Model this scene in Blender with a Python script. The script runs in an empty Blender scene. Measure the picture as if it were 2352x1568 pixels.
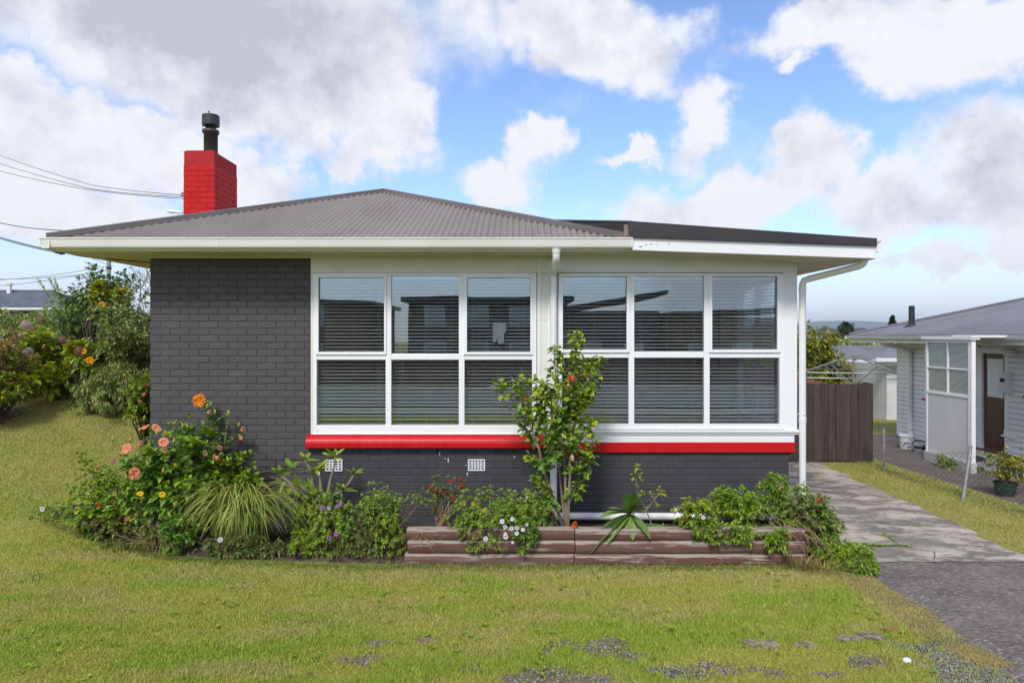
import bpy, math, random
import numpy as np
from mathutils import Vector, noise

random.seed(7)
rng = np.random.default_rng(7)
S = bpy.context.scene
COL = S.collection
R = math.radians

# ---------------------------------------------------------------- camera
CAMZ, CAMY, F = 2.45, -8.5, 1568.0
cam_d = bpy.data.cameras.new('camera'); cam = bpy.data.objects.new('camera', cam_d); COL.objects.link(cam)
cam.location = (0, CAMY, CAMZ); cam.rotation_euler = (R(90), 0, 0)
cam_d.sensor_width = 36; cam_d.lens = 24; cam_d.shift_y = -0.0051
cam_d.clip_start = 0.1; cam_d.clip_end = 12000
S.camera = cam

# ---------------------------------------------------------------- light and exposure
S.view_settings.view_transform = 'Standard'; S.view_settings.look = 'None'
S.view_settings.exposure = 1.0; S.view_settings.gamma = 1
S.view_settings.use_curve_mapping = False
SUN_AZ, SUN_EL = 197.0, 45.0        # degrees clockwise from +Y (the way the camera looks), height
sun_d = bpy.data.lights.new('sun', 'SUN'); sun = bpy.data.objects.new('sun', sun_d); COL.objects.link(sun)
sun_d.energy = 1.5; sun_d.angle = R(14); sun_d.color = (1.0, 0.95, 0.87)
sv = Vector((math.sin(R(SUN_AZ))*math.cos(R(SUN_EL)), math.cos(R(SUN_AZ))*math.cos(R(SUN_EL)), math.sin(R(SUN_EL))))
sun.rotation_euler = sv.to_track_quat('Z', 'Y').to_euler()
S.cycles.max_bounces = 6; S.cycles.diffuse_bounces = 3; S.cycles.glossy_bounces = 3
S.cycles.transparent_max_bounces = 14; S.cycles.transmission_bounces = 3
S.cycles.caustics_reflective = False; S.cycles.caustics_refractive = False
S.cycles.use_denoising = True

class NT:
    """tiny node-tree writer"""
    def __init__(s, t): s.t = t; t.nodes.clear()
    def n(s, typ, ins=None, **kw):
        nd = s.t.nodes.new(typ)
        for k, v in kw.items(): setattr(nd, k, v)
        for k, v in (ins or {}).items():
            sk = nd.inputs[k]
            if hasattr(v, 'is_linked') or isinstance(v, bpy.types.NodeSocket): s.t.links.new(v, sk)
            else: sk.default_value = v
        return nd
    def m(s, op, a, b=None, c=None, clamp=False):
        nd = s.t.nodes.new('ShaderNodeMath'); nd.operation = op; nd.use_clamp = clamp
        for i, v in enumerate((a, b, c)):
            if v is None: continue
            if isinstance(v, (int, float)): nd.inputs[i].default_value = v
            else: s.t.links.new(v, nd.inputs[i])
        return nd.outputs[0]
    def mix(s, f, a, b, blend='MIX'):
        nd = s.t.nodes.new('ShaderNodeMix'); nd.data_type = 'RGBA'; nd.blend_type = blend
        for k, v in ((0, f), (6, a), (7, b)):
            if isinstance(v, bpy.types.NodeSocket): s.t.links.new(v, nd.inputs[k])
            elif isinstance(v, (int, float)): nd.inputs[k].default_value = v
            else: nd.inputs[k].default_value = (*v[:3], 1)
        return nd.outputs[2]
    def smooth(s, x, lo, hi):
        nd = s.t.nodes.new('ShaderNodeMapRange'); nd.interpolation_type = 'SMOOTHSTEP'
        s.t.links.new(x, nd.inputs[0]); nd.inputs[1].default_value = lo; nd.inputs[2].default_value = hi
        return nd.outputs[0]

def make_world():
    w = bpy.data.worlds.new('World'); S.world = w; w.use_nodes = True
    T = NT(w.node_tree)
    out = T.n('ShaderNodeOutputWorld')
    tc = T.n('ShaderNodeTexCoord')
    D = tc.outputs['Generated']
    sky = T.n('ShaderNodeTexSky', sky_type='NISHITA', sun_disc=False, sun_elevation=R(SUN_EL), sun_rotation=R(SUN_AZ),
              air_density=1.0, dust_density=0.6, ozone_density=1.6)
    sep = T.n('ShaderNodeSeparateXYZ', {0: D})
    x, y, z = sep.outputs
    az = T.m('ARCTAN2', x, y); el = T.m('ARCSINE', z)
    ang = T.n('ShaderNodeCombineXYZ', {0: az, 1: el, 2: 0.0}).outputs[0]
    # warp the direction so that blob edges billow
    wn = T.n('ShaderNodeTexNoise', {'Vector': D, 'Scale': 5.0, 'Detail': 6.0, 'Roughness': 0.62})
    wv = T.n('ShaderNodeVectorMath', {0: wn.outputs['Color'], 1: (0.5, 0.5, 0.5)}, operation='SUBTRACT').outputs[0]
    wv = T.n('ShaderNodeVectorMath', {0: wv, 1: (0.26, 0.20, 0.0)}, operation='MULTIPLY').outputs[0]
    angw = T.n('ShaderNodeVectorMath', {0: ang, 1: wv}, operation='ADD').outputs[0]
    def blob(u, v, ru, rv, rot=0.0):
        dx, dz = (u-1176)/F, (772-v)/F
        a = math.atan2(dx, 1); e = math.atan2(dz, math.hypot(1, dx))
        mp = T.n('ShaderNodeMapping', {'Vector': angw, 'Location': (a, e, 0), 'Rotation': (0, 0, R(rot)),
                 'Scale': (ru/F*math.cos(a)**2, rv/F*math.cos(a), 1)}, vector_type='TEXTURE')
        g = T.n('ShaderNodeTexGradient', {'Vector': mp.outputs[0]}, gradient_type='SPHERICAL')
        return g.outputs[1]
    def total(lst, f=None):
        acc = None
        for b in lst:
            g = T.m('MULTIPLY', blob(*b[:4], b[5] if len(b) > 5 else 0), b[4])
            acc = g if acc is None else T.m('MAXIMUM', acc, g)
        return acc
    white = total(WHITE); grey = total(GREY)
    # generic broken cloud everywhere outside the part of the sky that the photograph shows
    n2 = T.n('ShaderNodeTexNoise', {'Vector': D, 'Scale': 2.6, 'Detail': 6.0, 'Roughness': 0.55})
    far = T.smooth(n2.outputs[0], 0.42, 0.60)
    outside = T.m('MAXIMUM', T.smooth(T.m('ABSOLUTE', az), 0.68, 0.85), T.smooth(el, 0.46, 0.62))
    fine = T.n('ShaderNodeTexNoise', {'Vector': D, 'Scale': 14.0, 'Detail': 8.0, 'Roughness': 0.6})
    fd = T.m('MULTIPLY', T.m('SUBTRACT', fine.outputs[0], 0.5), 0.5)
    dens = T.m('MAXIMUM', white, grey)
    cov = T.m('MAXIMUM', T.smooth(T.m('ADD', white, T.m('MULTIPLY', fd, 1.7)), 0.13, 0.58), T.smooth(T.m('ADD', grey, fd), 0.10, 0.60)); cov0 = dens
    wisp = T.m('MULTIPLY', T.smooth(T.n('ShaderNodeTexNoise', {'Vector': D, 'Scale': 4.5, 'Detail': 8.0, 'Roughness': 0.66}).outputs[0], 0.54, 0.82), 0.6)
    cov = T.m('MAXIMUM', cov, wisp)
    cov = T.m('MAXIMUM', cov, T.m('MULTIPLY', far, outside))
    # thin veil near the horizon
    veil = T.m('MULTIPLY', T.smooth(el, 0.20, -0.03), 0.85)
    cov = T.m('MAXIMUM', cov, T.m('MULTIPLY', veil, 1.0))
    # cloud colours: sun-white tops, lavender-grey thick bases
    n3 = T.n('ShaderNodeTexNoise', {'Vector': T.n('ShaderNodeVectorMath', {0: D, 1: (0.0, 0.0, -0.035)}, operation='ADD').outputs[0],
             'Scale': 5.0, 'Detail': 6.0, 'Roughness': 0.62})
    rel = T.m('SUBTRACT', wn.outputs[0], n3.outputs[0])
    shade = T.m('ADD', T.m('MULTIPLY', rel, 3.4), T.m('MULTIPLY', T.m('SUBTRACT', n2.outputs[0], 0.5), 0.9))
    shade = T.m('SUBTRACT', shade, T.m('MULTIPLY', fd, 0.8))
    shade = T.m('ADD', shade, T.m('MULTIPLY', T.smooth(cov0, 0.2, 1.0), 0.10))
    base = T.m('ADD', T.m('MULTIPLY', T.smooth(grey, 0.10, 1.15), T.m('ADD', T.m('MULTIPLY', T.smooth(n2.outputs[0], 0.35, 0.6), 0.45), 0.6)), shade, clamp=True)
    ccol = T.mix(base, (0.53, 0.535, 0.57), (0.315, 0.32, 0.375))
    lowc = T.mix(T.smooth(el, 0.13, 0.0), ccol, (0.455, 0.485, 0.56))
    b1 = T.n('ShaderNodeBackground', {'Color': T.mix(1.0, sky.outputs[0], (0.95, 1.03, 1.22), 'MULTIPLY'), 'Strength': 0.094})
    b2 = T.n('ShaderNodeBackground', {'Color': lowc, 'Strength': 0.90})
    mx = T.n('ShaderNodeMixShader', {0: cov, 1: b1.outputs[0], 2: b2.outputs[0]})
    T.t.links.new(mx.outputs[0], out.inputs[0])
    w.cycles.sampling_method = 'MANUAL'; w.cycles.sample_map_resolution = 512

WHITE = [(60, 330, 300, 210, 1.3), (330, 350, 260, 130, 1.3), (570, 420, 250, 110, 1.2), (160, 470, 420, 110, .9),
         (1400, 90, 330, 140, 1.2, -8), (1200, 350, 120, 80, 1.1), (1150, 440, 160, 70, 1.0), (900, 300, 190, 150, 1.3), (640, 200, 500, 200, 1.3),
         (1660, 450, 330, 105, 1.3), (1850, 385, 150, 130, 1.3), (1600, 285, 105, 120, 1.0), (1450, 350, 120, 28, .8),
         (2150, 100, 370, 160, 1.4, -12), (1800, 160, 80, 36, .8), (2120, 590, 200, 60, .8), (2280, 560, 150, 60, .8), (820, 400, 90, 60, .8),
         (1880, 70, 240, 85, 1.2), (2270, 420, 330, 190, 1.3), (2040, 480, 220, 90, 1.1)]
GREY = [(480, 60, 820, 280, 1.25, -5), (700, 190, 330, 170, .9, -30), (1050, 60, 330, 170, .55), (2300, 390, 260, 190, 1.1), (2090, 480, 190, 80, .5),
        (250, -20, 500, 120, 1.2), (1700, 520, 300, 50, .35), (1220, 410, 130, 50, .4), (1500, 160, 300, 50, .35), (2200, 190, 250, 70, .3)]
make_world()

# ---------------------------------------------------------------- helpers
ORG = {}
def vec(p): return Vector(p)
def at(u, v, d):
    """point that stands D metres in front of the camera plane, read off the 2352 px wide view of the photograph"""
    return Vector(((u-1176)/F*d, CAMY+d, CAMZ-(v-772)/F*d))
def on_ground(u, v, z=0.0):
    d = (CAMZ-z)*F/(v-772)
    return Vector(((u-1176)/F*d, CAMY+d, z))
def z1(x, y, d): return at(x*.3052, y*.3052+516.8, d)
def z2(x, y, d): return at(x*.3052, y*.3052+861.3, d)
def z3(x, y, d): return at(x*.3052+689, y*.3052+861.3, d)
def z4(x, y, d): return at(x*.3052+1320.7, y*.3052+861.3, d)
def zb(x, y, d): return at(x*.2454, y*.2454+562.7, d)
def zh(x, y, d): return at(x*.3112+1091, y*.3112+746.5, d)

def tag(o, label=None, cat=None, group=None, kind=None):
    if label: o['label'] = label
    if cat: o['category'] = cat
    if group: o['group'] = group
    if kind: o['kind'] = kind
    return o
def thing(name, loc, label, cat, group=None):
    o = bpy.data.objects.new(name, None); COL.objects.link(o)
    o.location = loc; o.empty_display_size = .2; ORG[o.name] = Vector(loc)
    return tag(o, label, cat, group)
def link(name, me, parent=None, loc=None, rot=None, scale=None):
    """LOC is a world position; without it the mesh holds world coordinates already shifted by put()"""
    o = bpy.data.objects.new(name, me); COL.objects.link(o)
    po = ORG[parent.name] if parent else Vector((0, 0, 0))
    if parent: o.parent = parent
    if loc is not None: o.location = Vector(loc)-po; ORG[o.name] = Vector(loc)
    else: ORG[o.name] = po.copy()
    if rot is not None: o.rotation_euler = rot
    if scale is not None: o.scale = scale
    return o
def part(name, parent): 
    return link(name, None, parent)

class MB:
    def __init__(s): s.v = []; s.f = []; s.mi = []; s.cur = 0
    def add(s, vs, fs):
        b = len(s.v); s.v += [tuple(p) for p in vs]; s.f += [tuple(i+b for i in f) for f in fs]; s.mi += [s.cur]*len(fs); return s
    def box(s, x0, x1, y0, y1, z0, z1, j=0):
        vs = [(x, y, z) for z in (z0, z1) for y in (y0, y1) for x in (x0, x1)]
        if j: vs = [(a+random.uniform(-j, j), b+random.uniform(-j, j), c+random.uniform(-j, j)) for a, b, c in vs]
        return s.add(vs, [(0, 2, 3, 1), (4, 5, 7, 6), (0, 1, 5, 4), (2, 6, 7, 3), (0, 4, 6, 2), (1, 3, 7, 5)])
    def cbox(s, x0, x1, y0, y1, z0, z1, c=.004):
        """box with chamfered edges on its -Y (front) face"""
        vs = [(x0, y1, z0), (x1, y1, z0), (x1, y1, z1), (x0, y1, z1), (x0, y0+c, z0), (x1, y0+c, z0), (x1, y0+c, z1), (x0, y0+c, z1),
              (x0+c, y0, z0+c), (x1-c, y0, z0+c), (x1-c, y0, z1-c), (x0+c, y0, z1-c)]
        return s.add(vs, [(0, 3, 2, 1), (8, 9, 10, 11), (4, 5, 9, 8), (5, 6, 10, 9), (6, 7, 11, 10), (7, 4, 8, 11),
                          (0, 1, 5, 4), (1, 2, 6, 5), (2, 3, 7, 6), (3, 0, 4, 7)])
    def prism(s, poly, a, b, axis='y'):
        """extrude a 2D polygon along an axis; poly in the two other axes in order"""
        def P(p, t): return {'y': (p[0], t, p[1]), 'x': (t, p[0], p[1]), 'z': (p[0], p[1], t)}[axis]
        n = len(poly); vs = [P(p, a) for p in poly]+[P(p, b) for p in poly]
        return s.add(vs, [tuple(range(n)), tuple(range(2*n-1, n-1, -1))]+[(i, n+i, n+(i+1) % n, (i+1) % n) for i in range(n)])
    def tube(s, pts, r, n=8, cap=True):
        pts = [Vector(p) for p in pts]; rs = r if isinstance(r, (list, tuple)) else [r]*len(pts)
        vs = []; up = None
        for i, p in enumerate(pts):
            t = (pts[min(i+1, len(pts)-1)]-pts[max(i-1, 0)])
            if t.length < 1e-9: t = Vector((0, 0, 1))
            t.normalize()
            if up is None: up = Vector((1, 0, 0)) if abs(t.x) < .8 else Vector((0, 1, 0))
            a = (up-t*up.dot(t)).normalized(); b = t.cross(a); up = a
            for k in range(n):
                q = 2*math.pi*k/n; vs.append(p+a*(rs[i]*math.cos(q))+b*(rs[i]*math.sin(q)))
        fs = [(i*n+k, i*n+(k+1) % n, (i+1)*n+(k+1) % n, (i+1)*n+k) for i in range(len(pts)-1) for k in range(n)]
        if cap:
            N0 = len(vs); vs += vs[:n]+vs[N0-n:N0]; fs += [tuple(N0+n-1-k for k in range(n)), tuple(N0+n+k for k in range(n))]
        return s.add(vs, fs)
    def lathe(s, prof, c, n=20):
        c = Vector(c); vs = [(c.x+r*math.cos(2*math.pi*k/n), c.y+r*math.sin(2*math.pi*k/n), c.z+z) for r, z in prof for k in range(n)]
        fs = [(i*n+k, i*n+(k+1) % n, (i+1)*n+(k+1) % n, (i+1)*n+k) for i in range(len(prof)-1) for k in range(n)]
        return s.add(vs, fs)
    def mesh(s, name, mats, off=(0, 0, 0), smooth=False):
        me = bpy.data.meshes.new(name); off = Vector(off)
        me.from_pydata([(p[0]-off.x, p[1]-off.y, p[2]-off.z) for p in s.v], [], s.f)
        for m in (mats if isinstance(mats, (list, tuple)) else [mats]): me.materials.append(m)
        if any(s.mi): me.polygons.foreach_set('material_index', s.mi)
        if smooth: me.polygons.foreach_set('use_smooth', [True]*len(s.f))
        return me
    def build(s, name, mats, parent=None, smooth=False, bevel=0):
        off = ORG[parent.name] if parent else Vector((0, 0, 0))
        o = link(name, s.mesh(name, mats, off, smooth), parent)
        if bevel:
            md = o.modifiers.new('bevel', 'BEVEL'); md.width = bevel; md.segments = 2; md.limit_method = 'ANGLE'
        return o
def np_mesh(name, V, Fc, mats, parent=None, mi=None, smooth=False):
    """V (n,3) world coordinates, Fc (m,k) faces of k corners"""
    V = np.asarray(V, np.float32); Fc = np.asarray(Fc, np.int32)
    off = ORG[parent.name] if parent else Vector((0, 0, 0))
    V = V-np.array(off, np.float32)
    me = bpy.data.meshes.new(name); k = Fc.shape[1]
    me.vertices.add(len(V)); me.vertices.foreach_set('co', V.ravel())
    me.loops.add(Fc.size); me.loops.foreach_set('vertex_index', Fc.ravel())
    me.polygons.add(len(Fc)); me.polygons.foreach_set('loop_start', np.arange(0, Fc.size, k, dtype=np.int32))
    for m in (mats if isinstance(mats, (list, tuple)) else [mats]): me.materials.append(m)
    if mi is not None: me.polygons.foreach_set('material_index', np.asarray(mi, np.int32))
    if smooth: me.polygons.foreach_set('use_smooth', np.ones(len(Fc), bool))
    me.update(calc_edges=True); me.validate()
    return link(name, me, parent)

# ---------------------------------------------------------------- materials
MATS = {}
def base_mat(name):
    m = bpy.data.materials.new(name); m.use_nodes = True; T = NT(m.node_tree)
    out = T.n('ShaderNodeOutputMaterial'); MATS[name] = m
    return m, T, out
def mat(name, c1, c2=None, scale=3.0, rough=.6, bump=0.0, bscale=60.0, lo=.35, hi=.65, stretch=(1, 1, 1), metallic=0.0, spec=.5,
        dirt=None, dscale=1.2, dlo=.55, dhi=.8, objrand=0.0, coat=0.0, bdist=.01, ao=None):
    m, T, out = base_mat(name)
    pos = T.n('ShaderNodeNewGeometry').outputs['Position']
    p = T.n('ShaderNodeVectorMath', {0: pos, 1: stretch}, operation='MULTIPLY').outputs[0]
    nz = T.n('ShaderNodeTexNoise', {'Vector': p, 'Scale': scale, 'Detail': 6.0, 'Roughness': .6})
    col = T.mix(T.smooth(nz.outputs[0], lo, hi), c1, c2 or c1)
    if dirt:
        dn = T.n('ShaderNodeTexNoise', {'Vector': p, 'Scale': dscale, 'Detail': 8.0, 'Roughness': .68})
        col = T.mix(T.smooth(dn.outputs[0], dlo, dhi), col, dirt)
    if objrand:
        oi = T.n('ShaderNodeObjectInfo').outputs['Random']
        col = T.mix(1.0, col, T.n('ShaderNodeHueSaturation', {'Color': (1, 1, 1, 1), 'Value': T.m('ADD', T.m('MULTIPLY', oi, objrand*2), 1-objrand)}).outputs[0], 'MULTIPLY')
    bs = T.n('ShaderNodeBsdfPrincipled', {'Base Color': col, 'Roughness': rough, 'Metallic': metallic, 'Specular IOR Level': spec})
    if coat: bs.inputs['Coat Weight'].default_value = coat
    if bump:
        bn = T.n('ShaderNodeTexNoise', {'Vector': p, 'Scale': bscale, 'Detail': 5.0, 'Roughness': .65})
        b = T.n('ShaderNodeBump', {'Height': bn.outputs[0], 'Strength': bump, 'Distance': bdist})
        T.t.links.new(b.outputs[0], bs.inputs['Normal'])
    T.t.links.new(bs.outputs[0], out.inputs[0])
    return m
def leaf_mat(name, cols, rough=.45, trans=.35, veins=0):
    """COLS: leaf colours, one picked at random for each separate leaf; light also comes through the leaf"""
    m, T, out = base_mat(name)
    g = T.n('ShaderNodeNewGeometry')
    cr = T.n('ShaderNodeValToRGB', {0: g.outputs['Random Per Island']})
    el = cr.color_ramp.elements
    while len(el) < len(cols): el.new(.5)
    for i, c in enumerate(cols): el[i].position = i/(max(1, len(cols)-1)); el[i].color = (*c, 1)
    nz = T.n('ShaderNodeTexNoise', {'Vector': g.outputs['Position'], 'Scale': 3.5, 'Detail': 3.0})
    col = T.mix(1.0, cr.outputs[0], T.mix(T.smooth(nz.outputs[0], .3, .7), (.85, .9, .85), (1.35, 1.22, 1.0)), 'MULTIPLY')
    bs = T.n('ShaderNodeBsdfPrincipled', {'Base Color': col, 'Roughness': rough, 'Specular IOR Level': .35})
    tr = T.n('ShaderNodeBsdfTranslucent', {'Color': T.mix(1.0, col, (1.75, 1.6, .6), 'MULTIPLY')})
    mx = T.n('ShaderNodeMixShader', {0: max(.12, trans-.16), 1: bs.outputs[0], 2: tr.outputs[0]})
    T.t.links.new(mx.outputs[0], out.inputs[0])
    return m
def glass_mat(name, refl=.12, tint=(.86, .9, .9), rough=0.0):
    m, T, out = base_mat(name)
    lw = T.n('ShaderNodeLayerWeight', {0: .35})
    fac = T.m('ADD', T.m('MULTIPLY', lw.outputs[0], .6), refl, clamp=True)
    pos = T.n('ShaderNodeNewGeometry').outputs['Position']
    bn = T.n('ShaderNodeTexNoise', {'Vector': pos, 'Scale': 1.3, 'Detail': 1.0})
    bp = T.n('ShaderNodeBump', {'Height': bn.outputs[0], 'Strength': .12, 'Distance': .01})
    gl = T.n('ShaderNodeBsdfGlossy', {'Color': (.82, .93, 1, 1), 'Roughness': rough, 'Normal': bp.outputs[0]})
    tr = T.n('ShaderNodeBsdfTransparent', {'Color': (*tint, 1)})
    mx = T.n('ShaderNodeMixShader', {0: fac, 1: tr.outputs[0], 2: gl.outputs[0]})
    T.t.links.new(mx.outputs[0], out.inputs[0])
    return m

M = {}
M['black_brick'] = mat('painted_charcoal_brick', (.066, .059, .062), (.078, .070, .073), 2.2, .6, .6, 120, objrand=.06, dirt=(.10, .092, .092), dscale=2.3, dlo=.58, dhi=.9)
M['low_brick'] = mat('darker_charcoal_brick', (.042, .042, .047), (.058, .057, .063), 2.0, .6, .7, 110, objrand=.08, dirt=(.085, .078, .075), dscale=3.3, dlo=.6, dhi=.85)  # lower wall bricks, a darker charcoal than the upper ones
M['black_joint'] = mat('painted_charcoal_joint', (.046, .041, .044), (.058, .052, .055), 5, .8, .6, 160)
M['red_brick'] = mat('painted_red_brick', (.47, .008, .009), (.53, .012, .012), 6, .6, .35, 120, spec=.2, objrand=.06, dirt=(.36, .02, .02), dscale=4, dlo=.6, dhi=.85)
M['red_joint'] = mat('painted_red_joint', (.36, .007, .008), (.40, .009, .009), 6, .8, .4, 120)
M['red_paint'] = mat('red_gloss_paint', (.50, .005, .007), (.56, .009, .010), 3, .38, .12, 50, spec=.35, dirt=(.40, .012, .012), dscale=5, dlo=.55, dhi=.85)
M['white'] = mat('white_house_paint', (.80, .81, .82), (.76, .775, .785), 1.6, .45, .06, 80, dirt=(.66, .655, .61), dscale=1.8, dlo=.62, dhi=.9)
M['white_frame'] = mat('white_window_frame', (.83, .84, .85), (.80, .81, .82), 2.2, .32, .02, 60)
M['gutter_white'] = mat('white_gutter_enamel', (.80, .80, .77), (.74, .74, .70), 1.5, .3, .03, 30, stretch=(.6, 1, 3), dirt=(.58, .56, .48), dscale=2.5, dlo=.6, dhi=.9)
M['soffit'] = mat('cream_soffit_paint', (.66, .63, .50), (.60, .57, .44), 1.2, .6, .1, 50, dirt=(.44, .40, .26), dscale=1.7, dlo=.5, dhi=.85)
M['head_board'] = mat('aged_white_head_board', (.74, .74, .68), (.70, .69, .61), 1.4, .55, .06, 60, dirt=(.50, .47, .35), dscale=1.5, dlo=.5, dhi=.85)
M['roof'] = mat('brown_grey_corrugated_steel', (.225, .182, .155), (.265, .22, .19), .7, .48, .12, 30, stretch=(1, .5, .5), dirt=(.17, .138, .118), dscale=3, dlo=.5, dhi=.8, spec=.5)
M['roof_cap'] = mat('brown_grey_ridge_steel', (.115, .10, .096), (.14, .122, .116), 2, .42, .05, 30)
M['flashing'] = mat('dark_brown_flashing_steel', (.030, .024, .026), (.038, .031, .032), 2, .38, .05, 20)
M['screw'] = mat('roof_screw_head', (.05, .045, .045))
M['pipe'] = mat('white_pvc_pipe', (.80, .81, .80), (.76, .77, .75), 2, .33, .03, 30, dirt=(.62, .60, .52), dscale=2.5, dlo=.62, dhi=.9)
M['dark_hole'] = mat('dark_opening', (.01, .01, .012))
M['glass'] = glass_mat('window_glass', .12, (.92, .95, .95))
M['blind'] = mat('cream_blind_slat', (.80, .78, .74), (.76, .74, .70), 4, .5)
M['cord'] = mat('blind_cord', (.6, .58, .54))
M['plaster'] = mat('room_plaster', (.58, .54, .47), (.62, .58, .5), 1, .8)
M['pane_dark'] = glass_mat('dim_door_glass', 0.0, (.25, .26, .27), .35)
M['dim_pane'] = mat('dim_obscure_pane', (.055, .06, .062), (.08, .085, .088), 3, .5, .1, 40)
M['carpet'] = mat('room_carpet', (.10, .085, .07), (.13, .11, .09), 6, .95)
M['paper'] = mat('white_paper', (.78, .78, .76), (.7, .7, .68), 6, .7)
M['flue'] = mat('black_flue_steel', (.018, .02, .02), (.03, .032, .03), 4, .45, .1, 40)
M['timber'] = None
M['concrete_top'] = mat('chimney_mortar', (.3, .02, .02), (.25, .03, .03), 4, .7, .4, 60)
M['grey_steel'] = mat('galvanised_steel', (.27, .285, .30), (.20, .215, .225), 9, .55, .1, 60, metallic=.3, dirt=(.2, .19, .18), dscale=8, dlo=.55, dhi=.8)
M['wire'] = mat('cable_black', (.012, .012, .016))
M['wire_grey'] = mat('cable_grey', (.12, .125, .14))
M['weatherboard'] = mat('white_weatherboard_paint', (.87, .865, .85), (.83, .825, .81), 1.2, .5, .08, 60, stretch=(1, .4, 2), dirt=(.52, .51, .49), dscale=2, dlo=.55, dhi=.85)
M['nroof'] = mat('grey_corrugated_steel', (.15, .15, .165), (.19, .19, .205), .9, .5, .1, 20, dirt=(.10, .10, .11), dscale=1.1, dlo=.5, dhi=.8)
M['door_brown'] = mat('varnished_brown_door', (.085, .022, .013), (.12, .035, .02), 6, .4, .1, 40, stretch=(2, 2, .3))
M['plastic_white'] = mat('white_plastic', (.74, .75, .76), (.66, .67, .68), 9, .4)
M['plastic_blue'] = mat('pale_blue_plastic', (.35, .52, .62), (.3, .46, .56), 9, .4)
M['plastic_navy'] = mat('navy_label', (.02, .035, .07), (.03, .05, .09), 9, .5)
M['plastic_green'] = mat('dark_green_plastic', (.012, .03, .022), (.02, .045, .032), 9, .5)
M['terracotta'] = mat('terracotta', (.36, .13, .07), (.28, .10, .055), 8, .8, .2, 60)
M['rubber'] = mat('black_rubber', (.012, .012, .014), (.02, .02, .022), 9, .7)
M['tile'] = mat('blue_grey_roof_tile', (.09, .105, .14), (.13, .145, .18), 2, .6, .2, 30)
M['bark'] = mat('grey_brown_bark', (.20, .155, .11), (.28, .225, .17), 9, .85, .6, 60, stretch=(1, 1, .4), dirt=(.13, .12, .08), dscale=6)
M['bark_dark'] = mat('dark_bark', (.06, .042, .03), (.10, .075, .055), 9, .9, .5, 60)
M['twig'] = mat('dry_brown_stem', (.19, .11, .065), (.30, .20, .13), 9, .85, .4, 60)
M['green_stem'] = mat('green_stem', (.12, .17, .05), (.16, .2, .07), 9, .6)
M['brick_paver'] = mat('old_clay_paver', (.13, .09, .07), (.34, .28, .22), 22, .85, .4, 90, dirt=(.13, .10, .08), dscale=14)
M['stone'] = mat('grey_stone', (.22, .21, .22), (.34, .33, .34), 25, .85, .4, 60)

# ---------------------------------------------------------------- ground shape
def sm(t): t = np.clip(t, 0, 1); return t*t*(3-2*t)
def H(x, y):
    x = np.asarray(x, float); y = np.asarray(y, float)
    L = np.clip(.2*(y+1.5), 0, 1.25)*sm((-4.0-x)/1.6)+.19*np.clip(-x-6, 0, 5)*sm((y+1.5)/3)
    Rr = (-.10*sm((y+1)/6)-.15*sm((y-7)/8)-.75*sm((y-15)/8))*sm((x+1)/3)
    far = -1.5*sm((y-70)/60)*sm((x+20)/30)
    return L+Rr+far
def hz(x, y): return float(H(x, y))
_perm = rng.random((256, 256))
def vnoise(x, y, s, seed=0):
    x = np.asarray(x)*s+seed*17.3+500; y = np.asarray(y)*s+seed*9.1+500
    xi = np.floor(x).astype(int); yi = np.floor(y).astype(int); fx = x-xi; fy = y-yi
    fx = fx*fx*(3-2*fx); fy = fy*fy*(3-2*fy)
    g = lambda a, b: _perm[a % 256, b % 256]
    return (g(xi, yi)*(1-fx)+g(xi+1, yi)*fx)*(1-fy)+(g(xi, yi+1)*(1-fx)+g(xi+1, yi+1)*fx)*fy
def fbm(x, y, s, o=4, seed=0):
    r = 0; a = .5; t = 0
    for i in range(o): r = r+a*vnoise(x, y, s*2**i, seed+i); t += a; a *= .55
    return r/t
BARE = [(.5, -3.08, .46, .20), (.25, -3.66, .65, .20), (1.34, -3.50, .70, .15), (-1.07, -3.03, .27, .07), (-.65, -2.98, .18, .06), (-1.14, -3.32, .36, .08),
        (.9, -3.25, .25, .10), (2.3, -3.55, .22, .05), (-.3, -3.45, .12, .05), (2.75, -3.35, .3, .16), (.2, -3.9, 1.4, .22), (-1.1, -4.0, .2, .06), (3.0, -3.3, .12, .2)]
def bare(x, y):
    """0..1: bare stony ground showing through the lawn"""
    m = np.zeros_like(np.asarray(x, float))
    for cx, cy, rx, ry in BARE:
        m = np.maximum(m, 1.25-np.sqrt(((x-cx)/rx)**2+((y-cy)/ry)**2)*.75)
    m = m+(fbm(x, y, 7, 4, 3)-.5)*1.9
    m = sm((m-.50)/.42)
    blue = sm((x-(3.02+.08*np.sin(y*9)))/.12)*sm((-2.93+.25*(fbm(x, y, 5, 3, 8)-.5)-y)/.15)
    m = np.maximum(m, blue)
    bank = sm((-.715*(y+8.5)-x+.7*(fbm(x, y, .9, 3, 5)-.5))/.25)*sm((y-1.9)/.7)*sm((7-y)/2)*sm((x+11.5+.8*np.sin(y))/1.2)
    return np.maximum(m, bank)
def dry(x, y):
    """0..1: straw-coloured grass"""
    a = fbm(x*.6, y*1.5, 2.1, 6, 11)
    m = sm((a-.47)/.22)*.8
    band = np.exp(-((y+1.42+.10*np.sin(x*3))/.26)**2)*sm((x+4.2)/1.2)*.85
    edge = np.exp(-((x-3.46-.05*np.sin(y*6))/.16)**2)*sm((-1.0-y)/.3)*sm((y+3.1)/.3)*1.6
    right = sm((x-5.7)/.2)*(.35+.5*fbm(x, y, 1.7, 3, 20))
    left = sm((-3.5-x)/1.5)*sm((y+1.0)/2)*.55
    return np.clip(np.maximum(m*.9, np.maximum(band*(.35+fbm(x, y, 4, 3, 2)), np.maximum(edge, np.maximum(right, left)))), 0, 1)
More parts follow.
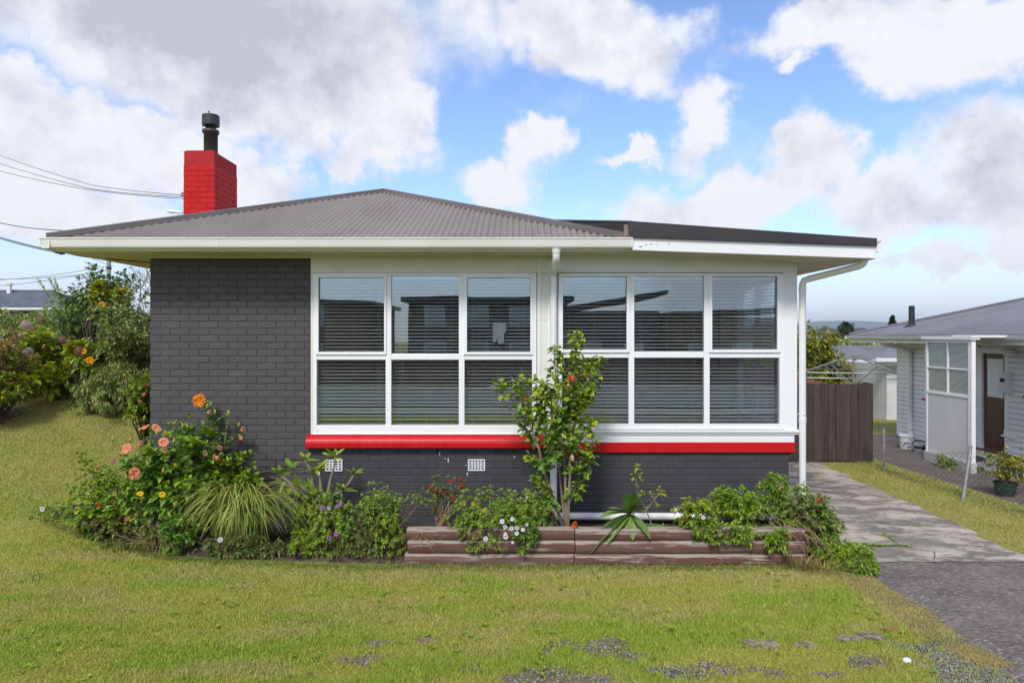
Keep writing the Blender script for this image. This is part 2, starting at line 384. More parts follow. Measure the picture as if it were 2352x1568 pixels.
def lush(x, y): return sm((fbm(x*.6, y*1.4, 1.7, 6, 31)-.38)/.26)

# ---------------------------------------------------------------- lawn and soil materials
def attr(T, n): return T.n('ShaderNodeAttribute', attribute_name=n).outputs['Fac']
def lawn_cols(T, light):
    c = T.mix(attr(T, 'lush'), tuple(a*light for a in (.335, .335, .078)), tuple(a*light for a in (.270, .335, .052)))
    return T.mix(attr(T, 'dry'), c, tuple(a*light for a in (.37, .335, .135)))
def ground_mat():
    m, T, out = base_mat('lawn_soil')
    pos = T.n('ShaderNodeNewGeometry').outputs['Position']
    n1 = T.n('ShaderNodeTexNoise', {'Vector': pos, 'Scale': 38.0, 'Detail': 6.0, 'Roughness': .7})
    n2 = T.n('ShaderNodeTexNoise', {'Vector': pos, 'Scale': 2.2, 'Detail': 5.0, 'Roughness': .6})
    c = lawn_cols(T, .95)
    c = T.mix(1.0, c, T.mix(T.smooth(n1.outputs[0], .3, .7), (.5, .52, .5), (1.25, 1.22, 1.1)), 'MULTIPLY')
    s = T.mix(T.smooth(n1.outputs[0], .4, .62), (.14, .11, .085), (.25, .21, .18))
    s = T.mix(T.smooth(n2.outputs[0], .4, .6), s, (.22, .16, .115))
    c = T.mix(attr(T, 'bare'), c, s)
    b = T.n('ShaderNodeBump', {'Height': n1.outputs[0], 'Strength': .8, 'Distance': .02})
    bs = T.n('ShaderNodeBsdfPrincipled', {'Base Color': c, 'Roughness': .95, 'Specular IOR Level': .1, 'Normal': b.outputs[0]})
    T.t.links.new(bs.outputs[0], out.inputs[0]); return m
def blade_mat():
    m, T, out = base_mat('grass_blade')
    g = T.n('ShaderNodeNewGeometry')
    c = lawn_cols(T, 1.38)
    c = T.mix(1.0, c, T.mix(g.outputs['Random Per Island'], (.78, .80, .76), (1.22, 1.2, 1.15)), 'MULTIPLY')
    bs = T.n('ShaderNodeBsdfPrincipled', {'Base Color': c, 'Roughness': .6, 'Specular IOR Level': .2})
    tr = T.n('ShaderNodeBsdfTranslucent', {'Color': c})
    mx = T.n('ShaderNodeMixShader', {0: .35, 1: bs.outputs[0], 2: tr.outputs[0]})
    T.t.links.new(mx.outputs[0], out.inputs[0]); return m
GM, BM = ground_mat(), blade_mat()

def set_attr(o, x, y, names=('lush', 'dry', 'bare')):
    for n in names:
        a = o.data.attributes.new(n, 'FLOAT', 'POINT')
        a.data.foreach_set('value', {'lush': lush, 'dry': dry, 'bare': bare}[n](x, y).astype(np.float32))
def grid(name, xs, ys, zf, m, parent=None, keep=None, smooth=True):
    X, Y = np.meshgrid(xs, ys); x, y = X.ravel(), Y.ravel(); z = zf(x, y); nx = len(xs)
    i, j = np.meshgrid(np.arange(nx-1), np.arange(len(ys)-1)); a = (j*nx+i).ravel()
    Fc = np.stack([a, a+1, a+nx+1, a+nx], 1)
    if keep is not None:
        k = keep(x, y); Fc = Fc[k[Fc].all(1)]
        used = np.unique(Fc); mp = np.full(len(x), -1); mp[used] = np.arange(len(used)); Fc = mp[Fc]; x, y, z = x[used], y[used], z[used]
    return np_mesh(name, np.stack([x, y, z], 1), Fc, m, parent, smooth=smooth), x, y
def steps(a, b, s): return list(np.arange(a, b, s))
xs = np.array([-4000, -2000, -900, -400, -200, -120, -80, -50, -35]+steps(-26, -10, 1.0)+steps(-10, -5, .2)+steps(-5, 3.8, .045)+steps(3.8, 8, .15)+steps(8, 20, .5)+[22, 26, 32, 40, 60, 100, 200, 400, 900, 2000, 4000])
ys = np.array([-300, -120, -70, -50, -40, -30, -20, -14, -10, -8, -6.5, -5.5, -4.9]+steps(-4.6, -1.0, .04)+steps(-1.0, 3, .12)+steps(3, 12, .3)+steps(12, 26, .7)+[28, 32, 40, 50, 60, 70, 80, 90, 100, 115, 130, 160, 220, 400, 900, 2000, 4500])
gz = lambda x, y: H(x, y)-.012*bare(x, y)*(np.abs(x) < 12)+.015*(fbm(x, y, 3, 3, 40)-.5)-.03*((x > 3.7) & (x < 5.5) & (y < 5.2) & (y > -7))
g, gx, gy = grid('ground', xs, ys, gz, GM)
set_attr(g, gx, gy); tag(g, kind='structure')

# grass blades of the mown lawn
BED = np.array([(-5.75, -.12), (-5.2, -.42), (-4.4, -.62), (-3.8, -.92), (-2.65, -1.12), (-1.65, -1.20), (3.25, -1.20), (3.45, -1.0), (3.45, .1), (-4.6, .1), (-5.5, .45)])
def inside(x, y, P):
    r = np.zeros(len(x), bool)
    for i in range(len(P)):
        (x0, y0), (x1, y1) = P[i], P[i-1]
        c = (y0 > y) != (y1 > y)
        with np.errstate(divide='ignore', invalid='ignore'): r ^= c & (x < (x1-x0)*(y-y0)/(y1-y0)+x0)
    return r
def lawn():
    N = 760000
    d = 4.35*np.exp(rng.random(N)*math.log(17/4.35)); x = (rng.random(N)*1.66-.86)*d; y = CAMY+d
    edge_r = 5.95-.11*np.clip(-y+1, 0, 3)+.05*np.sin(y*5)
    k = ~inside(x, y, BED) & ~((x > 3.62) & (x < edge_r+.1) & (y > -1.0)) & ~((x > 3.60) & (y < -.95)) & ~((x > -4.55) & (x < 3.6) & (y > 0)) & (x < 7.4)
    k &= ~((y > 3.2-.55*(x+6.5)) & (x < -6) & (y > 3.2)) & ~((x < -4.5) & (y > 4.2))
    k &= bare(x, y) < rng.random(N)*1.15
    x, y, d = x[k], y[k], d[k]; n = len(x)
    h = (.014+.020*rng.random(n))*(.8+.35*lush(x, y)+.6*(fbm(x, y, 6, 2, 77)-.4)); w = .0020+.00060*d; w *= .7+.6*rng.random(n)
    a = rng.random(n)*2*math.pi; l = (rng.random(n)*.9)*h; la = rng.random(n)*2*math.pi
    z = H(x, y)+.015*(fbm(x, y, 3, 3, 40)-.5)-.004
    V = np.zeros((n, 3, 3))
    V[:, 0] = np.stack([x-w*np.cos(a), y-w*np.sin(a), z], 1); V[:, 1] = np.stack([x+w*np.cos(a), y+w*np.sin(a), z], 1)
    V[:, 2] = np.stack([x+l*np.cos(la), y+l*np.sin(la), z+h], 1)
    o = np_mesh('lawn_grass', V.reshape(-1, 3), np.arange(3*n).reshape(-1, 3), BM)
    xx = np.repeat(x, 3); yy = np.repeat(y, 3); set_attr(o, xx, yy, ('lush', 'dry'))
    tag(o, 'mown green lawn with straw coloured dry patches', 'grass', kind='stuff')
lawn()

# soil of the garden bed
def seg_dist(x, y, P):
    best = np.full(len(x), 9.0)
    for i in range(len(P)):
        a, b = np.array(P[i-1]), np.array(P[i]); ab = b-a
        t = np.clip(((x-a[0])*ab[0]+(y-a[1])*ab[1])/(ab@ab), 0, 1)
        best = np.minimum(best, np.hypot(x-a[0]-t*ab[0], y-a[1]-t*ab[1]))
    return best
def soil_h(x, y):
    x = np.asarray(x, float); y = np.asarray(y, float)
    x_, y_ = np.atleast_1d(x), np.atleast_1d(y)
    s = seg_dist(x_, y_, BED)*np.where(inside(x_, y_, BED), 1, -1)
    tall = .07+.07*sm((x_+2.1)/.7)
    front = np.where(x_ > -1.12, 1.0, sm((s+.02)/.25))
    return H(x_, y_)-.04+(tall+.04)*front+.05*(fbm(x_, y_, 4, 4, 55)-.5)
soil_m = mat('dark_garden_soil', (.050, .033, .024), (.11, .078, .055), 9, .95, .9, 55, lo=.4, hi=.62, dirt=(.19, .13, .085), dscale=16, dlo=.56, dhi=.75, bdist=.02)
so, _, _ = grid('garden_soil', np.arange(-6.2, 3.48, .06), np.arange(-1.4, .06, .06), lambda x, y: soil_h(x, y), soil_m,
                keep=lambda x, y: ((x < -1.12) | (y > -1.14)) & (seg_dist(x, y, BED)*np.where(inside(x, y, BED), 1, -1) > -.1))
tag(so, kind='structure')

# loose stones
def pebbles(name, pts, sizes, m, label, flat=.6):
    pts = np.array(pts); n = len(pts); O = np.array([(1, 0, 0), (0, 1, 0), (-1, 0, 0), (0, -1, 0), (0, 0, 1), (0, 0, -1)], float)
    V = O[None]*(np.array(sizes)[:, None, None])*(1+.5*(rng.random((n, 6, 3))-.5)); V[:, :, 2] *= flat
    a = rng.random(n)*6.28; c, s_ = np.cos(a)[:, None], np.sin(a)[:, None]
    V = np.stack([V[:, :, 0]*c-V[:, :, 1]*s_, V[:, :, 0]*s_+V[:, :, 1]*c, V[:, :, 2]], 2)+pts[:, None]
    T8 = np.array([(0, 1, 4), (1, 2, 4), (2, 3, 4), (3, 0, 4), (1, 0, 5), (2, 1, 5), (3, 2, 5), (0, 3, 5)])
    Fc = (T8[None]+6*np.arange(n)[:, None, None]).reshape(-1, 3)
    o = np_mesh(name, V.reshape(-1, 3), Fc, m); return tag(o, label, 'gravel', kind='stuff')
gm1, T_, o_ = base_mat('mixed_gravel')
g_ = T_.n('ShaderNodeNewGeometry'); cr_ = T_.n('ShaderNodeValToRGB', {0: g_.outputs['Random Per Island']})
cr_.color_ramp.elements[0].color = (.10, .095, .095, 1); cr_.color_ramp.elements[1].color = (.36, .33, .31, 1)
e_ = cr_.color_ramp.elements.new(.5); e_.color = (.18, .18, .19, 1)
b_ = T_.n('ShaderNodeBsdfPrincipled', {'Base Color': cr_.outputs[0], 'Roughness': .85}); T_.t.links.new(b_.outputs[0], o_.inputs[0])
N = 60000; X = rng.random(N)*9-5; Y = -4.4+rng.random(N)*1.8; k = (bare(X, Y) > .55+.45*rng.random(N)) & (fbm(X, Y, 9, 2, 66) > .42) & (X < 3.0)
pebbles('stony_gravel', np.stack([X[k], Y[k], H(X[k], Y[k])-.004], 1)[:5000], (.004+.012*rng.random(k.sum())**3)[:5000], gm1, 'grey stones and grit showing through bare patches of the lawn')
N = 12000; X = 3.0+rng.random(N)*.66; Y = -5.2+rng.random(N)*2.4; k = bare(X, Y) > .4
pebbles('blue_gravel', np.stack([X[k], Y[k], H(X[k], Y[k])-.003], 1), .004+.007*rng.random(k.sum()), gm1, 'blue grey gravel beside the dark driveway', .8)
# pavers sunk in the lawn
LB = ['two tone paver sunk in the lawn, farthest left of the row', 'dark brick edge showing in the lawn beside the leftmost paver', 'small brown brick mostly covered by grass, mid lawn',
      'brown brick half buried just right of the grassed over one', 'striped dark brick sunk in the right side of the lawn', 'pale flat paver between two tilted ones at the lawn edge',
      'whitish tilted paver nearest the gravel end of the row', 'round orange red brick piece lying above the paver row']
for i, (u, v, w_, l_, a_) in enumerate([(1730, 1478, .05, .11, .5), (1768, 1482, .06, .12, .5), (1842, 1480, .05, .07, .4), (1862, 1482, .05, .08, .4), (1945, 1466, .06, .11, .5), (1974, 1464, .09, .10, .3), (2010, 1463, .06, .12, .3), (2042, 1447, .07, .05, .2)]):
    p = on_ground(u, v); b = MB(); b.prism([(-w_, -l_/2), (w_, -l_/2), (w_, l_/2), (-w_, l_/2)], -.03, .015, 'z')
    if i < 5: b.prism([(-w_-.022, -l_/2), (-w_-.004, -l_/2), (-w_-.004, l_/2), (-w_-.022, l_/2)], -.03, .020, 'z')
    m_ = M['brick_paver'] if i not in (7,) else M['terracotta']
    o = link('paving_brick', b.mesh('paving_brick', m_), None, p, (R(random.uniform(-3, 3)), R(random.uniform(-4, 4)), a_))
    tag(o, LB[i], 'paver', 'bricks sunk in the lawn')
p = on_ground(2083, 1517); b = MB(); b.lathe([(0, -.02), (.03, -.01), (.034, .008), (.02, .022), (0, .026)], p, 9)
tag(b.build('pebble', M['plastic_white'], smooth=True), 'single white pebble lying beside the blue grey gravel', 'stone')

# ---------------------------------------------------------------- driveway
def conc_mat():
    m, T, out = base_mat('weathered_concrete')
    pos = T.n('ShaderNodeNewGeometry').outputs['Position']
    ps = T.n('ShaderNodeVectorMath', {0: pos, 1: (.75, 1.3, 1)}, operation='MULTIPLY').outputs[0]
    n1 = T.n('ShaderNodeTexNoise', {'Vector': ps, 'Scale': 2.4, 'Detail': 12.0, 'Roughness': .78, 'Distortion': .25})
    n2 = T.n('ShaderNodeTexNoise', {'Vector': pos, 'Scale': 60.0, 'Detail': 4.0, 'Roughness': .7})
    n3 = T.n('ShaderNodeTexNoise', {'Vector': pos, 'Scale': .7, 'Detail': 5.0})
    c = T.mix(T.smooth(n1.outputs[0], .42, .56), (.52, .45, .37), (.19, .165, .14))
    c = T.mix(T.m('MULTIPLY', T.smooth(n3.outputs[0], .5, .7), .6), c, (.24, .21, .18))
    c = T.mix(1.0, c, T.mix(n2.outputs[0], (.72, .72, .72), (1.25, 1.25, 1.25)), 'MULTIPLY')
    b = T.n('ShaderNodeBump', {'Height': n2.outputs[0], 'Strength': .5, 'Distance': .006})
    bs = T.n('ShaderNodeBsdfPrincipled', {'Base Color': c, 'Roughness': .85, 'Normal': b.outputs[0]})
    T.t.links.new(bs.outputs[0], out.inputs[0]); return m
def asph_mat():
    m, T, out = base_mat('worn_dark_concrete')
    pos = T.n('ShaderNodeNewGeometry').outputs['Position']
    n1 = T.n('ShaderNodeTexNoise', {'Vector': pos, 'Scale': 1.6, 'Detail': 8.0, 'Roughness': .65})
    p2 = T.n('ShaderNodeVectorMath', {0: pos, 1: (.5, 1.2, 1)}, operation='MULTIPLY').outputs[0]
    n2 = T.n('ShaderNodeTexNoise', {'Vector': p2, 'Scale': 42.0, 'Detail': 6.0, 'Roughness': .75})
    c = T.mix(T.smooth(n1.outputs[0], .35, .65), (.13, .113, .10), (.195, .172, .15))
    c = T.mix(T.smooth(n2.outputs[0], .52, .66), c, (.38, .34, .30))
    c = T.mix(T.smooth(n2.outputs[0], .46, .36), c, (.07, .065, .065))
    b = T.n('ShaderNodeBump', {'Height': n2.outputs[0], 'Strength': .6, 'Distance': .006})
    bs = T.n('ShaderNodeBsdfPrincipled', {'Base Color': c, 'Roughness': 1.0, 'Specular IOR Level': .12, 'Normal': b.outputs[0]})
    T.t.links.new(bs.outputs[0], out.inputs[0]); return m
CM, AM = conc_mat(), asph_mat()
def r_edge(y): return 5.95-.11*np.clip(-y+1, 0, 3)+.08*np.clip(y-1, 0, 6)+.04*np.sin(y*5)+.03*np.sin(y*13+1)
def strip(name, ys_, lf, rf, lift, m, nx=24):
    Y = np.repeat(ys_, nx); t = np.tile(np.linspace(0, 1, nx), len(ys_)); l, r_ = lf(ys_), rf(ys_)
    X = np.repeat(l, nx)*(1-t)+np.repeat(r_, nx)*t
    Z = H(X, Y)+lift*np.where((t == 0) | (t == 1), -1.5, 1)
    i, j = np.meshgrid(np.arange(nx-1), np.arange(len(ys_)-1)); a = (j*nx+i).ravel()
    o = np_mesh(name, np.stack([X, Y, Z], 1), np.stack([a, a+1, a+nx+1, a+nx], 1), m, smooth=True); return tag(o, kind='structure')
strip('driveway_apron', np.arange(-7.5, -.9, .12), lambda y: 3.66+.015*np.sin(y*7)+0*y, lambda y: 9.6+0*y, .014, AM, 40)
ys_ = np.concatenate([[-1.14, -1.13], np.arange(-1.05, 9, .14)])
drv = strip('driveway', ys_, lambda y: 3.30+.30*sm((-.55-y)/.4), r_edge, .022, CM, 24)
for v_ in drv.data.vertices:
    if v_.co.y < -1.0: v_.co.y += .05*(float(fbm(np.array([v_.co.x]), np.array([0.]), 4, 3, 3)[0])-.5)*2
# cracks with moss in the slab
def zc(x, y, lift=.024):
    u, v = 1777.8+x*.4334, 660.4+y*.4334; p = on_ground(u, v, 0.0)
    for _ in range(4): p = on_ground(u, v, hz(p.x, p.y)+lift)
    return p
crack_m = mat('crack_shadow_gap', (.022, .020, .018), (.04, .035, .03), 9, .95)
moss_m = leaf_mat('moss_and_weed', [(.05, .12, .02), (.09, .17, .03), (.12, .19, .04)], .7, .2)
for ln, wd in (([(350, 1345), (430, 1356), (470, 1370), (520, 1369), (560, 1370), (600, 1364), (650, 1366), (735, 1372)], .016), ([(580, 1300), (600, 1322), (640, 1345), (665, 1364)], .010),
           ([(515, 1215), (540, 1232), (560, 1242), (600, 1248), (700, 1258), (760, 1262), (870, 1270)], .007), ([(480, 1378), (510, 1408), (530, 1420), (545, 1440)], .007),
           ([(845, 1390), (852, 1415), (840, 1440), (860, 1462)], .006)):
    V, Fc = [], []; P = [zc(*q) for q in ln]; Q = []
    for a, b in zip(P, P[1:]):
        for t in np.linspace(0, 1, 9)[:-1]: Q.append(a.lerp(b, t)+Vector((random.uniform(-.012, .012), random.uniform(-.02, .02), 0)))
    Q.append(P[-1])
    for i, q in enumerate(Q):
        w_ = wd*random.uniform(.5, 1.5)*min(1, .3+i/4, .3+(len(Q)-1-i)/4); z_ = hz(q.x, q.y)+.026
        V += [(q.x, q.y-w_, z_), (q.x, q.y+w_, z_)]
        if i: Fc.append((2*i-2, 2*i, 2*i+1, 2*i-1))
    tag(np_mesh('driveway_crack', V, Fc, crack_m), kind='structure')
MOSS = []
for x0, y0, x1, y1, n_ in ((430, 1356, 600, 1368, 500), (640, 1362, 735, 1373, 160), (580, 1300, 640, 1345, 120), (700, 1258, 800, 1264, 40), (265, 1078, 285, 1084, 60)):
    for _ in range(n_):
        t = random.random(); p = zc(x0+(x1-x0)*t, y0+(y1-y0)*t); MOSS.append(p+Vector((random.gauss(0, .02), random.gauss(0, .02), 0)))

# neighbour's dark strip of path, and bare edges
path_m = mat('brown_grey_path', (.115, .088, .075), (.16, .125, .105), 2.2, .9, .6, 50, dirt=(.09, .07, .06), dscale=3)
np_y = np.arange(-7, 9.6, .2)
strip('neighbour_path', np_y, lambda y: 7.38+.05*np.sin(y*3), lambda y: 10.3+0*y, .012, path_m, 12)

# ---------------------------------------------------------------- foliage builders
def unit(a): return a/np.maximum(np.linalg.norm(a, axis=-1, keepdims=True), 1e-9)
def leaves(P, D, L, W, fold=.25, droop=.25, mid=.45, roll=None):
    """leaf of 4 triangles at each P pointing along D; returns vertices and faces"""
    P = np.asarray(P, float); n = len(P); D = unit(np.asarray(D, float)); L = np.broadcast_to(L, n)[:, None]; W = np.broadcast_to(W, n)[:, None]
    up = np.tile((0., 0., 1.), (n, 1))+.5*(rng.random((n, 3))-.5)
    Sd = unit(np.cross(D, up)); Nn = np.cross(Sd, D)
    if roll is not None: a = (rng.random(n)-.5)[:, None]*roll; Sd, Nn = Sd*np.cos(a)+Nn*np.sin(a), Nn*np.cos(a)-Sd*np.sin(a)
    c = P+D*L*mid-Nn*(W*fold*.5)
    V = np.stack([P, c+Sd*W*.5+Nn*W*fold*.6, P+D*L-np.array((0, 0, 1.))*L*droop, c-Sd*W*.5+Nn*W*fold*.6, c], 1)
    T4 = np.array([(0, 1, 4), (0, 4, 3), (4, 1, 2), (4, 2, 3)])
    return V.reshape(-1, 3), (T4[None]+5*np.arange(n)[:, None, None]).reshape(-1, 3)
class Fol:
    def __init__(s): s.V = []; s.F = []; s.n = 0
    def add(s, V, Fc): s.V.append(V); s.F.append(Fc+s.n); s.n += len(V)
    def build(s, name, m, parent=None):
        return np_mesh(name, np.concatenate(s.V), np.concatenate(s.F), m, parent, smooth=False)
def whorls(C, A, k, L, W, spread=1.0, jit=.25, **kw):
    """K leaves fanned round axis A at every centre C"""
    C = np.asarray(C, float); A = unit(np.asarray(A, float)); n = len(C)
    ref = unit(np.cross(A, np.tile((.3, .9, .2), (n, 1)))); ref2 = np.cross(A, ref)
    th = (np.arange(k)[None]*2.4+rng.random((n, 1))*6.28)[..., None]
    tilt = spread*(.35+.65*rng.random((n, k, 1)))
    D = A[:, None]*(1.05-tilt*.75)+(ref[:, None]*np.cos(th)+ref2[:, None]*np.sin(th))*tilt+jit*(rng.random((n, k, 3))-.5)
    P = C[:, None]+A[:, None]*(L*.45*(rng.random((n, k, 1))-.6))
    s_ = .65+.6*rng.random(n*k)
    return leaves(P.reshape(-1, 3), D.reshape(-1, 3), L*s_, W*s_, **kw)
def crown_pts(n, c, r, lump=.3, shell=2.3, seed=0, top=0):
    d = unit(rng.normal(size=(n, 3))); rad = rng.random(n)**(1/shell)
    ph = np.random.default_rng(seed).random(6)*6.28
    b = 1+lump*(np.sin(3*d[:, 0]+2*d[:, 2]*2+ph[0])*np.sin(4*d[:, 2]+ph[1])+.6*np.sin(7*d[:, 0]+ph[2])*np.sin(6*d[:, 1]+5*d[:, 2]+ph[3]))
    p = np.asarray(c)+d*rad[:, None]*np.asarray(r)*b[:, None]
    return p, d
def stems_to(b, base, pts, n, r0=.012, bend=.15, rt=.3):
    base = Vector(base); idx = rng.choice(len(pts), min(n, len(pts)), replace=False)
    for i in idx:
        t = Vector(pts[i]); m_ = base.lerp(t, .5)+Vector((random.uniform(-1, 1), random.uniform(-1, 1), random.uniform(0, .6)))*bend*(t-base).length
        q = base+Vector((random.uniform(-1, 1)*r0*2, random.uniform(-1, 1)*r0*2, 0))
        b.tube([q, q.lerp(m_, .55), m_, m_.lerp(t, .6), t], [r0, r0*.85, r0*.65, r0*.5, r0*rt], 5)
FLM = {}
def fmat(name, c, c2=None):
    if name not in FLM:
        m, T, out = base_mat(name)
        oi = T.n('ShaderNodeNewGeometry').outputs['Random Per Island']
        col = T.mix(oi, c, c2 or tuple(a*.8 for a in c))
        bs = T.n('ShaderNodeBsdfPrincipled', {'Base Color': col, 'Roughness': .5, 'Specular IOR Level': .2})
        tr = T.n('ShaderNodeBsdfTranslucent', {'Color': col}); mx = T.n('ShaderNodeMixShader', {0: .3, 1: bs.outputs[0], 2: tr.outputs[0]})
        T.t.links.new(mx.outputs[0], out.inputs[0]); FLM[name] = m
    return FLM[name]
def flower_mesh(kind, m1, m2):
    """unit flower (diameter 1) facing +Z"""
    b = MB()
    if kind == 'hibiscus':
        for k in range(5):
            a = k*2*math.pi/5; vs = []
            for i, (r_, w_, z_) in enumerate([(0.02, .04, -.12), (.2, .20, .02), (.25, .24, .10), (.47, .26, .08), (.52, .10, .03)]):
                for j in (-1, -.35, .35, 1):
                    zz = z_+.075*math.sin(j*5+k+i*1.7)*(i > 1)+(.03 if j > 0 else 0); x_, y_ = r_+.02*math.cos(j*4+k)*(i > 2), w_*j
                    vs.append((x_*math.cos(a)-y_*math.sin(a), x_*math.sin(a)+y_*math.cos(a), zz))
            b.add(vs, [(i*4+j, i*4+j+1, i*4+j+5, i*4+j+4) for i in range(4) for j in range(3)])
        b.cur = 1; b.tube([(0, 0, -.1), (.01, .02, .14), (.04, .05, .30)], [.03, .022, .03], 6)
        for k in range(10): a = k*2.4; b.tube([(.02, .03, .16+.012*k), (.02+.05*math.cos(a), .03+.05*math.sin(a), .18+.012*k)], [.006, .014], 4)
    elif kind == 'furled':
        for k in range(4):
            a = k*1.57; vs = []
            for r_, z_ in ((.06, -.5), (.24, -.25), (.34, .05), (.22, .35), (.26, .5)):
                for j in (-.5, .1, .75): t = a+j*1.5; q = r_*(1+.15*math.sin(k*3+z_*9)); vs.append((q*math.cos(t), q*math.sin(t), z_+.06*math.sin(t*3)))
            b.add(vs, [(i*3+j, i*3+j+1, i*3+j+4, i*3+j+3) for i in range(4) for j in range(2)])
        b.cur = 1; b.lathe([(0, -.62), (.12, -.55), (.13, -.4), (.05, -.3)], (0, 0, 0), 6)
    elif kind == 'bud':
        b.lathe([(0, -.5), (.17, -.35), (.22, -.05), (.14, .3), (0, .52)], (0, 0, 0), 6)
        b.cur = 1; b.lathe([(.03, -.75), (.2, -.45), (.24, -.15), (.2, -.1)], (0, 0, 0), 6)
    elif kind == 'daisy':
        for k in range(14):
            a = k*2*math.pi/14; c_, s_ = math.cos(a), math.sin(a); z_ = .04*math.sin(k*2.1)
            P = [(.10, -.035, 0), (.10, .035, 0), (.36, .07, .05+z_), (.36, -.07, .05+z_), (.5, 0, .02+z_)]
            b.add([(x*c_-y*s_, x*s_+y*c_, z) for x, y, z in P], [(0, 1, 2, 3), (3, 2, 4)])
        b.cur = 1; b.lathe([(.14, .0), (.12, .045), (0, .07)], (0, 0, 0), 8)
    elif kind == 'cluster':      # geranium head: a dozen little five-petalled blooms
        r2 = random.Random(5)
        for q in range(11):
            th, ph = q*2.4, math.acos(1-1.1*(q+.5)/11); c = Vector((math.sin(ph)*math.cos(th), math.sin(ph)*math.sin(th), math.cos(ph)))*.36
            n_ = c.normalized(); t1 = n_.orthogonal().normalized(); t2 = n_.cross(t1)
            for k in range(5):
                a = k*1.2566; e = t1*math.cos(a)+t2*math.sin(a); f = n_.cross(e)
                b.add([c, c+e*.1+f*.07, c+e*.19+n_*.03, c+e*.1-f*.07], [(0, 1, 2, 3)])
        b.cur = 1; b.tube([(0, 0, -.5), (0, 0, .2)], [.03, .02], 5)
    elif kind == 'hydrangea':
        for q in range(90):
            th, ph = q*2.39996, math.acos(1-1.75*(q+.5)/90); c = Vector((math.sin(ph)*math.cos(th), math.sin(ph)*math.sin(th), math.cos(ph)*.8))*.44
            n_ = c.normalized(); t1 = n_.orthogonal().normalized(); t2 = n_.cross(t1)
            for k in range(4):
                a = k*1.5708+q; e = t1*math.cos(a)+t2*math.sin(a); f = n_.cross(e)
                b.add([c, c+e*.045+f*.04+n_*.01, c+e*.085+n_*.02, c+e*.045-f*.04+n_*.01], [(0, 1, 2, 3)])
        b.cur = 1; b.tube([(0, 0, -.6), (0, 0, .2)], [.025, .02], 5)
    return b.mesh(kind+'_bloom', [m1, m2])
G_STEM = mat('sepal_green', (.14, .20, .04), (.18, .24, .05), 9, .6)
Y_CEN = fmat('pollen_yellow', (.75, .5, .06)); D_CEN = fmat('daisy_eye', (.10, .06, .12), (.05, .04, .10))
FL = {
 'orange': flower_mesh('hibiscus', fmat('orange_petal', (.85, .30, .03), (.80, .22, .02)), fmat('stamen_cream', (.85, .72, .45))),
 'peach': flower_mesh('hibiscus', fmat('peach_petal', (.90, .40, .26), (.88, .32, .19)), Y_CEN),
 'salmon': flower_mesh('furled', fmat('salmon_petal', (.88, .46, .34), (.82, .36, .26)), G_STEM),
 'pinkbud': flower_mesh('furled', fmat('faded_pink_petal', (.80, .50, .42), (.72, .38, .32)), G_STEM),
 'bud': flower_mesh('bud', fmat('yellow_green_bud', (.60, .50, .10), (.50, .48, .08)), G_STEM),
 'yellow': flower_mesh('hibiscus', fmat('yellow_petal', (.82, .60, .02), (.80, .52, .02)), Y_CEN),
 'yorange': flower_mesh('hibiscus', fmat('golden_petal', (.85, .40, .01), (.80, .33, .01)), Y_CEN),
 'redorange': flower_mesh('furled', fmat('red_orange_petal', (.78, .12, .03), (.75, .16, .04)), G_STEM),
 'white': flower_mesh('daisy', fmat('white_ray', (.82, .80, .84), (.76, .70, .82)), D_CEN),
 'purple': flower_mesh('daisy', fmat('purple_ray', (.50, .13, .62), (.42, .10, .55)), D_CEN),
 'lilac': flower_mesh('daisy', fmat('lilac_ray', (.66, .50, .78), (.6, .42, .7)), D_CEN),
 'red': flower_mesh('cluster', fmat('scarlet_petal', (.62, .006, .010), (.50, .004, .008)), G_STEM),
 'magenta': flower_mesh('cluster', fmat('magenta_petal', (.50, .05, .20), (.55, .12, .3)), G_STEM),
 'hyd_pale': flower_mesh('hydrangea', fmat('pale_pink_floret', (.62, .42, .42), (.50, .36, .34)), G_STEM),
 'hyd_white': flower_mesh('hydrangea', fmat('white_mauve_floret', (.66, .60, .56), (.52, .46, .48)), G_STEM),
 'hyd_old': flower_mesh('hydrangea', fmat('faded_rose_floret', (.36, .16, .15), (.28, .14, .12)), G_STEM),
}
def flower(kind, p, dia, parent, face=(0, -1, .45), name='flower', label=None):
    f = Vector(face)+Vector((random.uniform(-.35, .35), random.uniform(-.2, .2), random.uniform(-.3, .3)))
    e = f.to_track_quat('Z', 'Y').to_euler()
    o = link(name, FL[kind], parent, p, e, (dia,)*3)
    if label: o['label'] = label
    return o
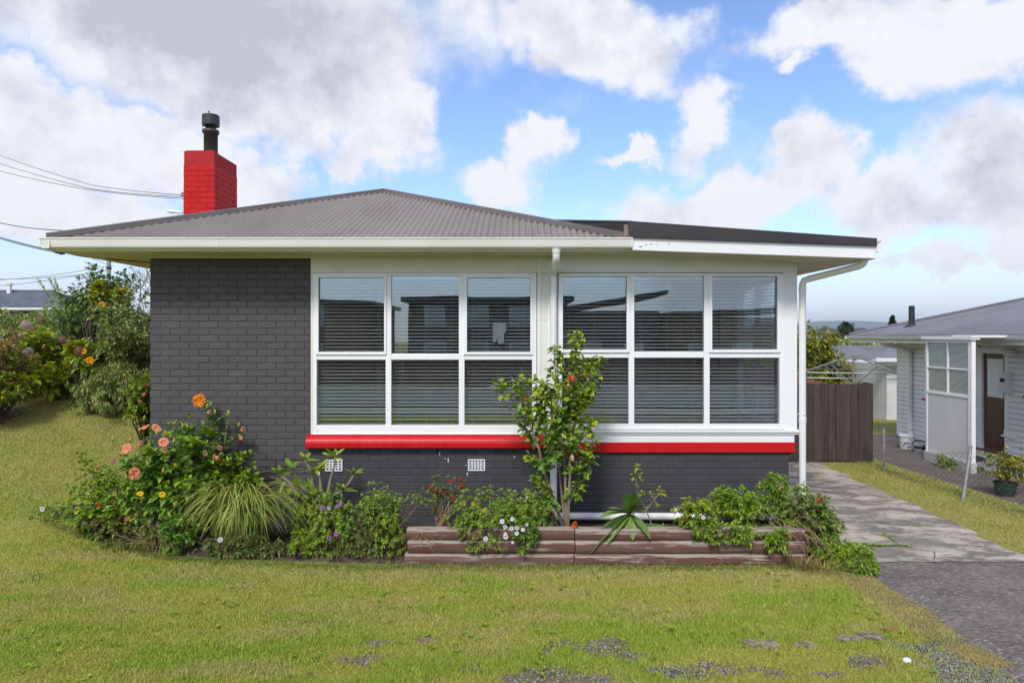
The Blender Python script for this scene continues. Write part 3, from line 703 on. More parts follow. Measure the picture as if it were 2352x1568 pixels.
LF = {
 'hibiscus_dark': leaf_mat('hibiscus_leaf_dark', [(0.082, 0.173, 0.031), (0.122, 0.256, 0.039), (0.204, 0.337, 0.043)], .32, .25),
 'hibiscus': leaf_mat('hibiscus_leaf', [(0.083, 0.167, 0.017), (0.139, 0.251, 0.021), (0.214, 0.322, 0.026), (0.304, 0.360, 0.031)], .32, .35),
 'bright': leaf_mat('bright_green_leaf', [(0.116, 0.225, 0.025), (0.197, 0.337, 0.034), (0.281, 0.360, 0.037)], .5, .35),
 'daisyleaf': leaf_mat('daisy_leaf', [(0.119, 0.229, 0.034), (0.193, 0.317, 0.046), (0.300, 0.360, 0.070)], .5, .3),
 'olive': leaf_mat('olive_leaf', [(0.120, 0.149, 0.050), (0.168, 0.196, 0.060), (0.216, 0.230, 0.080)], .55, .3),
 'lime': leaf_mat('lime_leaf', [(0.187, 0.262, 0.017), (0.262, 0.318, 0.025), (0.318, 0.337, 0.034)], .45, .4),
 'camellia': leaf_mat('camellia_leaf', [(0.052, 0.111, 0.041), (0.084, 0.173, 0.054), (0.155, 0.247, 0.090)], .3, .15),
 'feathery': leaf_mat('feathery_leaf', [(0.131, 0.221, 0.066), (0.208, 0.312, 0.092), (0.286, 0.360, 0.131)], .6, .25),
 'shrub': leaf_mat('mixed_shrub_leaf', [(0.097, 0.169, 0.048), (0.167, 0.267, 0.066), (0.303, 0.360, 0.099), (0.360, 0.360, 0.198)], .5, .25),
 'hydrangea': leaf_mat('hydrangea_leaf', [(0.146, 0.268, 0.019), (0.218, 0.340, 0.024), (0.316, 0.360, 0.028), (0.360, 0.360, 0.028)], .45, .35),
 'brownmix': leaf_mat('brown_tinged_leaf', [(0.197, 0.119, 0.051), (0.148, 0.155, 0.043), (0.271, 0.202, 0.085), (0.320, 0.178, 0.093)], .7, .25),
 'autumn': leaf_mat('yellowing_leaf', [(.09, .15, .02), (.15, .20, .02), (.24, .26, .02), (.40, .29, .02)], .6, .3),
 'tree': leaf_mat('distant_tree_leaf', [(0.030, 0.050, 0.020), (0.045, 0.070, 0.026), (0.060, 0.085, 0.035)], .7, .15),
 'conifer': leaf_mat('conifer_leaf', [(0.012, 0.035, 0.012), (0.020, 0.055, 0.016)], .7, .1),
 'drygrass': leaf_mat('dry_grass_blade', [(0.360, 0.297, 0.162), (0.340, 0.272, 0.128), (0.221, 0.230, 0.076)], .7, .3),
 'lemongrass': leaf_mat('lemongrass_blade', [(0.162, 0.286, 0.063), (0.261, 0.360, 0.083), (0.360, 0.360, 0.124), (0.360, 0.360, 0.145)], .5, .35),
 'weed': leaf_mat('weed_leaf', [(0.088, 0.154, 0.033), (0.154, 0.220, 0.055), (0.264, 0.220, 0.099)], .6, .3),
 'agave': leaf_mat('strap_leaf', [(0.102, 0.187, 0.043), (0.145, 0.238, 0.060), (0.187, 0.272, 0.051)], .35, .3),
 'deadleaf': leaf_mat('dead_leaf', [(0.120, 0.070, 0.040), (0.180, 0.110, 0.060), (0.100, 0.060, 0.050)], .8, .1),
}
def ribbons(P, A, L, W, droop, nseg=5, spread=.4, hk=.55):
    """arching grass blades: start P, azimuth A, length L, width W"""
    n = len(P); t = np.linspace(0, 1, nseg+1)[None]; L = np.broadcast_to(L, n)[:, None]; W = np.broadcast_to(W, n)[:, None]
    dr = np.broadcast_to(droop, n)[:, None]; sp = np.broadcast_to(spread, n)[:, None]
    hz_ = L*(sp*t+hk*dr*t*t); v = L*(np.sqrt(np.maximum(1-sp**2, .2))*t-.62*dr*t**2.2*1.1)
    ca, sa = np.cos(A)[:, None], np.sin(A)[:, None]
    cx = P[:, 0:1]+hz_*ca; cy = P[:, 1:2]+hz_*sa; cz = P[:, 2:3]+v
    w = W*(1-t**2.5)*.5+.0004
    b = rng.random((n, 1))*1.2-.6; px, py = -np.sin(A[:, None]+b), np.cos(A[:, None]+b)
    V = np.stack([np.stack([cx-px*w, cy-py*w, cz], 2), np.stack([cx+px*w, cy+py*w, cz+.15*w], 2)], 2)
    k = np.arange(nseg)[None]*2+np.arange(n)[:, None]*(nseg+1)*2
    Fc = np.stack([k, k+1, k+3, k+2], 2).reshape(-1, 4)
    return V.reshape(-1, 3), Fc
def quads_to(name, V, Fc, m, parent=None): return np_mesh(name, V, Fc, m, parent)

# ================================================================ THE BRICK HOUSE
def wx(u): return (u-1176)/184.47
def wz(v): return 2.45-(v-772)/184.47
house = thing('brick_house', (-.5, 0, 0), 'single storey charcoal painted brick house with grey corrugated roof, white windows and red trim', 'house')

# ---- walls
b = MB(); b.box(-4.505, -2.505, .0045, .24, -.3, 3.44); b.box(-4.505, -4.27, .24, 11.4, -.3, 3.44)
front_wall = b.build('front_wall', M['black_joint'], house)
b = MB(); b.box(-2.505, 3.435, -.007, .24, -.3, 1.055); b.box(3.20, 3.435, .24, 8, -.3, 1.055)
low_wall = b.build('foundation_wall', M['black_joint'], house)
BR = {}
def brick(parent, x0, x1, y, z0, h, joined=None, m='black_brick', dep=.03):
    L = round(x1-x0, 3)
    if joined is not None: joined.cbox(x0, x1, y, y+dep, z0, z0+h, .005); return
    k = (L, h, m, random.randrange(3))
    if k not in BR:
        q = MB(); q.cbox(-L/2, L/2, 0, dep, -h/2, h/2, .006)
        q.v = [(a+random.uniform(-.0018, .0018), c+random.uniform(-.001, .001), e+random.uniform(-.0015, .0015)) for a, c, e in q.v]
        BR[k] = q.mesh('brick', M[m])
    link('brick', BR[k], parent, ((x0+x1)/2, y+random.uniform(-.0012, .0012), z0+h/2), (0, R(random.uniform(-.12, .12)), 0))
def courses(x0, x1, ztop, n, phase, y, parent_fn):
    P_, J = .0862, .008
    for r_ in range(n):
        z0 = ztop-(r_+1)*P_; off = phase+(r_ % 2)*.12
        k = math.floor((x0-off)/.24); x = off+k*.24
        while x < x1-.01:
            a, c = max(x+J/2, x0), min(x+.24-J/2, x1)
            if c-a > .03: parent_fn(a, c, y, z0+J/2, P_-J)
            x += .24
cnt = [0]; rest = MB()
def up_b(a, c, y, z0, h):
    if cnt[0] < 300 and z0 > .95: cnt[0] += 1; brick(front_wall, a, c, y, z0, round(h, 4))
    else: brick(None, a, c, y, z0, h, rest)
courses(-4.51, -2.515, 3.238+2*.0862, 28, -4.257, 0, up_b)
rest_low = MB()
def low_b(a, c, y, z0, h):
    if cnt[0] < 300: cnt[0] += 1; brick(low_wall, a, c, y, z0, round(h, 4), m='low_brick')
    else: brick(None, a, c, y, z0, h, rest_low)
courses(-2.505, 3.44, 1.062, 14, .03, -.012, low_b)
courses(-4.51, -3.45, 3.41-28*.0862, 14, -4.257, 0, lambda *a: brick(None, *a, rest))
courses(-3.45, -2.508, 3.41-28*.0862, 14, -4.257, -.008, lambda *a: brick(None, *a, rest))
# side returns of both walls (stacked rows of bricks seen end on)
for r_ in range(40):
    z0 = 3.41-(r_+1)*.0862+.004
    if z0 < -.2: break
    x = .0 if r_ % 2 else .12; y = 0.02
    while y < 5.0:
        l_ = .11 if (y < .03 and r_ % 2) else .232
        rest.box(-4.51, -4.49, y, y+l_, z0, z0+.078)
        if z0 < .98: rest_low.box(3.42, 3.44, y, y+l_, z0, z0+.078)
        y += l_+.008
tag(rest.build('brickwork', M['black_brick'], front_wall), kind='stuff')
tag(rest_low.build('brickwork', M['low_brick'], low_wall), kind='stuff')
# specks of old paint on the lower wall
b = MB()
for x, y, w_, h_ in ((1051, 590, 4, 30), (1115, 640, 6, 34), (1092, 627, 10, 4), (1246, 678, 8, 4), (1258, 744, 6, 22), (1614, 615, 7, 14), (632, 1005, 4, 8)):
    p = z3(x, y, 8.48); b.prism([(p.x-w_*.0007, p.z-h_*.0006), (p.x+w_*.0009, p.z-h_*.0009), (p.x+w_*.0006, p.z+h_*.0009), (p.x-w_*.0008, p.z+h_*.0007)], -.016, -.011)
b.build('paint_fleck', M['white'], low_wall)

# ---- air bricks
def vent(cx, cz):
    b = MB(); w_, h_ = .106, .070; y0, y1 = -.030, -.012
    b.box(cx-w_, cx+w_, y0, y1, cz-h_, cz-h_+.012); b.box(cx-w_, cx+w_, y0, y1, cz+h_-.012, cz+h_)
    b.box(cx-w_, cx-w_+.014, y0, y1, cz-h_+.012, cz+h_-.012); b.box(cx+w_-.014, cx+w_, y0, y1, cz-h_+.012, cz+h_-.012)
    for i in range(1, 5): x = cx-w_+.014+(2*w_-.028)*i/5; b.box(x-.006, x+.006, y0+.002, y1, cz-h_+.012, cz+h_-.012)
    for i in range(1, 4): z = cz-h_+.012+(2*h_-.024)*i/4; b.box(cx-w_+.014, cx+w_-.014, y0+.004, y1, z-.005, z+.005)
    v = b.build('air_vent', M['white'], house)
    q = MB(); q.box(cx-w_+.01, cx+w_-.01, -.0125, -.011, cz-h_+.01, cz+h_-.01); q.build('vent_opening', M['dark_hole'], v)
vent((764.5-1176)/186, 2.45-(1070-772)/186); vent((1094-1176)/186, 2.45-(1069-772)/186); vent(wx(457), wz(1079))

# ---- white cladding round the windows
b = MB()
b.box(-2.505, .569, -.004, .12, wz(627)+.003, 3.44)
b.box(-2.505, wx(720)-.002, -.006, .12, wz(997), wz(627)+.003)
for z0, z1 in ((wz(997), wz(906)-.0015), (wz(906)+.0015, wz(736)-.0015), (wz(736)+.0015, wz(627)+.001)): b.box(wx(1233), .57, -.002, .12, z0, z1)
b.build('head_board', M['head_board'], house, bevel=.003)
b = MB(); b.box(wx(1233)+.02, wx(1233)+.045, -.014, -.003, wz(997), 3.42); b.box(.445, .57, -.016, -.003, wz(997), wz(600))
b.build('cover_strip', M['white'], house, bevel=.003)
b = MB()
b.box(.57, 3.53, -.048, .12, wz(627)+.004, 3.47)                                 # head above the right window
b.box(wx(1797)+.002, 3.53, -.050, .12, 1.29, wz(627)+.004); b.box(.57, wx(1283)-.002, -.05, .12, 1.29, wz(627)+.004)
b.box(3.40, 3.528, .12, .36, 1.29, 3.45); b.box(3.40, 3.528, 1.9, 8, 1.29, 3.3); b.box(3.40, 3.528, .36, 1.9, 3.2, 3.4)
b.build('corner_board', M['white'], house, bevel=.003)
b = MB(); b.box(.60, 3.56, -.075, -.03, 1.262, 1.296); b.box(.60, 3.56, -.058, .12, 1.235, 1.262); b.box(3.40, 3.56, .12, 8, 1.235, 1.296)
b.build('sill_board', M['white'], house, bevel=.004)
b = MB(); b.box(.60, 3.50, -.040, .12, 1.137, 1.235); b.box(3.38, 3.50, .12, 8, 1.137, 1.235)
b.build('apron_board', M['white'], house, bevel=.002)
b = MB(); b.box(.60, 3.505, -.052, .12, 1.012, 1.137); b.box(3.38, 3.505, .12, 8, 1.012, 1.137)
b.build('red_apron', M['red_paint'], house, bevel=.005)
b = MB(); b.box(3.44, 3.49, -.03, .12, .975, 1.012); b.build('shadow_batten', M['black_joint'], house)

# ---- red tiled sill below the left window
sill = part('window_sill', house); tiles = {}
prof = [(0.01, 1.07), (-.098, 1.07), (-.106, 1.085), (-.108, 1.135), (-.102, 1.160), (-.088, 1.182), (-.062, 1.198), (0.01, 1.236)]
x = -2.545
i = 0
while x < .56:
    w_ = .108; k = i % 4
    if k not in tiles:
        q = MB(); j = random.uniform(-.0015, .0015); q.prism([(a+j, c-1.15) for a, c in prof], -.0532, .0532, 'x'); tiles[k] = q.mesh('sill_tile', M['red_brick'] if k == 9 else M['red_paint'])
    link('sill_tile', tiles[k], sill, (x+w_/2, random.uniform(-.001, .001), 1.15)); x += w_; i += 1
b = MB(); b.box(-2.54, .56, -.09, 0, 1.075, 1.17); b.build('sill_bed', M['red_joint'], sill)

# ---- windows
def window(name_label, us, vs, sash_cols, y, sashv, bottom):
    """US: outer left, then glass edges pairs, outer right; VS: outer top, glass top, transom top, transom bottom, glass bottom, outer bottom"""
    w = part('window', house)
    X = [wx(u) for u in us]; Zt, Zg, Z1, Z2, Z3, Z4 = [wz(v) for v in vs]
    b = MB(); yo, yi = y-.035, y+.06
    b.box(X[0], X[1], yo, yi, Z4, Zt); b.box(X[-2], X[-1], yo, yi, Z4, Zt)
    b.box(X[1], X[-2], yo, yi, Zg, Zt); b.box(X[1], X[-2], yo, yi, Z4, Z3)
    for i in range(2, len(X)-2, 2): b.box(X[i], X[i+1], yo+.004, yi-.003, Z3, Zg)
    for i in range(1, len(X)-1, 2): b.box(X[i], X[i+1], yo+.007, yi-.005, Z2, Z1)
    b.box(X[0]-.006, X[-1]+.006, yo-.012, yo, Z4-.001, Z4+.016)
    b.build('window_frame', M['white_frame'], w, bevel=.004)
    n = 0
    for i in range(1, len(X)-1, 2):
        if n in sash_cols:
            a0, a1, s0, s1 = sash_cols[n]; a0, a1 = wx(a0), wx(a1); s0, s1 = wz(s0), wz(s1)
            q = MB(); o0, o1, t0, t1 = X[i]-.012, X[i+1]+.012, Z1-.012, Zg+.012
            q.box(o0, a0, yo-.014, yo+.03, t0, t1); q.box(a1, o1, yo-.014, yo+.03, t0, t1); q.box(a0, a1, yo-.014, yo+.03, t0, s1); q.box(a0, a1, yo-.014, yo+.03, s0, t1)
            q.build('sash', M['white_frame'], w, bevel=.004)
            q = MB(); q.box(a0, a1, y-.012, y-.008, s1, s0); q.build('pane', M['glass'], w)
            q = MB(); q.tube([(a0, yo+.008, s0), (a0, yo+.008, s1), (a1, yo+.008, s1), (a1, yo+.008, s0), (a0, yo+.008, s0)], .003, 4, False); q.build('glazing_seal', M['rubber'], w)
        else:
            q = MB(); q.box(X[i], X[i+1], y, y+.004, Z1, Zg); q.build('pane', M['glass'], w)
        q = MB(); q.box(X[i], X[i+1], y+.001, y+.005, Z3, Z2); q.build('pane', M['glass'], w)
        n += 1
    q = MB()
    for u in ([X[0]+.06, (X[0]+X[-1])/2+.05, X[-1]-.06]): q.box(u-.007, u+.007, yo-.003, yo+.001, Z4+.035, Z4+.039)
    q.build('drain_slot', M['dark_hole'], w)
    return w
window('left', [720, 728, 886, 899, 1054, 1067, 1222, 1232], [627, 633, 812, 826, 976, 997], {0: (733, 883, 638, 808), 2: (1073, 1218, 638, 808)}, .02, None, None)
window('right', [1283, 1290, 1442, 1455, 1614, 1627, 1786, 1797], [628, 635, 807, 821, 972, 984], {0: (1292, 1437, 636, 802), 2: (1632, 1780, 636, 802)}, -.03, None, None)
# side window of the sunroom, seen through the front one
b = MB()
for a in (.36, 1.12, 1.86): b.box(3.43, 3.50, a, a+.04, 1.296, 3.2)
b.box(3.432, 3.498, .40, 1.86, 1.296, 1.33); b.box(3.432, 3.498, .40, 1.86, 3.16, 3.2)
sw = b.build('side_window', M['white_frame'], house)
b = MB(); b.box(3.462, 3.466, .40, 1.12, 1.33, 3.16); b.box(3.462, 3.466, 1.16, 1.86, 1.33, 3.16); b.build('pane', M['glass'], sw)
b = MB(); b.box(3.40, 3.53, 1.9, 8, 1.05, 1.3); b.build('side_panel', M['white'], house)

# ---- rooms behind the glass
b = MB()
b.box(-4.26, 3.19, .26, 4.3, .50, .58)
b.build('floor', M['carpet'], house)
b = MB(); b.box(-4.26, 3.39, .13, 4.3, 3.33, 3.38); b.box(-4.26, 3.19, 4.2, 4.3, .58, 3.33); b.box(-2.62, -2.52, .25, 4.2, .58, 3.33)
b.box(.40, .50, .125, 1.2, .58, 3.33); b.box(.40, .50, 2.1, 4.2, .58, 3.33); b.box(3.19, 3.39, 1.95, 4.3, .58, 3.33); b.box(3.19, 3.39, .25, 1.95, .58, 1.29)
b.build('room_wall', M['plaster'], house)
# sofa and side table standing dimly in the rooms
t = thing('sofa', (-1.2, 3.1, .58), 'dim dark sofa inside the left hand room behind the blinds', 'sofa')
b = MB(); b.box(-2.2, -.2, 2.75, 3.55, .60, 1.0); b.build('seat', M['carpet'], t, bevel=.04)
b = MB(); b.box(-2.2, -.2, 3.55, 3.8, .60, 1.45); b.build('backrest', M['plaster'], t, bevel=.05)
t = thing('cupboard', (2.3, 3.7, .58), 'pale cupboard standing inside the right hand room behind the blinds', 'cupboard')
b = MB(); b.box(1.7, 2.5, 3.4, 3.9, .60, 2.3); b.build('carcass', M['blind'], t, bevel=.01)
b = MB(); b.box(1.72, 2.09, 3.37, 3.40, .66, 2.27); b.build('door', M['blind'], t); b = MB(); b.box(2.11, 2.48, 3.37, 3.40, .66, 2.27); b.build('door', M['blind'], t)

# ---- venetian blinds, one behind each column of panes
def blind(x0, x1, ztop, zbot, y, label, side=False):
    t = thing('venetian_blind', ((x0+x1)/2, y, zbot), label, 'blind', 'cream venetian blinds behind the windows')
    L = x1-x0; key = ('slat', round(L, 3), side)
    if key not in BR:
        q = MB(); th = R(15); w_ = .024
        vs = []
        for sgn in (-1, 1):
            for k_, (a, c) in enumerate(((-w_, -.0), (-w_*.4, .0025), (w_*.4, .0025), (w_, 0))):
                yy, zz = a*math.cos(th)-c*math.sin(th), a*math.sin(th)+c*math.cos(th)
                for e in (0, .0028): vs.append((sgn*L/2, yy, zz+e))
        fs = []
        for k_ in range(3):
            a = k_*2; fs += [(a, a+2, a+10, a+8), (a+1, a+9, a+11, a+3)]
        fs += [(0, 8, 9, 1), (6, 7, 15, 14)]
        q.add(vs, fs); BR[key] = q.mesh('slat', M['blind'])
    z = ztop-.075; rot = (0, 0, R(90)) if side else None; n = 0
    while z > zbot+.05:
        link('slat', BR[key], t, ((x0+x1)/2, y, z+random.uniform(-.0008, .0008)) if not side else (y, (x0+x1)/2, z), rot); z -= .0432; n += 1
    b = MB(); c = MB()
    if not side:
        b.box(x0, x1, y-.026, y+.026, ztop-.045, ztop); b.box(x0, x1, y-.024, y+.024, zbot+.012, zbot+.030)
        for f in (.13, .5, .87):
            X = x0+L*f; c.box(X-.0018, X+.0018, y-.027, y-.0255, zbot+.02, ztop-.04); c.box(X-.0018, X+.0018, y+.0255, y+.027, zbot+.02, ztop-.04)
        X = x0+.06; c.tube([(X, y-.034, ztop-.05), (X+.004, y-.036, ztop-1.1), (X+.002, y-.034, ztop-1.2)], .002, 4); c.lathe([(0, 0), (.008, .0), (.005, .035), (0, .04)], (X+.002, y-.034, ztop-1.24), 6)
    else:
        b.box(y-.026, y+.026, x0, x1, ztop-.045, ztop); b.box(y-.024, y+.024, x0, x1, zbot+.012, zbot+.03)
        for f in (.2, .8): c.box(y-.03, y-.028, x0+L*f, x0+L*f+.004, zbot+.02, ztop-.04)
    b.build('rail', M['blind'], t); c.build('ladder_cord', M['cord'], t)
BL = ['venetian blind behind the leftmost column of the left window, pull cord at its edge', 'venetian blind behind the middle column of the left window',
      'venetian blind behind the right column of the left window, paper in front', 'venetian blind behind the left column of the right window, partly hidden by the hibiscus tree',
      'venetian blind behind the middle column of the right window', 'venetian blind behind the rightmost column of the right window beside the house corner']
for i, (a, c) in enumerate(((725, 890), (895, 1058), (1063, 1226))): blind(wx(a), wx(c), wz(632), wz(980), .115, BL[i])
for i, (a, c) in enumerate(((1287, 1446), (1451, 1618), (1623, 1783))): blind(wx(a), wx(c), wz(633), wz(977), .068, BL[i+3])
blind(.38, 1.86, 3.18, 1.30, 3.36, 'venetian blind on the side window round the house corner, its slats bright', True)
p = at(1147, 765, 8.56); b = MB()
def sheet(pts, y, z3_=None): return [((zx-1422-49)/1.845/1.7415/184.47*1.0+p.x, -((zy-707)/1.845/1.7415/184.47)+p.z) for zx, zy in pts]
b.prism(sheet([(1422, 627), (1522, 627), (1522, 690), (1505, 716), (1508, 776), (1520, 776), (1488, 788), (1462, 784), (1452, 748), (1446, 772), (1422, 772)], 0), .052, .0525)
tag(b.build('paper_sheet', M['paper']), 'torn white paper stuck inside the upper right pane of the left window', 'paper')

# ---- roof
EZ, EY, EX0, EX1 = 3.578, -.585, -5.36, 1.36
AP = Vector((-2.12, 2.76, 4.83)); PITCH = .0762
def corrug(name, A, B, up, Lf, m, parent, amp=.0085, ns=8, seg=1, lap=0):
    """corrugated steel: eave line A to B, UP slope direction, Lf(s) length of the sheet at s metres from A"""
    A, B, up = Vector(A), Vector(B), Vector(up).normalized(); e = (B-A); W = e.length; e.normalize(); n = e.cross(up).normalized()
    if n.z < 0: n = -n
    s = np.arange(0, W, PITCH/ns); L = np.array([max(Lf(t), 0.0) for t in s]); off = amp*np.sin(2*math.pi*s/PITCH)+.003*(((s/PITCH+.25)//10) % 2)
    A_, e_, u_, n_ = (np.array(q) for q in (A, e, up, n)); rows = []
    for k in range(seg+1): rows.append(A_+s[:, None]*e_+u_*(L*k/seg)[:, None]+n_*off[:, None])
    V = np.concatenate(rows); N_ = len(s); i = np.arange(N_-1)
    Fc = np.concatenate([np.stack([i+k*N_, i+1+k*N_, i+1+(k+1)*N_, i+(k+1)*N_], 1) for k in range(seg)])
    return np_mesh(name, V, Fc, m, parent, smooth=True)
roof = part('roof', house)
slope = Vector((0, AP.y-EY, AP.z-EZ)); SL = slope.length
wl, wr = AP.x-EX0, EX1-AP.x
corrug('front_sheeting', (EX0, EY-.03, EZ), (EX1, EY-.03, EZ), slope, lambda s: (min(s/wl, (EX1-EX0-s)/wr))*SL+.03, M['roof'], roof, .0125)
sl2 = Vector((AP.x-EX0, 0, AP.z-EZ)); L2 = sl2.length
corrug('left_sheeting', (EX0-.03, EY, EZ), (EX0-.03, 12, EZ), sl2, lambda s: min(s/(AP.y-EY), 1)*L2+.02, M['roof'], roof, .0085, 6)
b = MB(); b.add([AP, (AP.x, 12, AP.z), (EX1, 12, EZ), (EX1, EY, EZ)], [(0, 1, 2, 3)]); b.build('right_sheeting', M['roof'], roof)
b = MB()
def cap(a, c, r=.036, wing=.10):
    a, c = Vector(a), Vector(c); d = (c-a).normalized(); side = d.cross(Vector((0, 0, 1))).normalized()
    b.tube([a+Vector((0, 0, .022)), c+Vector((0, 0, .022))], r, 8)
    for s_ in (1, -1):
        w1 = side*s_*wing+Vector((0, 0, -.018)); h_ = Vector((0, 0, .016))
        b.add([a+side*s_*r*.7+h_, c+side*s_*r*.7+h_, c+w1+h_, a+w1+h_, a+w1-Vector((0, 0, .008)), c+w1-Vector((0, 0, .008))], [(0, 1, 2, 3), (3, 2, 5, 4)])
cap((EX0-.02, EY-.02, EZ+.01), AP); cap(AP, (AP.x, 12, AP.z)); cap((EX1, EY, EZ+.01), AP)
b.build('hip_capping', M['roof_cap'], roof)
b = MB()     # screws in three rows
for r_, fr in enumerate((.03, .30, .62, .93)):
    s = .09+.01*r_
    while s < EX1-EX0:
        Lm = min(s/wl, (EX1-EX0-s)/wr)*SL; t_ = .03+r_*.86
        if t_ < Lm-.08:
            q = Vector((EX0+round(s/PITCH)*PITCH+PITCH*.25, EY-.03, EZ))+slope.normalized()*t_
            b.lathe([(.008, .008), (.008, .014), (.004, .017), (0, .018)], q, 5)
        s += PITCH*(3 if r_ else 2)
tag(b.build('roof_screws', M['screw'], roof), kind='stuff')
b = MB()      # gable closing at the back, ceiling deck
b.prism([(EX0+.05, EZ-.06), (EX1-.02, EZ-.06), (AP.x, AP.z-.03)], 11.4, 11.45); b.build('back_gable', M['white'], roof)
# verge flashing and skillion roof over the sunroom
b = MB()
b.prism([(1.34, 3.775), (4.195, 3.575), (4.195, 3.494), (1.38, 3.592)], -.655, -.62)
b.prism([(1.34, 3.772), (4.195, 3.572), (4.195, 3.55), (1.34, 3.75)], -.62, -.42)
b.prism([(1.32, 3.765), (4.195, 3.483), (4.195, 3.488), (1.34, 3.595)][:1]+[(4.195, 3.50), (4.195, 3.488), (1.36, 3.586)], -.665, -.655)
b.build('barge_flashing', M['flashing'], roof)
b = MB(); b.prism([(1.30, 3.74), (4.22, 3.54), (4.22, 3.50), (1.30, 3.60)], -.60, 8.0); b.build('skillion_sheet', M['roof'], roof)
b = MB()
A_, B_, C_, D_ = Vector((1.345, -.60, 3.765)), Vector((.53, .24, 3.925)), Vector((.56, .20, 3.80)), Vector((1.40, -.62, 3.585))
bk = Vector((.25, .25, 0))
b.add([A_, B_, C_, D_, A_+bk, B_+bk, C_+bk, D_+bk], [(0, 3, 2, 1), (4, 5, 6, 7), (0, 1, 5, 4), (2, 3, 7, 6), (1, 2, 6, 5), (0, 4, 7, 3)])
b.tube([A_+Vector((.03, -.01, .0)), B_], .022, 6)
b.build('junction_flashing', M['flashing'], roof)
b = MB(); b.prism([(1.385, 3.585), (4.195, 3.486), (4.195, 3.345), (1.385, 3.442)], -.632, -.600); b.build('barge_board', M['white'], house, bevel=.003)
b = MB(); b.prism([(1.36, 3.447), (4.17, 3.352), (4.17, 3.34), (1.36, 3.436)], -.6, .0); b.prism([(3.53, 3.373), (4.17, 3.35), (4.17, 3.338), (3.53, 3.361)], 0, 8)
b.prism([(4.17, 3.50), (4.195, 3.50), (4.195, 3.34), (4.17, 3.34)], -.60, 8)
b.build('skillion_soffit', M['soffit'], house)
b = MB(); b.box(-5.31, 1.385, -.52, 0.0, 3.445, 3.455); b.box(-5.31, -4.51, 0, 11.4, 3.445, 3.455); b.box(-4.51, 0.57, 0, .25, 3.445, 3.455)
b.box(-4.51, 1.38, -.028, -.0045, 3.418, 3.445)
b.build('soffit', M['soffit'], house)
b = MB(); b.box(-5.335, 1.385, -.545, -.52, 3.44, 3.55); b.box(-5.335, -5.31, -.52, 11.4, 3.44, 3.55); b.build('fascia', M['gutter_white'], house, bevel=.003)
def gut(sx): return [(-.545, 3.57), (-.545, 3.462), (-.612, 3.458), (-.645, 3.478), (-.655, 3.512), (-.668, 3.566), (-.676, 3.570), (-.676, 3.582), (-.655, 3.582), (-.650, 3.55), (-.640, 3.50), (-.61, 3.468), (-.555, 3.470), (-.555, 3.57)]
b = MB(); b.prism(gut(1), -5.435, 1.385, 'x'); b.prism([(-.545, 3.462), (-.66, 3.47), (-.674, 3.58), (-.545, 3.57)], 1.375, 1.387, 'x')
b.prism([(a-4.765, c) for a, c in gut(1)], -.67, 11.4, 'y')
for x in (-3.4, -1.0, .30, .72): b.prism([(a-.004 if a < -.6 else a, c-.002 if c < 3.5 else c+.002) for a, c in gut(1)], x, x+.035, 'x')
b.build('gutter', M['gutter_white'], house)
b = MB(); pg = [(4.195, 3.50), (4.195, 3.42), (4.230, 3.42), (4.260, 3.46), (4.275, 3.53), (4.290, 3.555), (4.260, 3.555), (4.245, 3.47), (4.210, 3.435), (4.210, 3.5)]
b.prism(pg, -.63, 8); b.prism([(4.195, 3.50), (4.195, 3.42), (4.230, 3.42), (4.260, 3.46), (4.290, 3.555)], -.64, -.63); b.build('side_gutter', M['gutter_white'], house)
# red-brown end of the timber showing at both eave corners
b = MB(); b.box(EX0+.02, EX0+.30, EY-.02, EY+.02, EZ-.01, EZ+.022, .004); b.box(1.22, 1.40, EY-.03, EY+.02, EZ-.005, EZ+.03, .004); b.build('eave_filler', M['terracotta'], roof)

# ---- downpipes
b = MB(); px = .513
b.lathe([(.060, .0), (.052, -.02), (.050, -.05)], (px, -.60, 3.462), 14)
b.tube([(px, -.60, 3.45), (px, -.60, 3.37), (px, -.585, 3.335), (px, -.12, 3.24), (px, -.075, 3.215), (px, -.065, 3.17), (px, -.065, .10)], .043, 14)
for z in (3.17, 1.62): b.tube([(px, -.065, z), (px, -.065, z-.07)], .047, 14)
b.box(px-.06, px+.06, -.03, -.014, 3.15, 3.17)
b.build('downpipe', M['pipe'], house, smooth=True)
b = MB()
b.tube([(4.14, -.48, 3.37), (4.14, -.48, 3.33), (4.12, -.47, 3.295), (4.10, -.44, 3.278), (3.65, -.12, 3.155), (3.60, -.085, 3.135), (3.585, -.075, 3.09), (3.585, -.075, -.02)], .041, 14)
for z in (3.05, 1.45): b.tube([(3.585, -.075, z), (3.585, -.075, z-.06)], .045, 14)
b.tube([(3.53, -.07, 1.49), (3.60, -.128, 1.49)], .008, 5); b.build('corner_downpipe', M['pipe'], house, smooth=True)
b = MB(); b.tube([(.55, -.085, .235), (3.4, -.085, .225)], .046, 14); b.tube([(.50, -.075, .235), (.57, -.085, .235)], .056, 14)
b.tube([(2.02, -.085, .23), (2.05, -.085, .23)], .051, 14); b.box(2.015, 2.05, -.06, -.012, .23, .33); b.build('drain_pipe', M['pipe'], house, smooth=True)

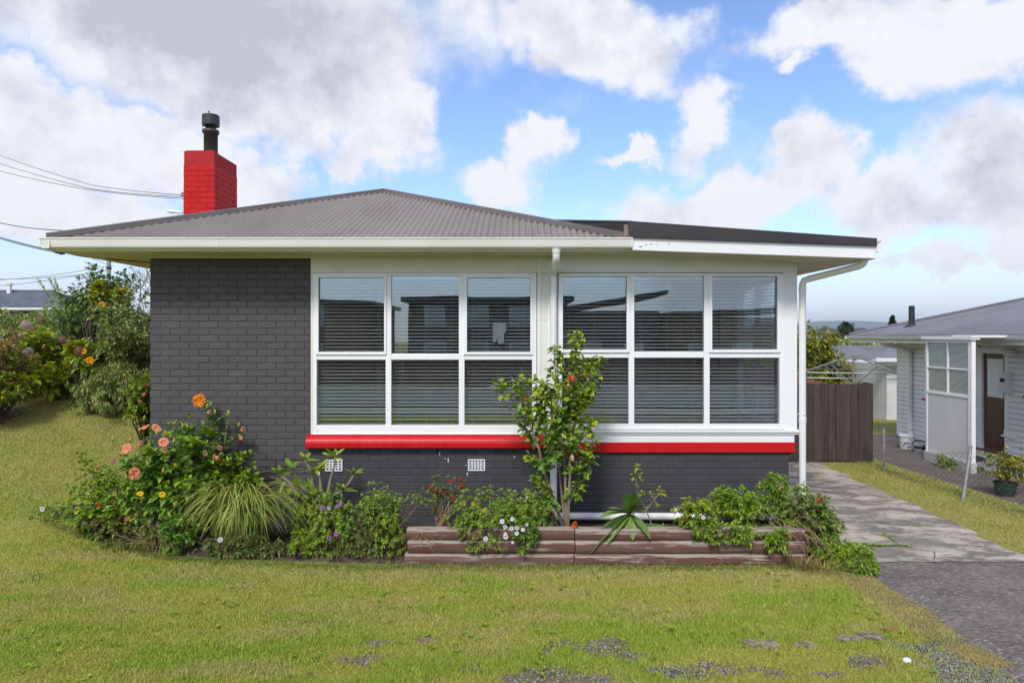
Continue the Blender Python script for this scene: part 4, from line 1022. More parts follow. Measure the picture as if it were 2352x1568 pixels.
# ---- chimney
ch = part('chimney', house); CX0, CX1, CY0, CY1 = -5.245, -4.75, 2.40, 3.30
b = MB(); b.box(CX0+.006, CX1-.006, CY0+.006, CY1-.006, -.2, 5.40)
b.prism([(CX0+.02, 5.385), (CX1-.02, 5.385), (CX1-.05, 5.42), (CX0+.05, 5.42)], CY0+.02, CY1-.02)
b.build('chimney_core', M['red_joint'], ch)
def rbrick(x0, x1, y0, y1, z0, z1):
    k = ('red', round(x1-x0, 3), round(y1-y0, 3), round(z1-z0, 3), random.randrange(2))
    if k not in BR:
        q = MB(); a, c, e = (x1-x0)/2, (y1-y0)/2, (z1-z0)/2; q.box(-a, a, -c, c, -e, e, .002); BR[k] = q.mesh('brick', M['red_brick'])
    link('brick', BR[k], ch, ((x0+x1)/2+random.uniform(-.0015, .0015), (y0+y1)/2, (z0+z1)/2))
J = .009; low = MB()
for r_ in range(60):
    z1_ = 5.175-r_*.0862; z0_ = z1_-.0862+J
    if z0_ < -.1: break
    vis = z1_ > 3.75; out = []
    if r_ % 2 == 0: fx = [(CX0, CX0+.243), (CX0+.252, CX1)]; sy = [CY0+.119, CY0+.36, CY0+.60, CY1]
    else: fx = [(CX0, CX0+.116), (CX0+.125, CX0+.370), (CX0+.379, CX1)]; sy = [CY0+.119, CY0+.24, CY0+.48, CY0+.72, CY1]
    for a, c in fx: out.append((a, c, CY0, CY0+.11))
    for a, c in zip(sy, sy[1:]): out.append((CX1-.11, CX1, a, c-J if c < CY1 else c))
    for o_ in out:
        if vis: rbrick(o_[0], o_[1], o_[2], o_[3], z0_, z1_)
        else: low.box(*o_, z0_, z1_)
    if r_ < 30: low.box(CX0, CX0+.1, CY0+.119, CY1, z0_, z1_)
for x0 in np.arange(CX0+.014, CX1-.05, .118): rbrick(x0, min(x0+.109, CX1-.012), CY0+.012, CY0+.11, 5.184, 5.412)
for y0 in np.arange(CY0+.119, CY1-.05, .086): rbrick(CX1-.11, CX1-.012, y0, min(y0+.078, CY1-.012), 5.184, 5.412-.03*(y0-CY0)/.9)
tag(low.build('brickwork', M['red_brick'], ch), kind='stuff')
fl = part('flue', house); fc = (-4.985, 2.80, 0)
b = MB(); b.lathe([(.11, 5.38), (.11, 5.795), (.13, 5.80), (.133, 5.825), (.128, 5.855), (.08, 5.865), (.075, 5.95)], fc, 24); b.build('flue_pipe', M['flue'], fl, smooth=True)
b = MB(); b.lathe([(.075, 5.935), (.135, 5.925), (.138, 5.945), (.138, 6.085), (.132, 6.10), (.04, 6.108), (0, 6.11)], fc, 24); b.tube([(-4.99, 2.75, 6.10), (-5.0, 2.75, 6.16), (-4.98, 2.75, 6.15)], .01, 5); b.build('cowl', M['flue'], fl)
b = MB(); b.tube([(-5.07, 2.70, 5.93), (-5.08, 2.69, 5.80)], .004, 4); b.tube([(-4.88, 2.70, 5.93), (-4.87, 2.69, 5.80)], .004, 4); b.build('stay_wire', M['wire'], fl)
# cable bracket low on the chimney
b = MB(); b.box(CX0-.07, CX0, 2.44, 2.50, 4.70, 4.735); b.tube([(CX0-.05, 2.47, 4.735), (CX0-.05, 2.47, 4.76)], .02, 6); b.build('cable_bracket', M['grey_steel'], ch)

b = MB()
for u, v, w_, h_ in ((1472, 566, 9, 3), (1484, 562, 5, 2), (1496, 561, 7, 2), (1510, 561, 4, 2), (1536, 560, 4, 3)):
    p = at(u, v, 7.866); k_ = .0026; b.prism([(p.x-w_*k_, p.z-h_*k_), (p.x+w_*k_*.6, p.z-h_*k_*.8), (p.x+w_*k_, p.z+h_*k_*.5), (p.x-w_*k_*.3, p.z+h_*k_)], -.6345, -.6325)
b.build('peeled_paint', M['stone'], house)

# ================================================================ GARDEN BED
# timber sleepers, three high, with a joint
def timber_mat():
    m, T, out = base_mat('weathered_stained_timber')
    pos = T.n('ShaderNodeNewGeometry').outputs['Position']
    p = T.n('ShaderNodeVectorMath', {0: pos, 1: (1.1, 14, 14)}, operation='MULTIPLY').outputs[0]
    n1 = T.n('ShaderNodeTexNoise', {'Vector': p, 'Scale': 1.6, 'Detail': 8.0, 'Roughness': .68})
    p2 = T.n('ShaderNodeVectorMath', {0: pos, 1: (1, 40, 40)}, operation='MULTIPLY').outputs[0]
    n2 = T.n('ShaderNodeTexNoise', {'Vector': p2, 'Scale': 2.0, 'Detail': 6.0})
    a = T.n('ShaderNodeAttribute', attribute_name='wear').outputs['Fac']
    oi = T.n('ShaderNodeObjectInfo').outputs['Random']
    red = T.mix(n2.outputs[0], (.080, .028, .020), (.15, .068, .050))
    red = T.mix(T.m('MULTIPLY', oi, .5), red, (.16, .11, .085))
    pale = T.mix(n2.outputs[0], (.20, .16, .125), (.42, .37, .32))
    w = T.smooth(T.m('ADD', T.m('MULTIPLY', n1.outputs[0], 4.2), T.m('MULTIPLY', a, .70)), 2.42, 2.75)
    c = T.mix(w, red, pale)
    b = T.n('ShaderNodeBump', {'Height': n1.outputs[0], 'Strength': .7, 'Distance': .012})
    bs = T.n('ShaderNodeBsdfPrincipled', {'Base Color': c, 'Roughness': .85, 'Normal': b.outputs[0]})
    T.t.links.new(bs.outputs[0], out.inputs[0]); return m
M['timber'] = timber_mat()
bw = thing('timber_edging', (1, -1.2, 0), 'low retaining edge of three stacked weathered red brown sleepers in front of the bed', 'garden edging')
YF = -1.20
def sleeper(x0, x1, z0, z1, yo):
    nx = max(4, int((x1-x0)/.06)); prof = [(.10, 0), (.012, 0), (.0, .014), (-.006, .04), (-.006, .09), (.002, .112), (.022, .124), (.10, .126)]
    h = (z1-z0)/.126; V = []; wr_ = []
    for i in range(nx+1):
        x = x0+(x1-x0)*i/nx
        for k, (yy, zz) in enumerate(prof):
            w_ = .010*(noise.noise(Vector((x*2.2, zz*30, z0*9)))); V.append((x+(.006*noise.noise(Vector((zz*40, z0*5, x)))), YF+yo+yy+w_, z0+zz*h+.006*noise.noise(Vector((x*1.5, 3.1, z0*7)))))
            wr_.append([0, 0, .0, .1, .3, .95, 1, 1][k])
    n_ = len(prof); Fc = [(i*n_+k, (i+1)*n_+k, (i+1)*n_+k+1, i*n_+k+1) for i in range(nx) for k in range(n_-1)]
    o = np_mesh('sleeper', V, Fc, M['timber'], bw, smooth=True)
    e = MB(); e.add([V[k] for k in range(n_)], [tuple(range(n_))]); e.add([V[nx*n_+k] for k in range(n_)], [tuple(range(n_-1, -1, -1))])
    a = o.data.attributes.new('wear', 'FLOAT', 'POINT'); a.data.foreach_set('value', np.array(wr_, np.float32))
    return o
for z0, z1, yo, j in ((.262, .386, .02, 0), (.122, .260, .008, .004), (-.015, .120, -.004, -.006)):
    sleeper(-1.13+j*3, .665+j, z0, z1, yo); sleeper(.675+j, 3.14, z0, z1, yo-.004)
b = MB(); b.box(3.135, 3.145, YF+.02, YF+.10, 0, .38); b.box(.655, .685, YF+.05, YF+.1, 0, .38); b.build('end_cap', M['bark_dark'], bw)
b = MB()
for a, c in ((3.30, -1.1),): b.box(a, a+.035, c, c+1.1, -.02, .10)
b.build('side_board', M['bark_dark'], bw)

# ---------------------------------------------------------------- plants
def dworld(u, v, d): return np.array(at(u, v, d))
def plant(name, base, label, cat, group=None): return thing(name, base, label, cat, group)
def bush(name, label, cat, base, c, r, n, k, L, W, m, stems=14, smat='twig', lump=.3, shell=2.3, seed=0, up=.5, spread=1.0, under=None, sr=.006, group=None, minz=None, **kw):
    """base: ground point; c, r: centre and radii of the crown; n twigs with k leaves each"""
    t = plant(name, base, label, cat, group)
    n = int(n*1.9)
    p, d = crown_pts(n, c, r, lump, shell, seed)
    lo = (minz if minz is not None else base[2]+.02)
    p[:, 2] = np.maximum(p[:, 2], lo+rng.random(n)*.05)
    p[:, 1] = np.minimum(p[:, 1], -.03) if base[1] < 0 and base[1] > -2 and -4.5 < base[0] < 3.4 else p[:, 1]
    A = d*np.array((1, 1, .8))+np.array((0, -.15, up))
    f = Fol(); f.add(*whorls(p, A, k, L, W, spread, **kw)); f.build('foliage', LF[m], t)
    if under:      # dead leaves and bare sprigs low down inside
        q, dd = crown_pts(int(n*.35), np.array(c)-np.array((0, 0, r[2]*.45)), np.array(r)*np.array((.85, .9, .5)), .2, 1.5, seed+5)
        q[:, 2] = np.maximum(q[:, 2], lo); f = Fol(); f.add(*whorls(q, dd+np.array((0, 0, .2)), k, L*.9, W*.6, 1.1)); f.build('dead_leaves', LF[under], t)
    b = MB(); stems_to(b, base, p, stems, sr); b.build('stem', M[smat], t)
    return t, p
def rr(a, c): return random.uniform(a, c)

# A: peach hibiscus on the far left of the bed
base = (-3.95, -.35, .12)
t, P = bush('hibiscus_bush', 'broad hibiscus bush with peach and salmon flowers and yellow buds, left of the house corner', 'hibiscus', base,
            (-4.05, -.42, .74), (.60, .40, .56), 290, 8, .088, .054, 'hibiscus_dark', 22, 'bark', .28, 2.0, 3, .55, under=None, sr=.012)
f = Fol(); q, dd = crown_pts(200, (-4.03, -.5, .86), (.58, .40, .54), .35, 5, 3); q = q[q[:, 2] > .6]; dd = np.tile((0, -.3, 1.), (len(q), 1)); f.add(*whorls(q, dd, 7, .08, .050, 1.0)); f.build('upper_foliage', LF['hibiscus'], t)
for x, y, s, k, fc in ((957, 552, 75, 'peach', (-.3, -1, .2)), (1232, 505, 68, 'peach', (.1, -1, .6)), (1055, 520, 52, 'salmon', (0, -.5, 1)), (1243, 572, 52, 'salmon', (.2, -.7, .5)), (1085, 400, 75, 'peach', (-.6, -.4, 1)),
                       (1175, 400, 68, 'peach', (.7, -.3, .9)), (1007, 740, 85, 'peach', (.9, -.5, .4)), (960, 1080, 46, 'salmon', (0, -1, .4))):
    d = 7.42 if y < 600 else 7.32
    flower(k, z2(x, y, d), s*.3052/F*d*1.05, t, fc)
for x, y in ((1087, 318), (848, 478), (982, 485), (1015, 608), (1178, 430), (1310, 490), (1110, 660), (1228, 715), (950, 768), (1278, 1050)):
    flower('bud', z2(x, y, 7.5), .065, t, (rr(-.3, .3), -.2, 1), 'bud')
for x, y in ((1055, 892), (1222, 897)): flower('yellow', z2(x, y, 7.4), .065, t, (.2, -.8, .6))
# B: orange hibiscus against the wall
base = (-3.35, -.25, .15)
t, P = bush('hibiscus_bush', 'upright hibiscus against the dark wall with one large orange bloom at its top', 'hibiscus', base,
            (-3.42, -.34, .70), (.36, .24, .36), 95, 8, .085, .054, 'hibiscus', 10, 'bark', .25, 2.3, 9, .6, sr=.012)
f = Fol(); b = MB()
for path in ([(1600, 600), (1610, 440), (1570, 330), (1560, 230)], [(1690, 560), (1700, 430), (1725, 290)], [(1690, 560), (1750, 480), (1825, 430)], [(1420, 560), (1415, 450), (1385, 380)], [(1440, 560), (1450, 460), (1445, 385)],
             [(1700, 640), (1760, 600), (1830, 690)], [(1560, 560), (1540, 460), (1520, 400)], [(1620, 560), (1640, 460), (1610, 330)], [(1640, 560), (1600, 420), (1580, 250), (1560, 210)], [(1530, 600), (1500, 500), (1430, 420)]):
    w_ = [z2(x, y, 8.2+.06*i) for i, (x, y) in enumerate(path)]; b.tube(w_, [.009-.0018*i for i in range(len(w_))], 5)
    C = []
    for a, c in zip(w_, w_[1:]):
        for q_ in range(4): C.append(a.lerp(c, q_/4+.1)+Vector((rr(-.03, .03), rr(-.04, .02), 0)))
    C.append(w_[-1]); f.add(*whorls(np.array(C), np.tile((0, -.15, 1.), (len(C), 1)), 6, .072, .044, 1.15))
f.build('shoot_leaves', LF['hibiscus_dark'], t); b.build('shoot', M['bark'], t)
flower('orange', z2(1503, 190, 8.1), .155, t, (0, -1, .12), label='large open orange hibiscus bloom')
b = MB(); b.tube([z2(1560, 230, 8.2), z2(1515, 215, 8.14)], .006, 5); b.build('flower_stalk', M['green_stem'], t)
for x, y, s, k in ((1572, 280, 36, 'pinkbud'), (1530, 355, 22, 'pinkbud'), (1828, 410, 44, 'salmon'), (1813, 472, 42, 'salmon'), (1655, 550, 46, 'pinkbud'), (1547, 595, 42, 'pinkbud'), (1630, 622, 46, 'salmon')):
    flower(k, z2(x, y, 7.85), s*.3052/F*7.85*1.2, t, (rr(-.4, .4), -.7, .7))
for x, y in ((1560, 230), (1617, 272), (1720, 280), (1558, 502), (1797, 370), (1712, 628), (1408, 378), (1375, 378)): flower('bud', z2(x, y, 7.85), .065, t, (rr(-.3, .3), -.2, 1), 'bud')
# C: light green leafy plants at the far left end
t, P = bush('leafy_shrub', 'tall narrow light green shrub at the far left end of the bed', 'shrub', (-5.05, -.12, .22), (-5.02, -.15, .52), (.34, .28, .40), 190, 9, .042, .030, 'bright', 14, 'green_stem', .35, 2.2, 4, .5)
f = Fol(); C = []
for i in range(26): s = i/25; C.append(np.array(z2(640+30*math.sin(i), 720-110*s, 8.2))+rng.normal(size=3)*.035)
f.add(*whorls(np.array(C), np.tile((0, 0, 1.), (26, 1)), 9, .042, .03, 1.0)); f.build('upper_foliage', LF['bright'], t)
t, P = bush('leafy_shrub', 'low round leaved geranium with one scarlet head, in front of the narrow shrub', 'geranium', (-4.75, -.45, .12), (-4.75, -.48, .36), (.42, .22, .26), 120, 7, .05, .05, 'bright', 12, 'green_stem', .35, 2.2, 6, .5, under='deadleaf')
flower('red', z2(748, 975, 7.9), .085, t, (0, -1, .4)); flower('red', z2(735, 700, 8.1), .045, t, (0, -1, .4)); flower('magenta', z2(853, 650, 8.0), .07, t, (0, -1, .3))
t, P = bush('trailing_plant', 'small leafy plant at the left tip of the bed with a single white daisy', 'daisy plant', (-5.55, -.15, .16), (-5.5, -.18, .26), (.34, .20, .17), 90, 8, .04, .022, 'daisyleaf', 8, 'green_stem', .3, 2.2, 8, .5, under='weed')
flower('white', z2(318, 1008, 8.15), .07, t, (.1, -1, .3))
b = MB(); b.tube([z2(300, 1025, 8.15), z2(262, 1070, 8.1), z2(225, 1105, 8.1)], .0025, 4); b.build('stalk', M['twig'], t)
# undergrowth under the hibiscus
t, P = bush('undergrowth', 'dense dark undergrowth with brown stems below the peach hibiscus', 'ground cover', (-3.9, -.7, .06), (-3.9, -.62, .22), (1.05, .26, .24), 260, 7, .05, .022, 'weed', 20, 'twig', .2, 2.0, 12, .4, under='deadleaf')
t, P = bush('leafy_shrub', 'dark crinkled leaf plant low in the bed under a salmon flower', 'shrub', (-3.72, -.88, .04), (-3.72, -.86, .24), (.22, .16, .20), 60, 8, .06, .036, 'hibiscus_dark', 6, 'green_stem', .2, 2.2, 13, .4)
def grass(name, label, cat, base, n, L, W, droop, spread, m, rad=.1, az=None, group=None, fan=None):
    t = plant(name, base, label, cat, group)
    a = rng.random(n)*6.283 if az is None else rng.normal(az, fan or .9, n)
    rr_ = rad*np.sqrt(rng.random(n)); P = np.array(base)+np.stack([rr_*np.cos(a), rr_*np.sin(a)*.7, 0*a], 1)
    V, Fc = ribbons(P, a, L*(.45+.55*rng.random(n)), W*(.7+.6*rng.random(n)), droop*(.5+rng.random(n)*.7), 6, spread*(.1+.9*rng.random(n)))
    np_mesh('grass_blades', V, Fc, LF[m], t); return t
# D: lemongrass
base = (-3.08, -.74, .10)
t = plant('lemongrass', base, 'big drooping lemongrass clump with arching yellow green blades', 'ornamental grass')
for n, az0, sa, nm, L0 in ((300, None, 0, 'grass_blades', 1.45), (230, -1.35, 1.0, 'drooping_blades', 2.15)):
    a = rng.random(n)*6.283 if az0 is None else rng.normal(az0, sa, n)
    P_ = np.array(base)+rng.normal(size=(n, 3))*np.array((.10, .05, 0))
    V, Fc = ribbons(P_, a, L0*(.6+.4*rng.random(n)), .014*(.7+.6*rng.random(n)), .95+.25*rng.random(n), 9, .08+.26*rng.random(n), .15); np_mesh(nm, V, Fc, LF['lemongrass'], t)
flower('white', z2(1658, 1237, 7.3), .062, plant('daisy_plant', (-2.9, -1.05, .03), 'white daisy low at the foot of the lemongrass', 'daisy plant'), (0, -1, .5))
grass('weed_tuft', 'straw coloured grass stems hanging over the bed edge beneath the salmon flower', 'grass tuft', (-3.95, -.80, .10), 120, .42, .006, .9, .8, 'drygrass', .25)
grass('weed_tuft', 'thin green weeds along the left bed edge', 'grass tuft', (-4.6, -.62, .05), 160, .26, .006, .7, .7, 'weed', .6)
t, P = bush('undergrowth', 'low green and brown weeds in front of the lemongrass foot', 'ground cover', (-2.95, -1.0, .03), (-2.95, -.98, .12), (.62, .12, .13), 110, 7, .05, .02, 'weed', 12, 'twig', .2, 2.0, 33, .4, under='deadleaf')
t, P = bush('undergrowth', 'tangled brown and green weeds between the pale rosette and the daisy bushes', 'ground cover', (-1.8, -.98, .03), (-1.72, -.98, .14), (.62, .14, .15), 110, 7, .045, .018, 'weed', 14, 'twig', .2, 2.0, 34, .4, under='deadleaf')
# E: bright green whorled plant
t, P = bush('succulent_shrub', 'bright green rosette shrub between the lemongrass and the purple daisies', 'shrub', (-2.35, -.60, .12), (-2.37, -.58, .42), (.26, .24, .36), 130, 13, .042, .016, 'bright', 12, 'twig', .3, 2.6, 15, .6, spread=1.15)
t, P = bush('succulent_shrub', 'small pale rosette plant low on the bed edge right of the lemongrass', 'shrub', (-2.3, -1.02, .05), (-2.3, -1.0, .16), (.16, .12, .14), 50, 12, .04, .016, 'bright', 6, 'twig', .3, 2.6, 16, .6, under='deadleaf')
grass('weed_tuft', 'loose grass leaning over behind the bright rosette shrub', 'grass tuft', (-2.45, -.42, .12), 60, .75, .009, .8, .5, 'lemongrass', .18)
# F: frangipani with bare stalks and long leaves, each leaf a part
def leaf_mesh(key, L, W, m, bend=.25, fold=.18, n=5, tipw=.0):
    if key in BR: return BR[key]
    q = MB(); vs = []
    for i in range(n+1):
        s = i/n; w_ = W*.5*math.sin(math.pi*min(1, s*.93+.05))**.8 if i < n else 0.002
        z = -bend*L*s*s
        for sg in (-1, 0, 1): vs.append((sg*w_, s*L*(1-.1*bend*s), z+(abs(sg)*fold*w_)))
    q.add(vs, [(i*3+j, i*3+j+1, i*3+j+4, i*3+j+3) for i in range(n) for j in (0, 1)])
    BR[key] = q.mesh('leaf', m, smooth=True); return BR[key]
def put_leaf(parent, key, p, az, el, sc=1.0, roll=0, name='leaf'):
    return link(name, BR[key], parent, p, (el, roll, az), (sc,)*3)
def objleaf(name, cols, trans=.15, rough=.4):
    m, T, out = base_mat(name); oi = T.n('ShaderNodeObjectInfo').outputs['Random']
    cr = T.n('ShaderNodeValToRGB', {0: oi}); el = cr.color_ramp.elements
    while len(el) < len(cols): el.new(.5)
    for i, c in enumerate(cols): el[i].position = i/(len(cols)-1); el[i].color = (*c, 1)
    bs = T.n('ShaderNodeBsdfPrincipled', {'Base Color': cr.outputs[0], 'Roughness': rough}); tr = T.n('ShaderNodeBsdfTranslucent', {'Color': cr.outputs[0]})
    mx = T.n('ShaderNodeMixShader', {0: trans, 1: bs.outputs[0], 2: tr.outputs[0]}); T.t.links.new(mx.outputs[0], out.inputs[0]); return m
fr_m = objleaf('frangipani_leaf', [(.13, .24, .02), (.22, .33, .025), (.32, .38, .04)]); ag_m = objleaf('broad_strap_leaf', [(.13, .24, .045), (.20, .32, .06), (.26, .36, .08)])
leaf_mesh('frang', .155, .046, fr_m); leaf_mesh('agave', .40, .13, ag_m, .30, .22, 8)
t = plant('frangipani', (-2.0, -.3, .12), 'frangipani with bare grey stalks and long pointed yellow green leaves below the left air vent', 'frangipani')
b = MB()
stk = [[(40, 950), (-60, 830), (-150, 740)], [(130, 985), (90, 900), (20, 850), (-60, 700)], [(150, 960), (95, 820), (85, 720), (40, 640)], [(185, 930), (155, 850), (150, 760), (120, 700)], [(200, 935), (230, 780), (265, 660), (258, 610)],
       [(200, 935), (260, 900), (330, 860)], [(340, 850), (375, 800), (405, 750)], [(60, 930), (-20, 870), (-80, 900)]]
for s_ in stk:
    w_ = [z3(x, y, 7.95) for x, y in s_]; b.tube(w_, [.019-.003*i for i in range(len(w_))], 7)
    e = w_[-1]
    for k in range(random.randint(8, 11)):
        az = k*2.4+rr(-.3, .3); put_leaf(t, 'frang', e+Vector((0, 0, rr(-.04, .01))), az, R(rr(5, 62)), rr(.75, 1.25), R(rr(-20, 20)))
b.tube([z3(130, 985, 7.95), Vector((-2.0, -.4, .1))], .022, 7); b.tube([z3(200, 935, 7.95), Vector((-1.95, -.4, .1))], .022, 7)
b.build('stalk', M['bark'], t)
for x, y in ((10, 950), (20, 1000), (-10, 900), (-100, 940), (60, 770), (-40, 760), (-110, 800), (-160, 860)):
    put_leaf(t, 'frang', z3(x, y, 7.85), rr(0, 6.28), R(rr(-70, -20)), rr(.9, 1.3))
# G: purple daisy bush
def daisy_bush(name, label, base, c, r, n, seed, m='daisyleaf', under=None, L=.040, W=.017, k=11):
    return bush(name, label, 'daisy bush', base, c, r, n, k, L, W, m, 14, 'twig', .28, 2.6, seed, .6, under=under, spread=1.1)
t, P = daisy_bush('daisy_bush', 'rounded green daisy bush carrying purple flowers, below the frangipani', (-1.95, -.85, .03), (-1.98, -.86, .34), (.30, .26, .36), 220, 21)
for x, y, s, k in ((168, 1002, 46, 'purple'), (295, 973, 46, 'purple'), (217, 1000, 32, 'lilac'), (272, 1192, 44, 'purple'), (220, 1222, 48, 'purple')):
    flower(k, z3(x, y, 7.42 if y > 1100 else 7.5), s*.3052/F*7.45, t, (0, -1, .5))
# H: mixed bush
t, P = daisy_bush('mixed_bush', 'ragged green bush with olive lower leaves left of the sleepers', (-1.42, -.85, .03), (-1.45, -.86, .50), (.27, .24, .28), 200, 22, 'daisyleaf', 'deadleaf')
p2, d2 = crown_pts(110, (-1.63, -1.05, .22), (.24, .18, .20), .25, 2.2, 4); f = Fol(); f.add(*whorls(p2, d2+np.array((0, -.2, .4)), 10, .036, .013, 1.1)); f.build('olive_foliage', LF['olive'], t)
p2, d2 = crown_pts(110, (-1.33, -1.05, .24), (.20, .17, .24), .25, 2.2, 5); f = Fol(); f.add(*whorls(p2, d2+np.array((0, -.2, .4)), 10, .04, .017, 1.1)); f.build('lower_foliage', LF['bright'], t)
p2, d2 = crown_pts(30, (-1.05, -.75, .62), (.20, .12, .08), .25, 2.2, 5); f = Fol(); f.add(*whorls(p2, d2+np.array((0, 0, .8)), 9, .036, .013, 1.1)); f.build('side_foliage', LF['daisyleaf'], t)
b = MB(); stems_to(b, (-1.35, -.8, .2), p2, 8, .004); b.build('side_stem', M['twig'], t)
grass('weed_tuft', 'dry brown stalks spilling over the left end of the sleepers', 'grass tuft', (-1.02, -1.02, .25), 60, .34, .005, 1.2, .9, 'drygrass', .12, -1.2)
# I: red geranium with bare woody stems
t = plant('red_geranium', (-.65, -.6, .14), 'leggy geranium with bare brown stems and red flower heads under the middle air vent', 'geranium')
b = MB(); tops = []
for pth in ([(1040, 1150), (1015, 1050), (1010, 960)], [(1040, 1150), (1060, 1040), (1040, 950), (1000, 870)], [(1045, 1150), (1075, 1020), (1065, 930), (1068, 880)], [(1045, 1150), (1100, 1010), (1140, 920), (1130, 800)],
            [(1045, 1150), (1110, 1030), (1180, 940), (1210, 830)], [(1040, 1150), (1050, 1060), (1010, 900), (1010, 790)], [(1045, 1150), (1120, 1040), (1120, 950), (1090, 840)], [(1045, 1150), (1090, 1080), (1155, 1000), (1190, 900)]):
    w_ = [z3(x, y, 7.9+.02*i) for i, (x, y) in enumerate(pth)]; b.tube(w_, [.011, .009, .007, .004][:len(w_)], 6); tops += [w_[-1], w_[-1].lerp(w_[-2], .4), w_[-1].lerp(w_[-2], .75)]
b.build('stem', M['twig'], t)
C = np.repeat(np.array([tuple(q) for q in tops]), 4, 0)+rng.normal(size=(len(tops)*4, 3))*.035; f = Fol(); f.add(*whorls(C, np.tile((0, -.2, 1.), (len(C), 1)), 7, .036, .032, 1.2)); f.build('foliage', LF['weed'], t)
for x, y, s in ((975, 828, 26), (1003, 868, 26), (1068, 880, 34), (1133, 797, 30), (1210, 785, 34), (1225, 832, 44), (1180, 842, 18), (1152, 930, 30)):
    flower('red', z3(x, y, 7.85), s*.0017, t, (rr(-.3, .3), -1, .4))
# J: two-part daisy bush with white and yellow flowers
t, P = daisy_bush('daisy_bush', 'wide dense daisy bush hanging over the sleepers with white and yellow flowers', (-.35, -.95, .15), (-.33, -1.03, .40), (.42, .30, .38), 330, 24)
p2, d2 = crown_pts(420, (.18, -.85, .50), (.38, .26, .22), .3, 2.6, 6); f = Fol(); f.add(*whorls(p2, d2+np.array((0, -.1, .7)), 11, .05, .018, 1.1)); f.build('right_foliage', LF['daisyleaf'], t)
p2, d2 = crown_pts(110, (.17, -1.24, .36), (.16, .10, .17), .3, 2.6, 6); f = Fol(); f.add(*whorls(p2, d2+np.array((0, -.1, .7)), 10, .04, .015, 1.1)); f.build('hanging_foliage', LF['hibiscus_dark'], t)
for x, y, s in ((1232, 968, 26), (1305, 968, 28), (1395, 1015, 32)): flower('yellow', z3(x, y, 7.4), s*.0016, t, (0, -1, .5))
for x, y, s in ((1522, 1100, 42), (1597, 1083, 34), (1543, 1140, 36), (1592, 1152, 34), (1633, 1150, 34), (1678, 1162, 34), (1706, 1122, 30), (1632, 1190, 36), (1548, 1215, 42), (1545, 1195, 30), (1398, 1230, 40), (1710, 920, 20), (1600, 1258, 24)):
    d = 7.1 if y > 1050 else 7.5; flower('white', z3(x, y, d), s*.3052/F*d*1.05, t, (rr(-.3, .3), -1, rr(.2, .8)))
# K: young hibiscus tree in front of the downpipe
t = plant('hibiscus_tree', (.42, -.62, .15), 'tall multi stemmed hibiscus tree in front of the central downpipe with a few orange flowers', 'hibiscus')
paths = [([(655, 1500), (570, 1260), (500, 1050), (470, 900), (420, 820), (330, 730), (205, 530), (190, 420)], 7.75, .022, (.93, 1)),
         ([(460, 880), (400, 720), (340, 600), (330, 400)], 7.72, .009, (.35, 1)), ([(450, 820), (500, 650), (440, 400)], 7.8, .009, (.2, 1)), ([(470, 900), (390, 780), (350, 730)], 7.8, .007, (.2, 1)),
         ([(665, 1490), (640, 1250), (625, 1100), (580, 800), (560, 600), (595, 400), (585, 170)], 7.85, .017, (.42, 1)), ([(675, 1490), (665, 1100), (650, 900), (670, 700), (720, 550), (745, 300), (745, 70)], 7.75, .019, (.5, 1)),
         ([(685, 1490), (700, 1100), (700, 950), (740, 700), (820, 500), (900, 330), (925, 260)], 7.7, .017, (.42, 1)), ([(690, 1330), (740, 1200), (790, 1140)], 7.7, .008, (.35, 1)), ([(700, 1000), (830, 1030), (850, 920), (880, 820)], 7.68, .008, (.3, 1)),
         ([(560, 1250), (500, 1200), (450, 1130)], 7.7, .006, (.2, 1)), ([(670, 880), (800, 800), (860, 700)], 7.65, .007, (.35, 1)), ([(640, 900), (600, 700), (640, 520)], 7.7, .009, (.2, 1)), ([(700, 700), (800, 560), (850, 420)], 7.65, .008, (.2, 1)),
         ([(500, 1050), (440, 990), (400, 960)], 7.7, .005, (.5, 1)), ([(690, 1100), (760, 1040), (800, 1080)], 7.68, .006, (.2, 1)), ([(640, 1000), (560, 960), (540, 1050)], 7.65, .006, (.2, 1)), ([(560, 1250), (530, 1300), (520, 1270)], 7.7, .005, (.3, 1)),
         ([(470, 900), (480, 760), (500, 560), (520, 430)], 7.86, .008, (.3, 1)), ([(660, 950), (720, 860), (760, 900)], 7.6, .006, (.1, 1)), ([(620, 1050), (560, 860), (520, 780)], 7.66, .007, (.4, 1)), ([(560, 820), (620, 780), (660, 600)], 7.66, .007, (.1, 1)),
         ([(740, 600), (700, 480), (660, 430)], 7.66, .006, (.1, 1)), ([(740, 420), (830, 300), (860, 240)], 7.75, .006, (.3, 1))]
b = MB(); f1, f2 = Fol(), Fol()
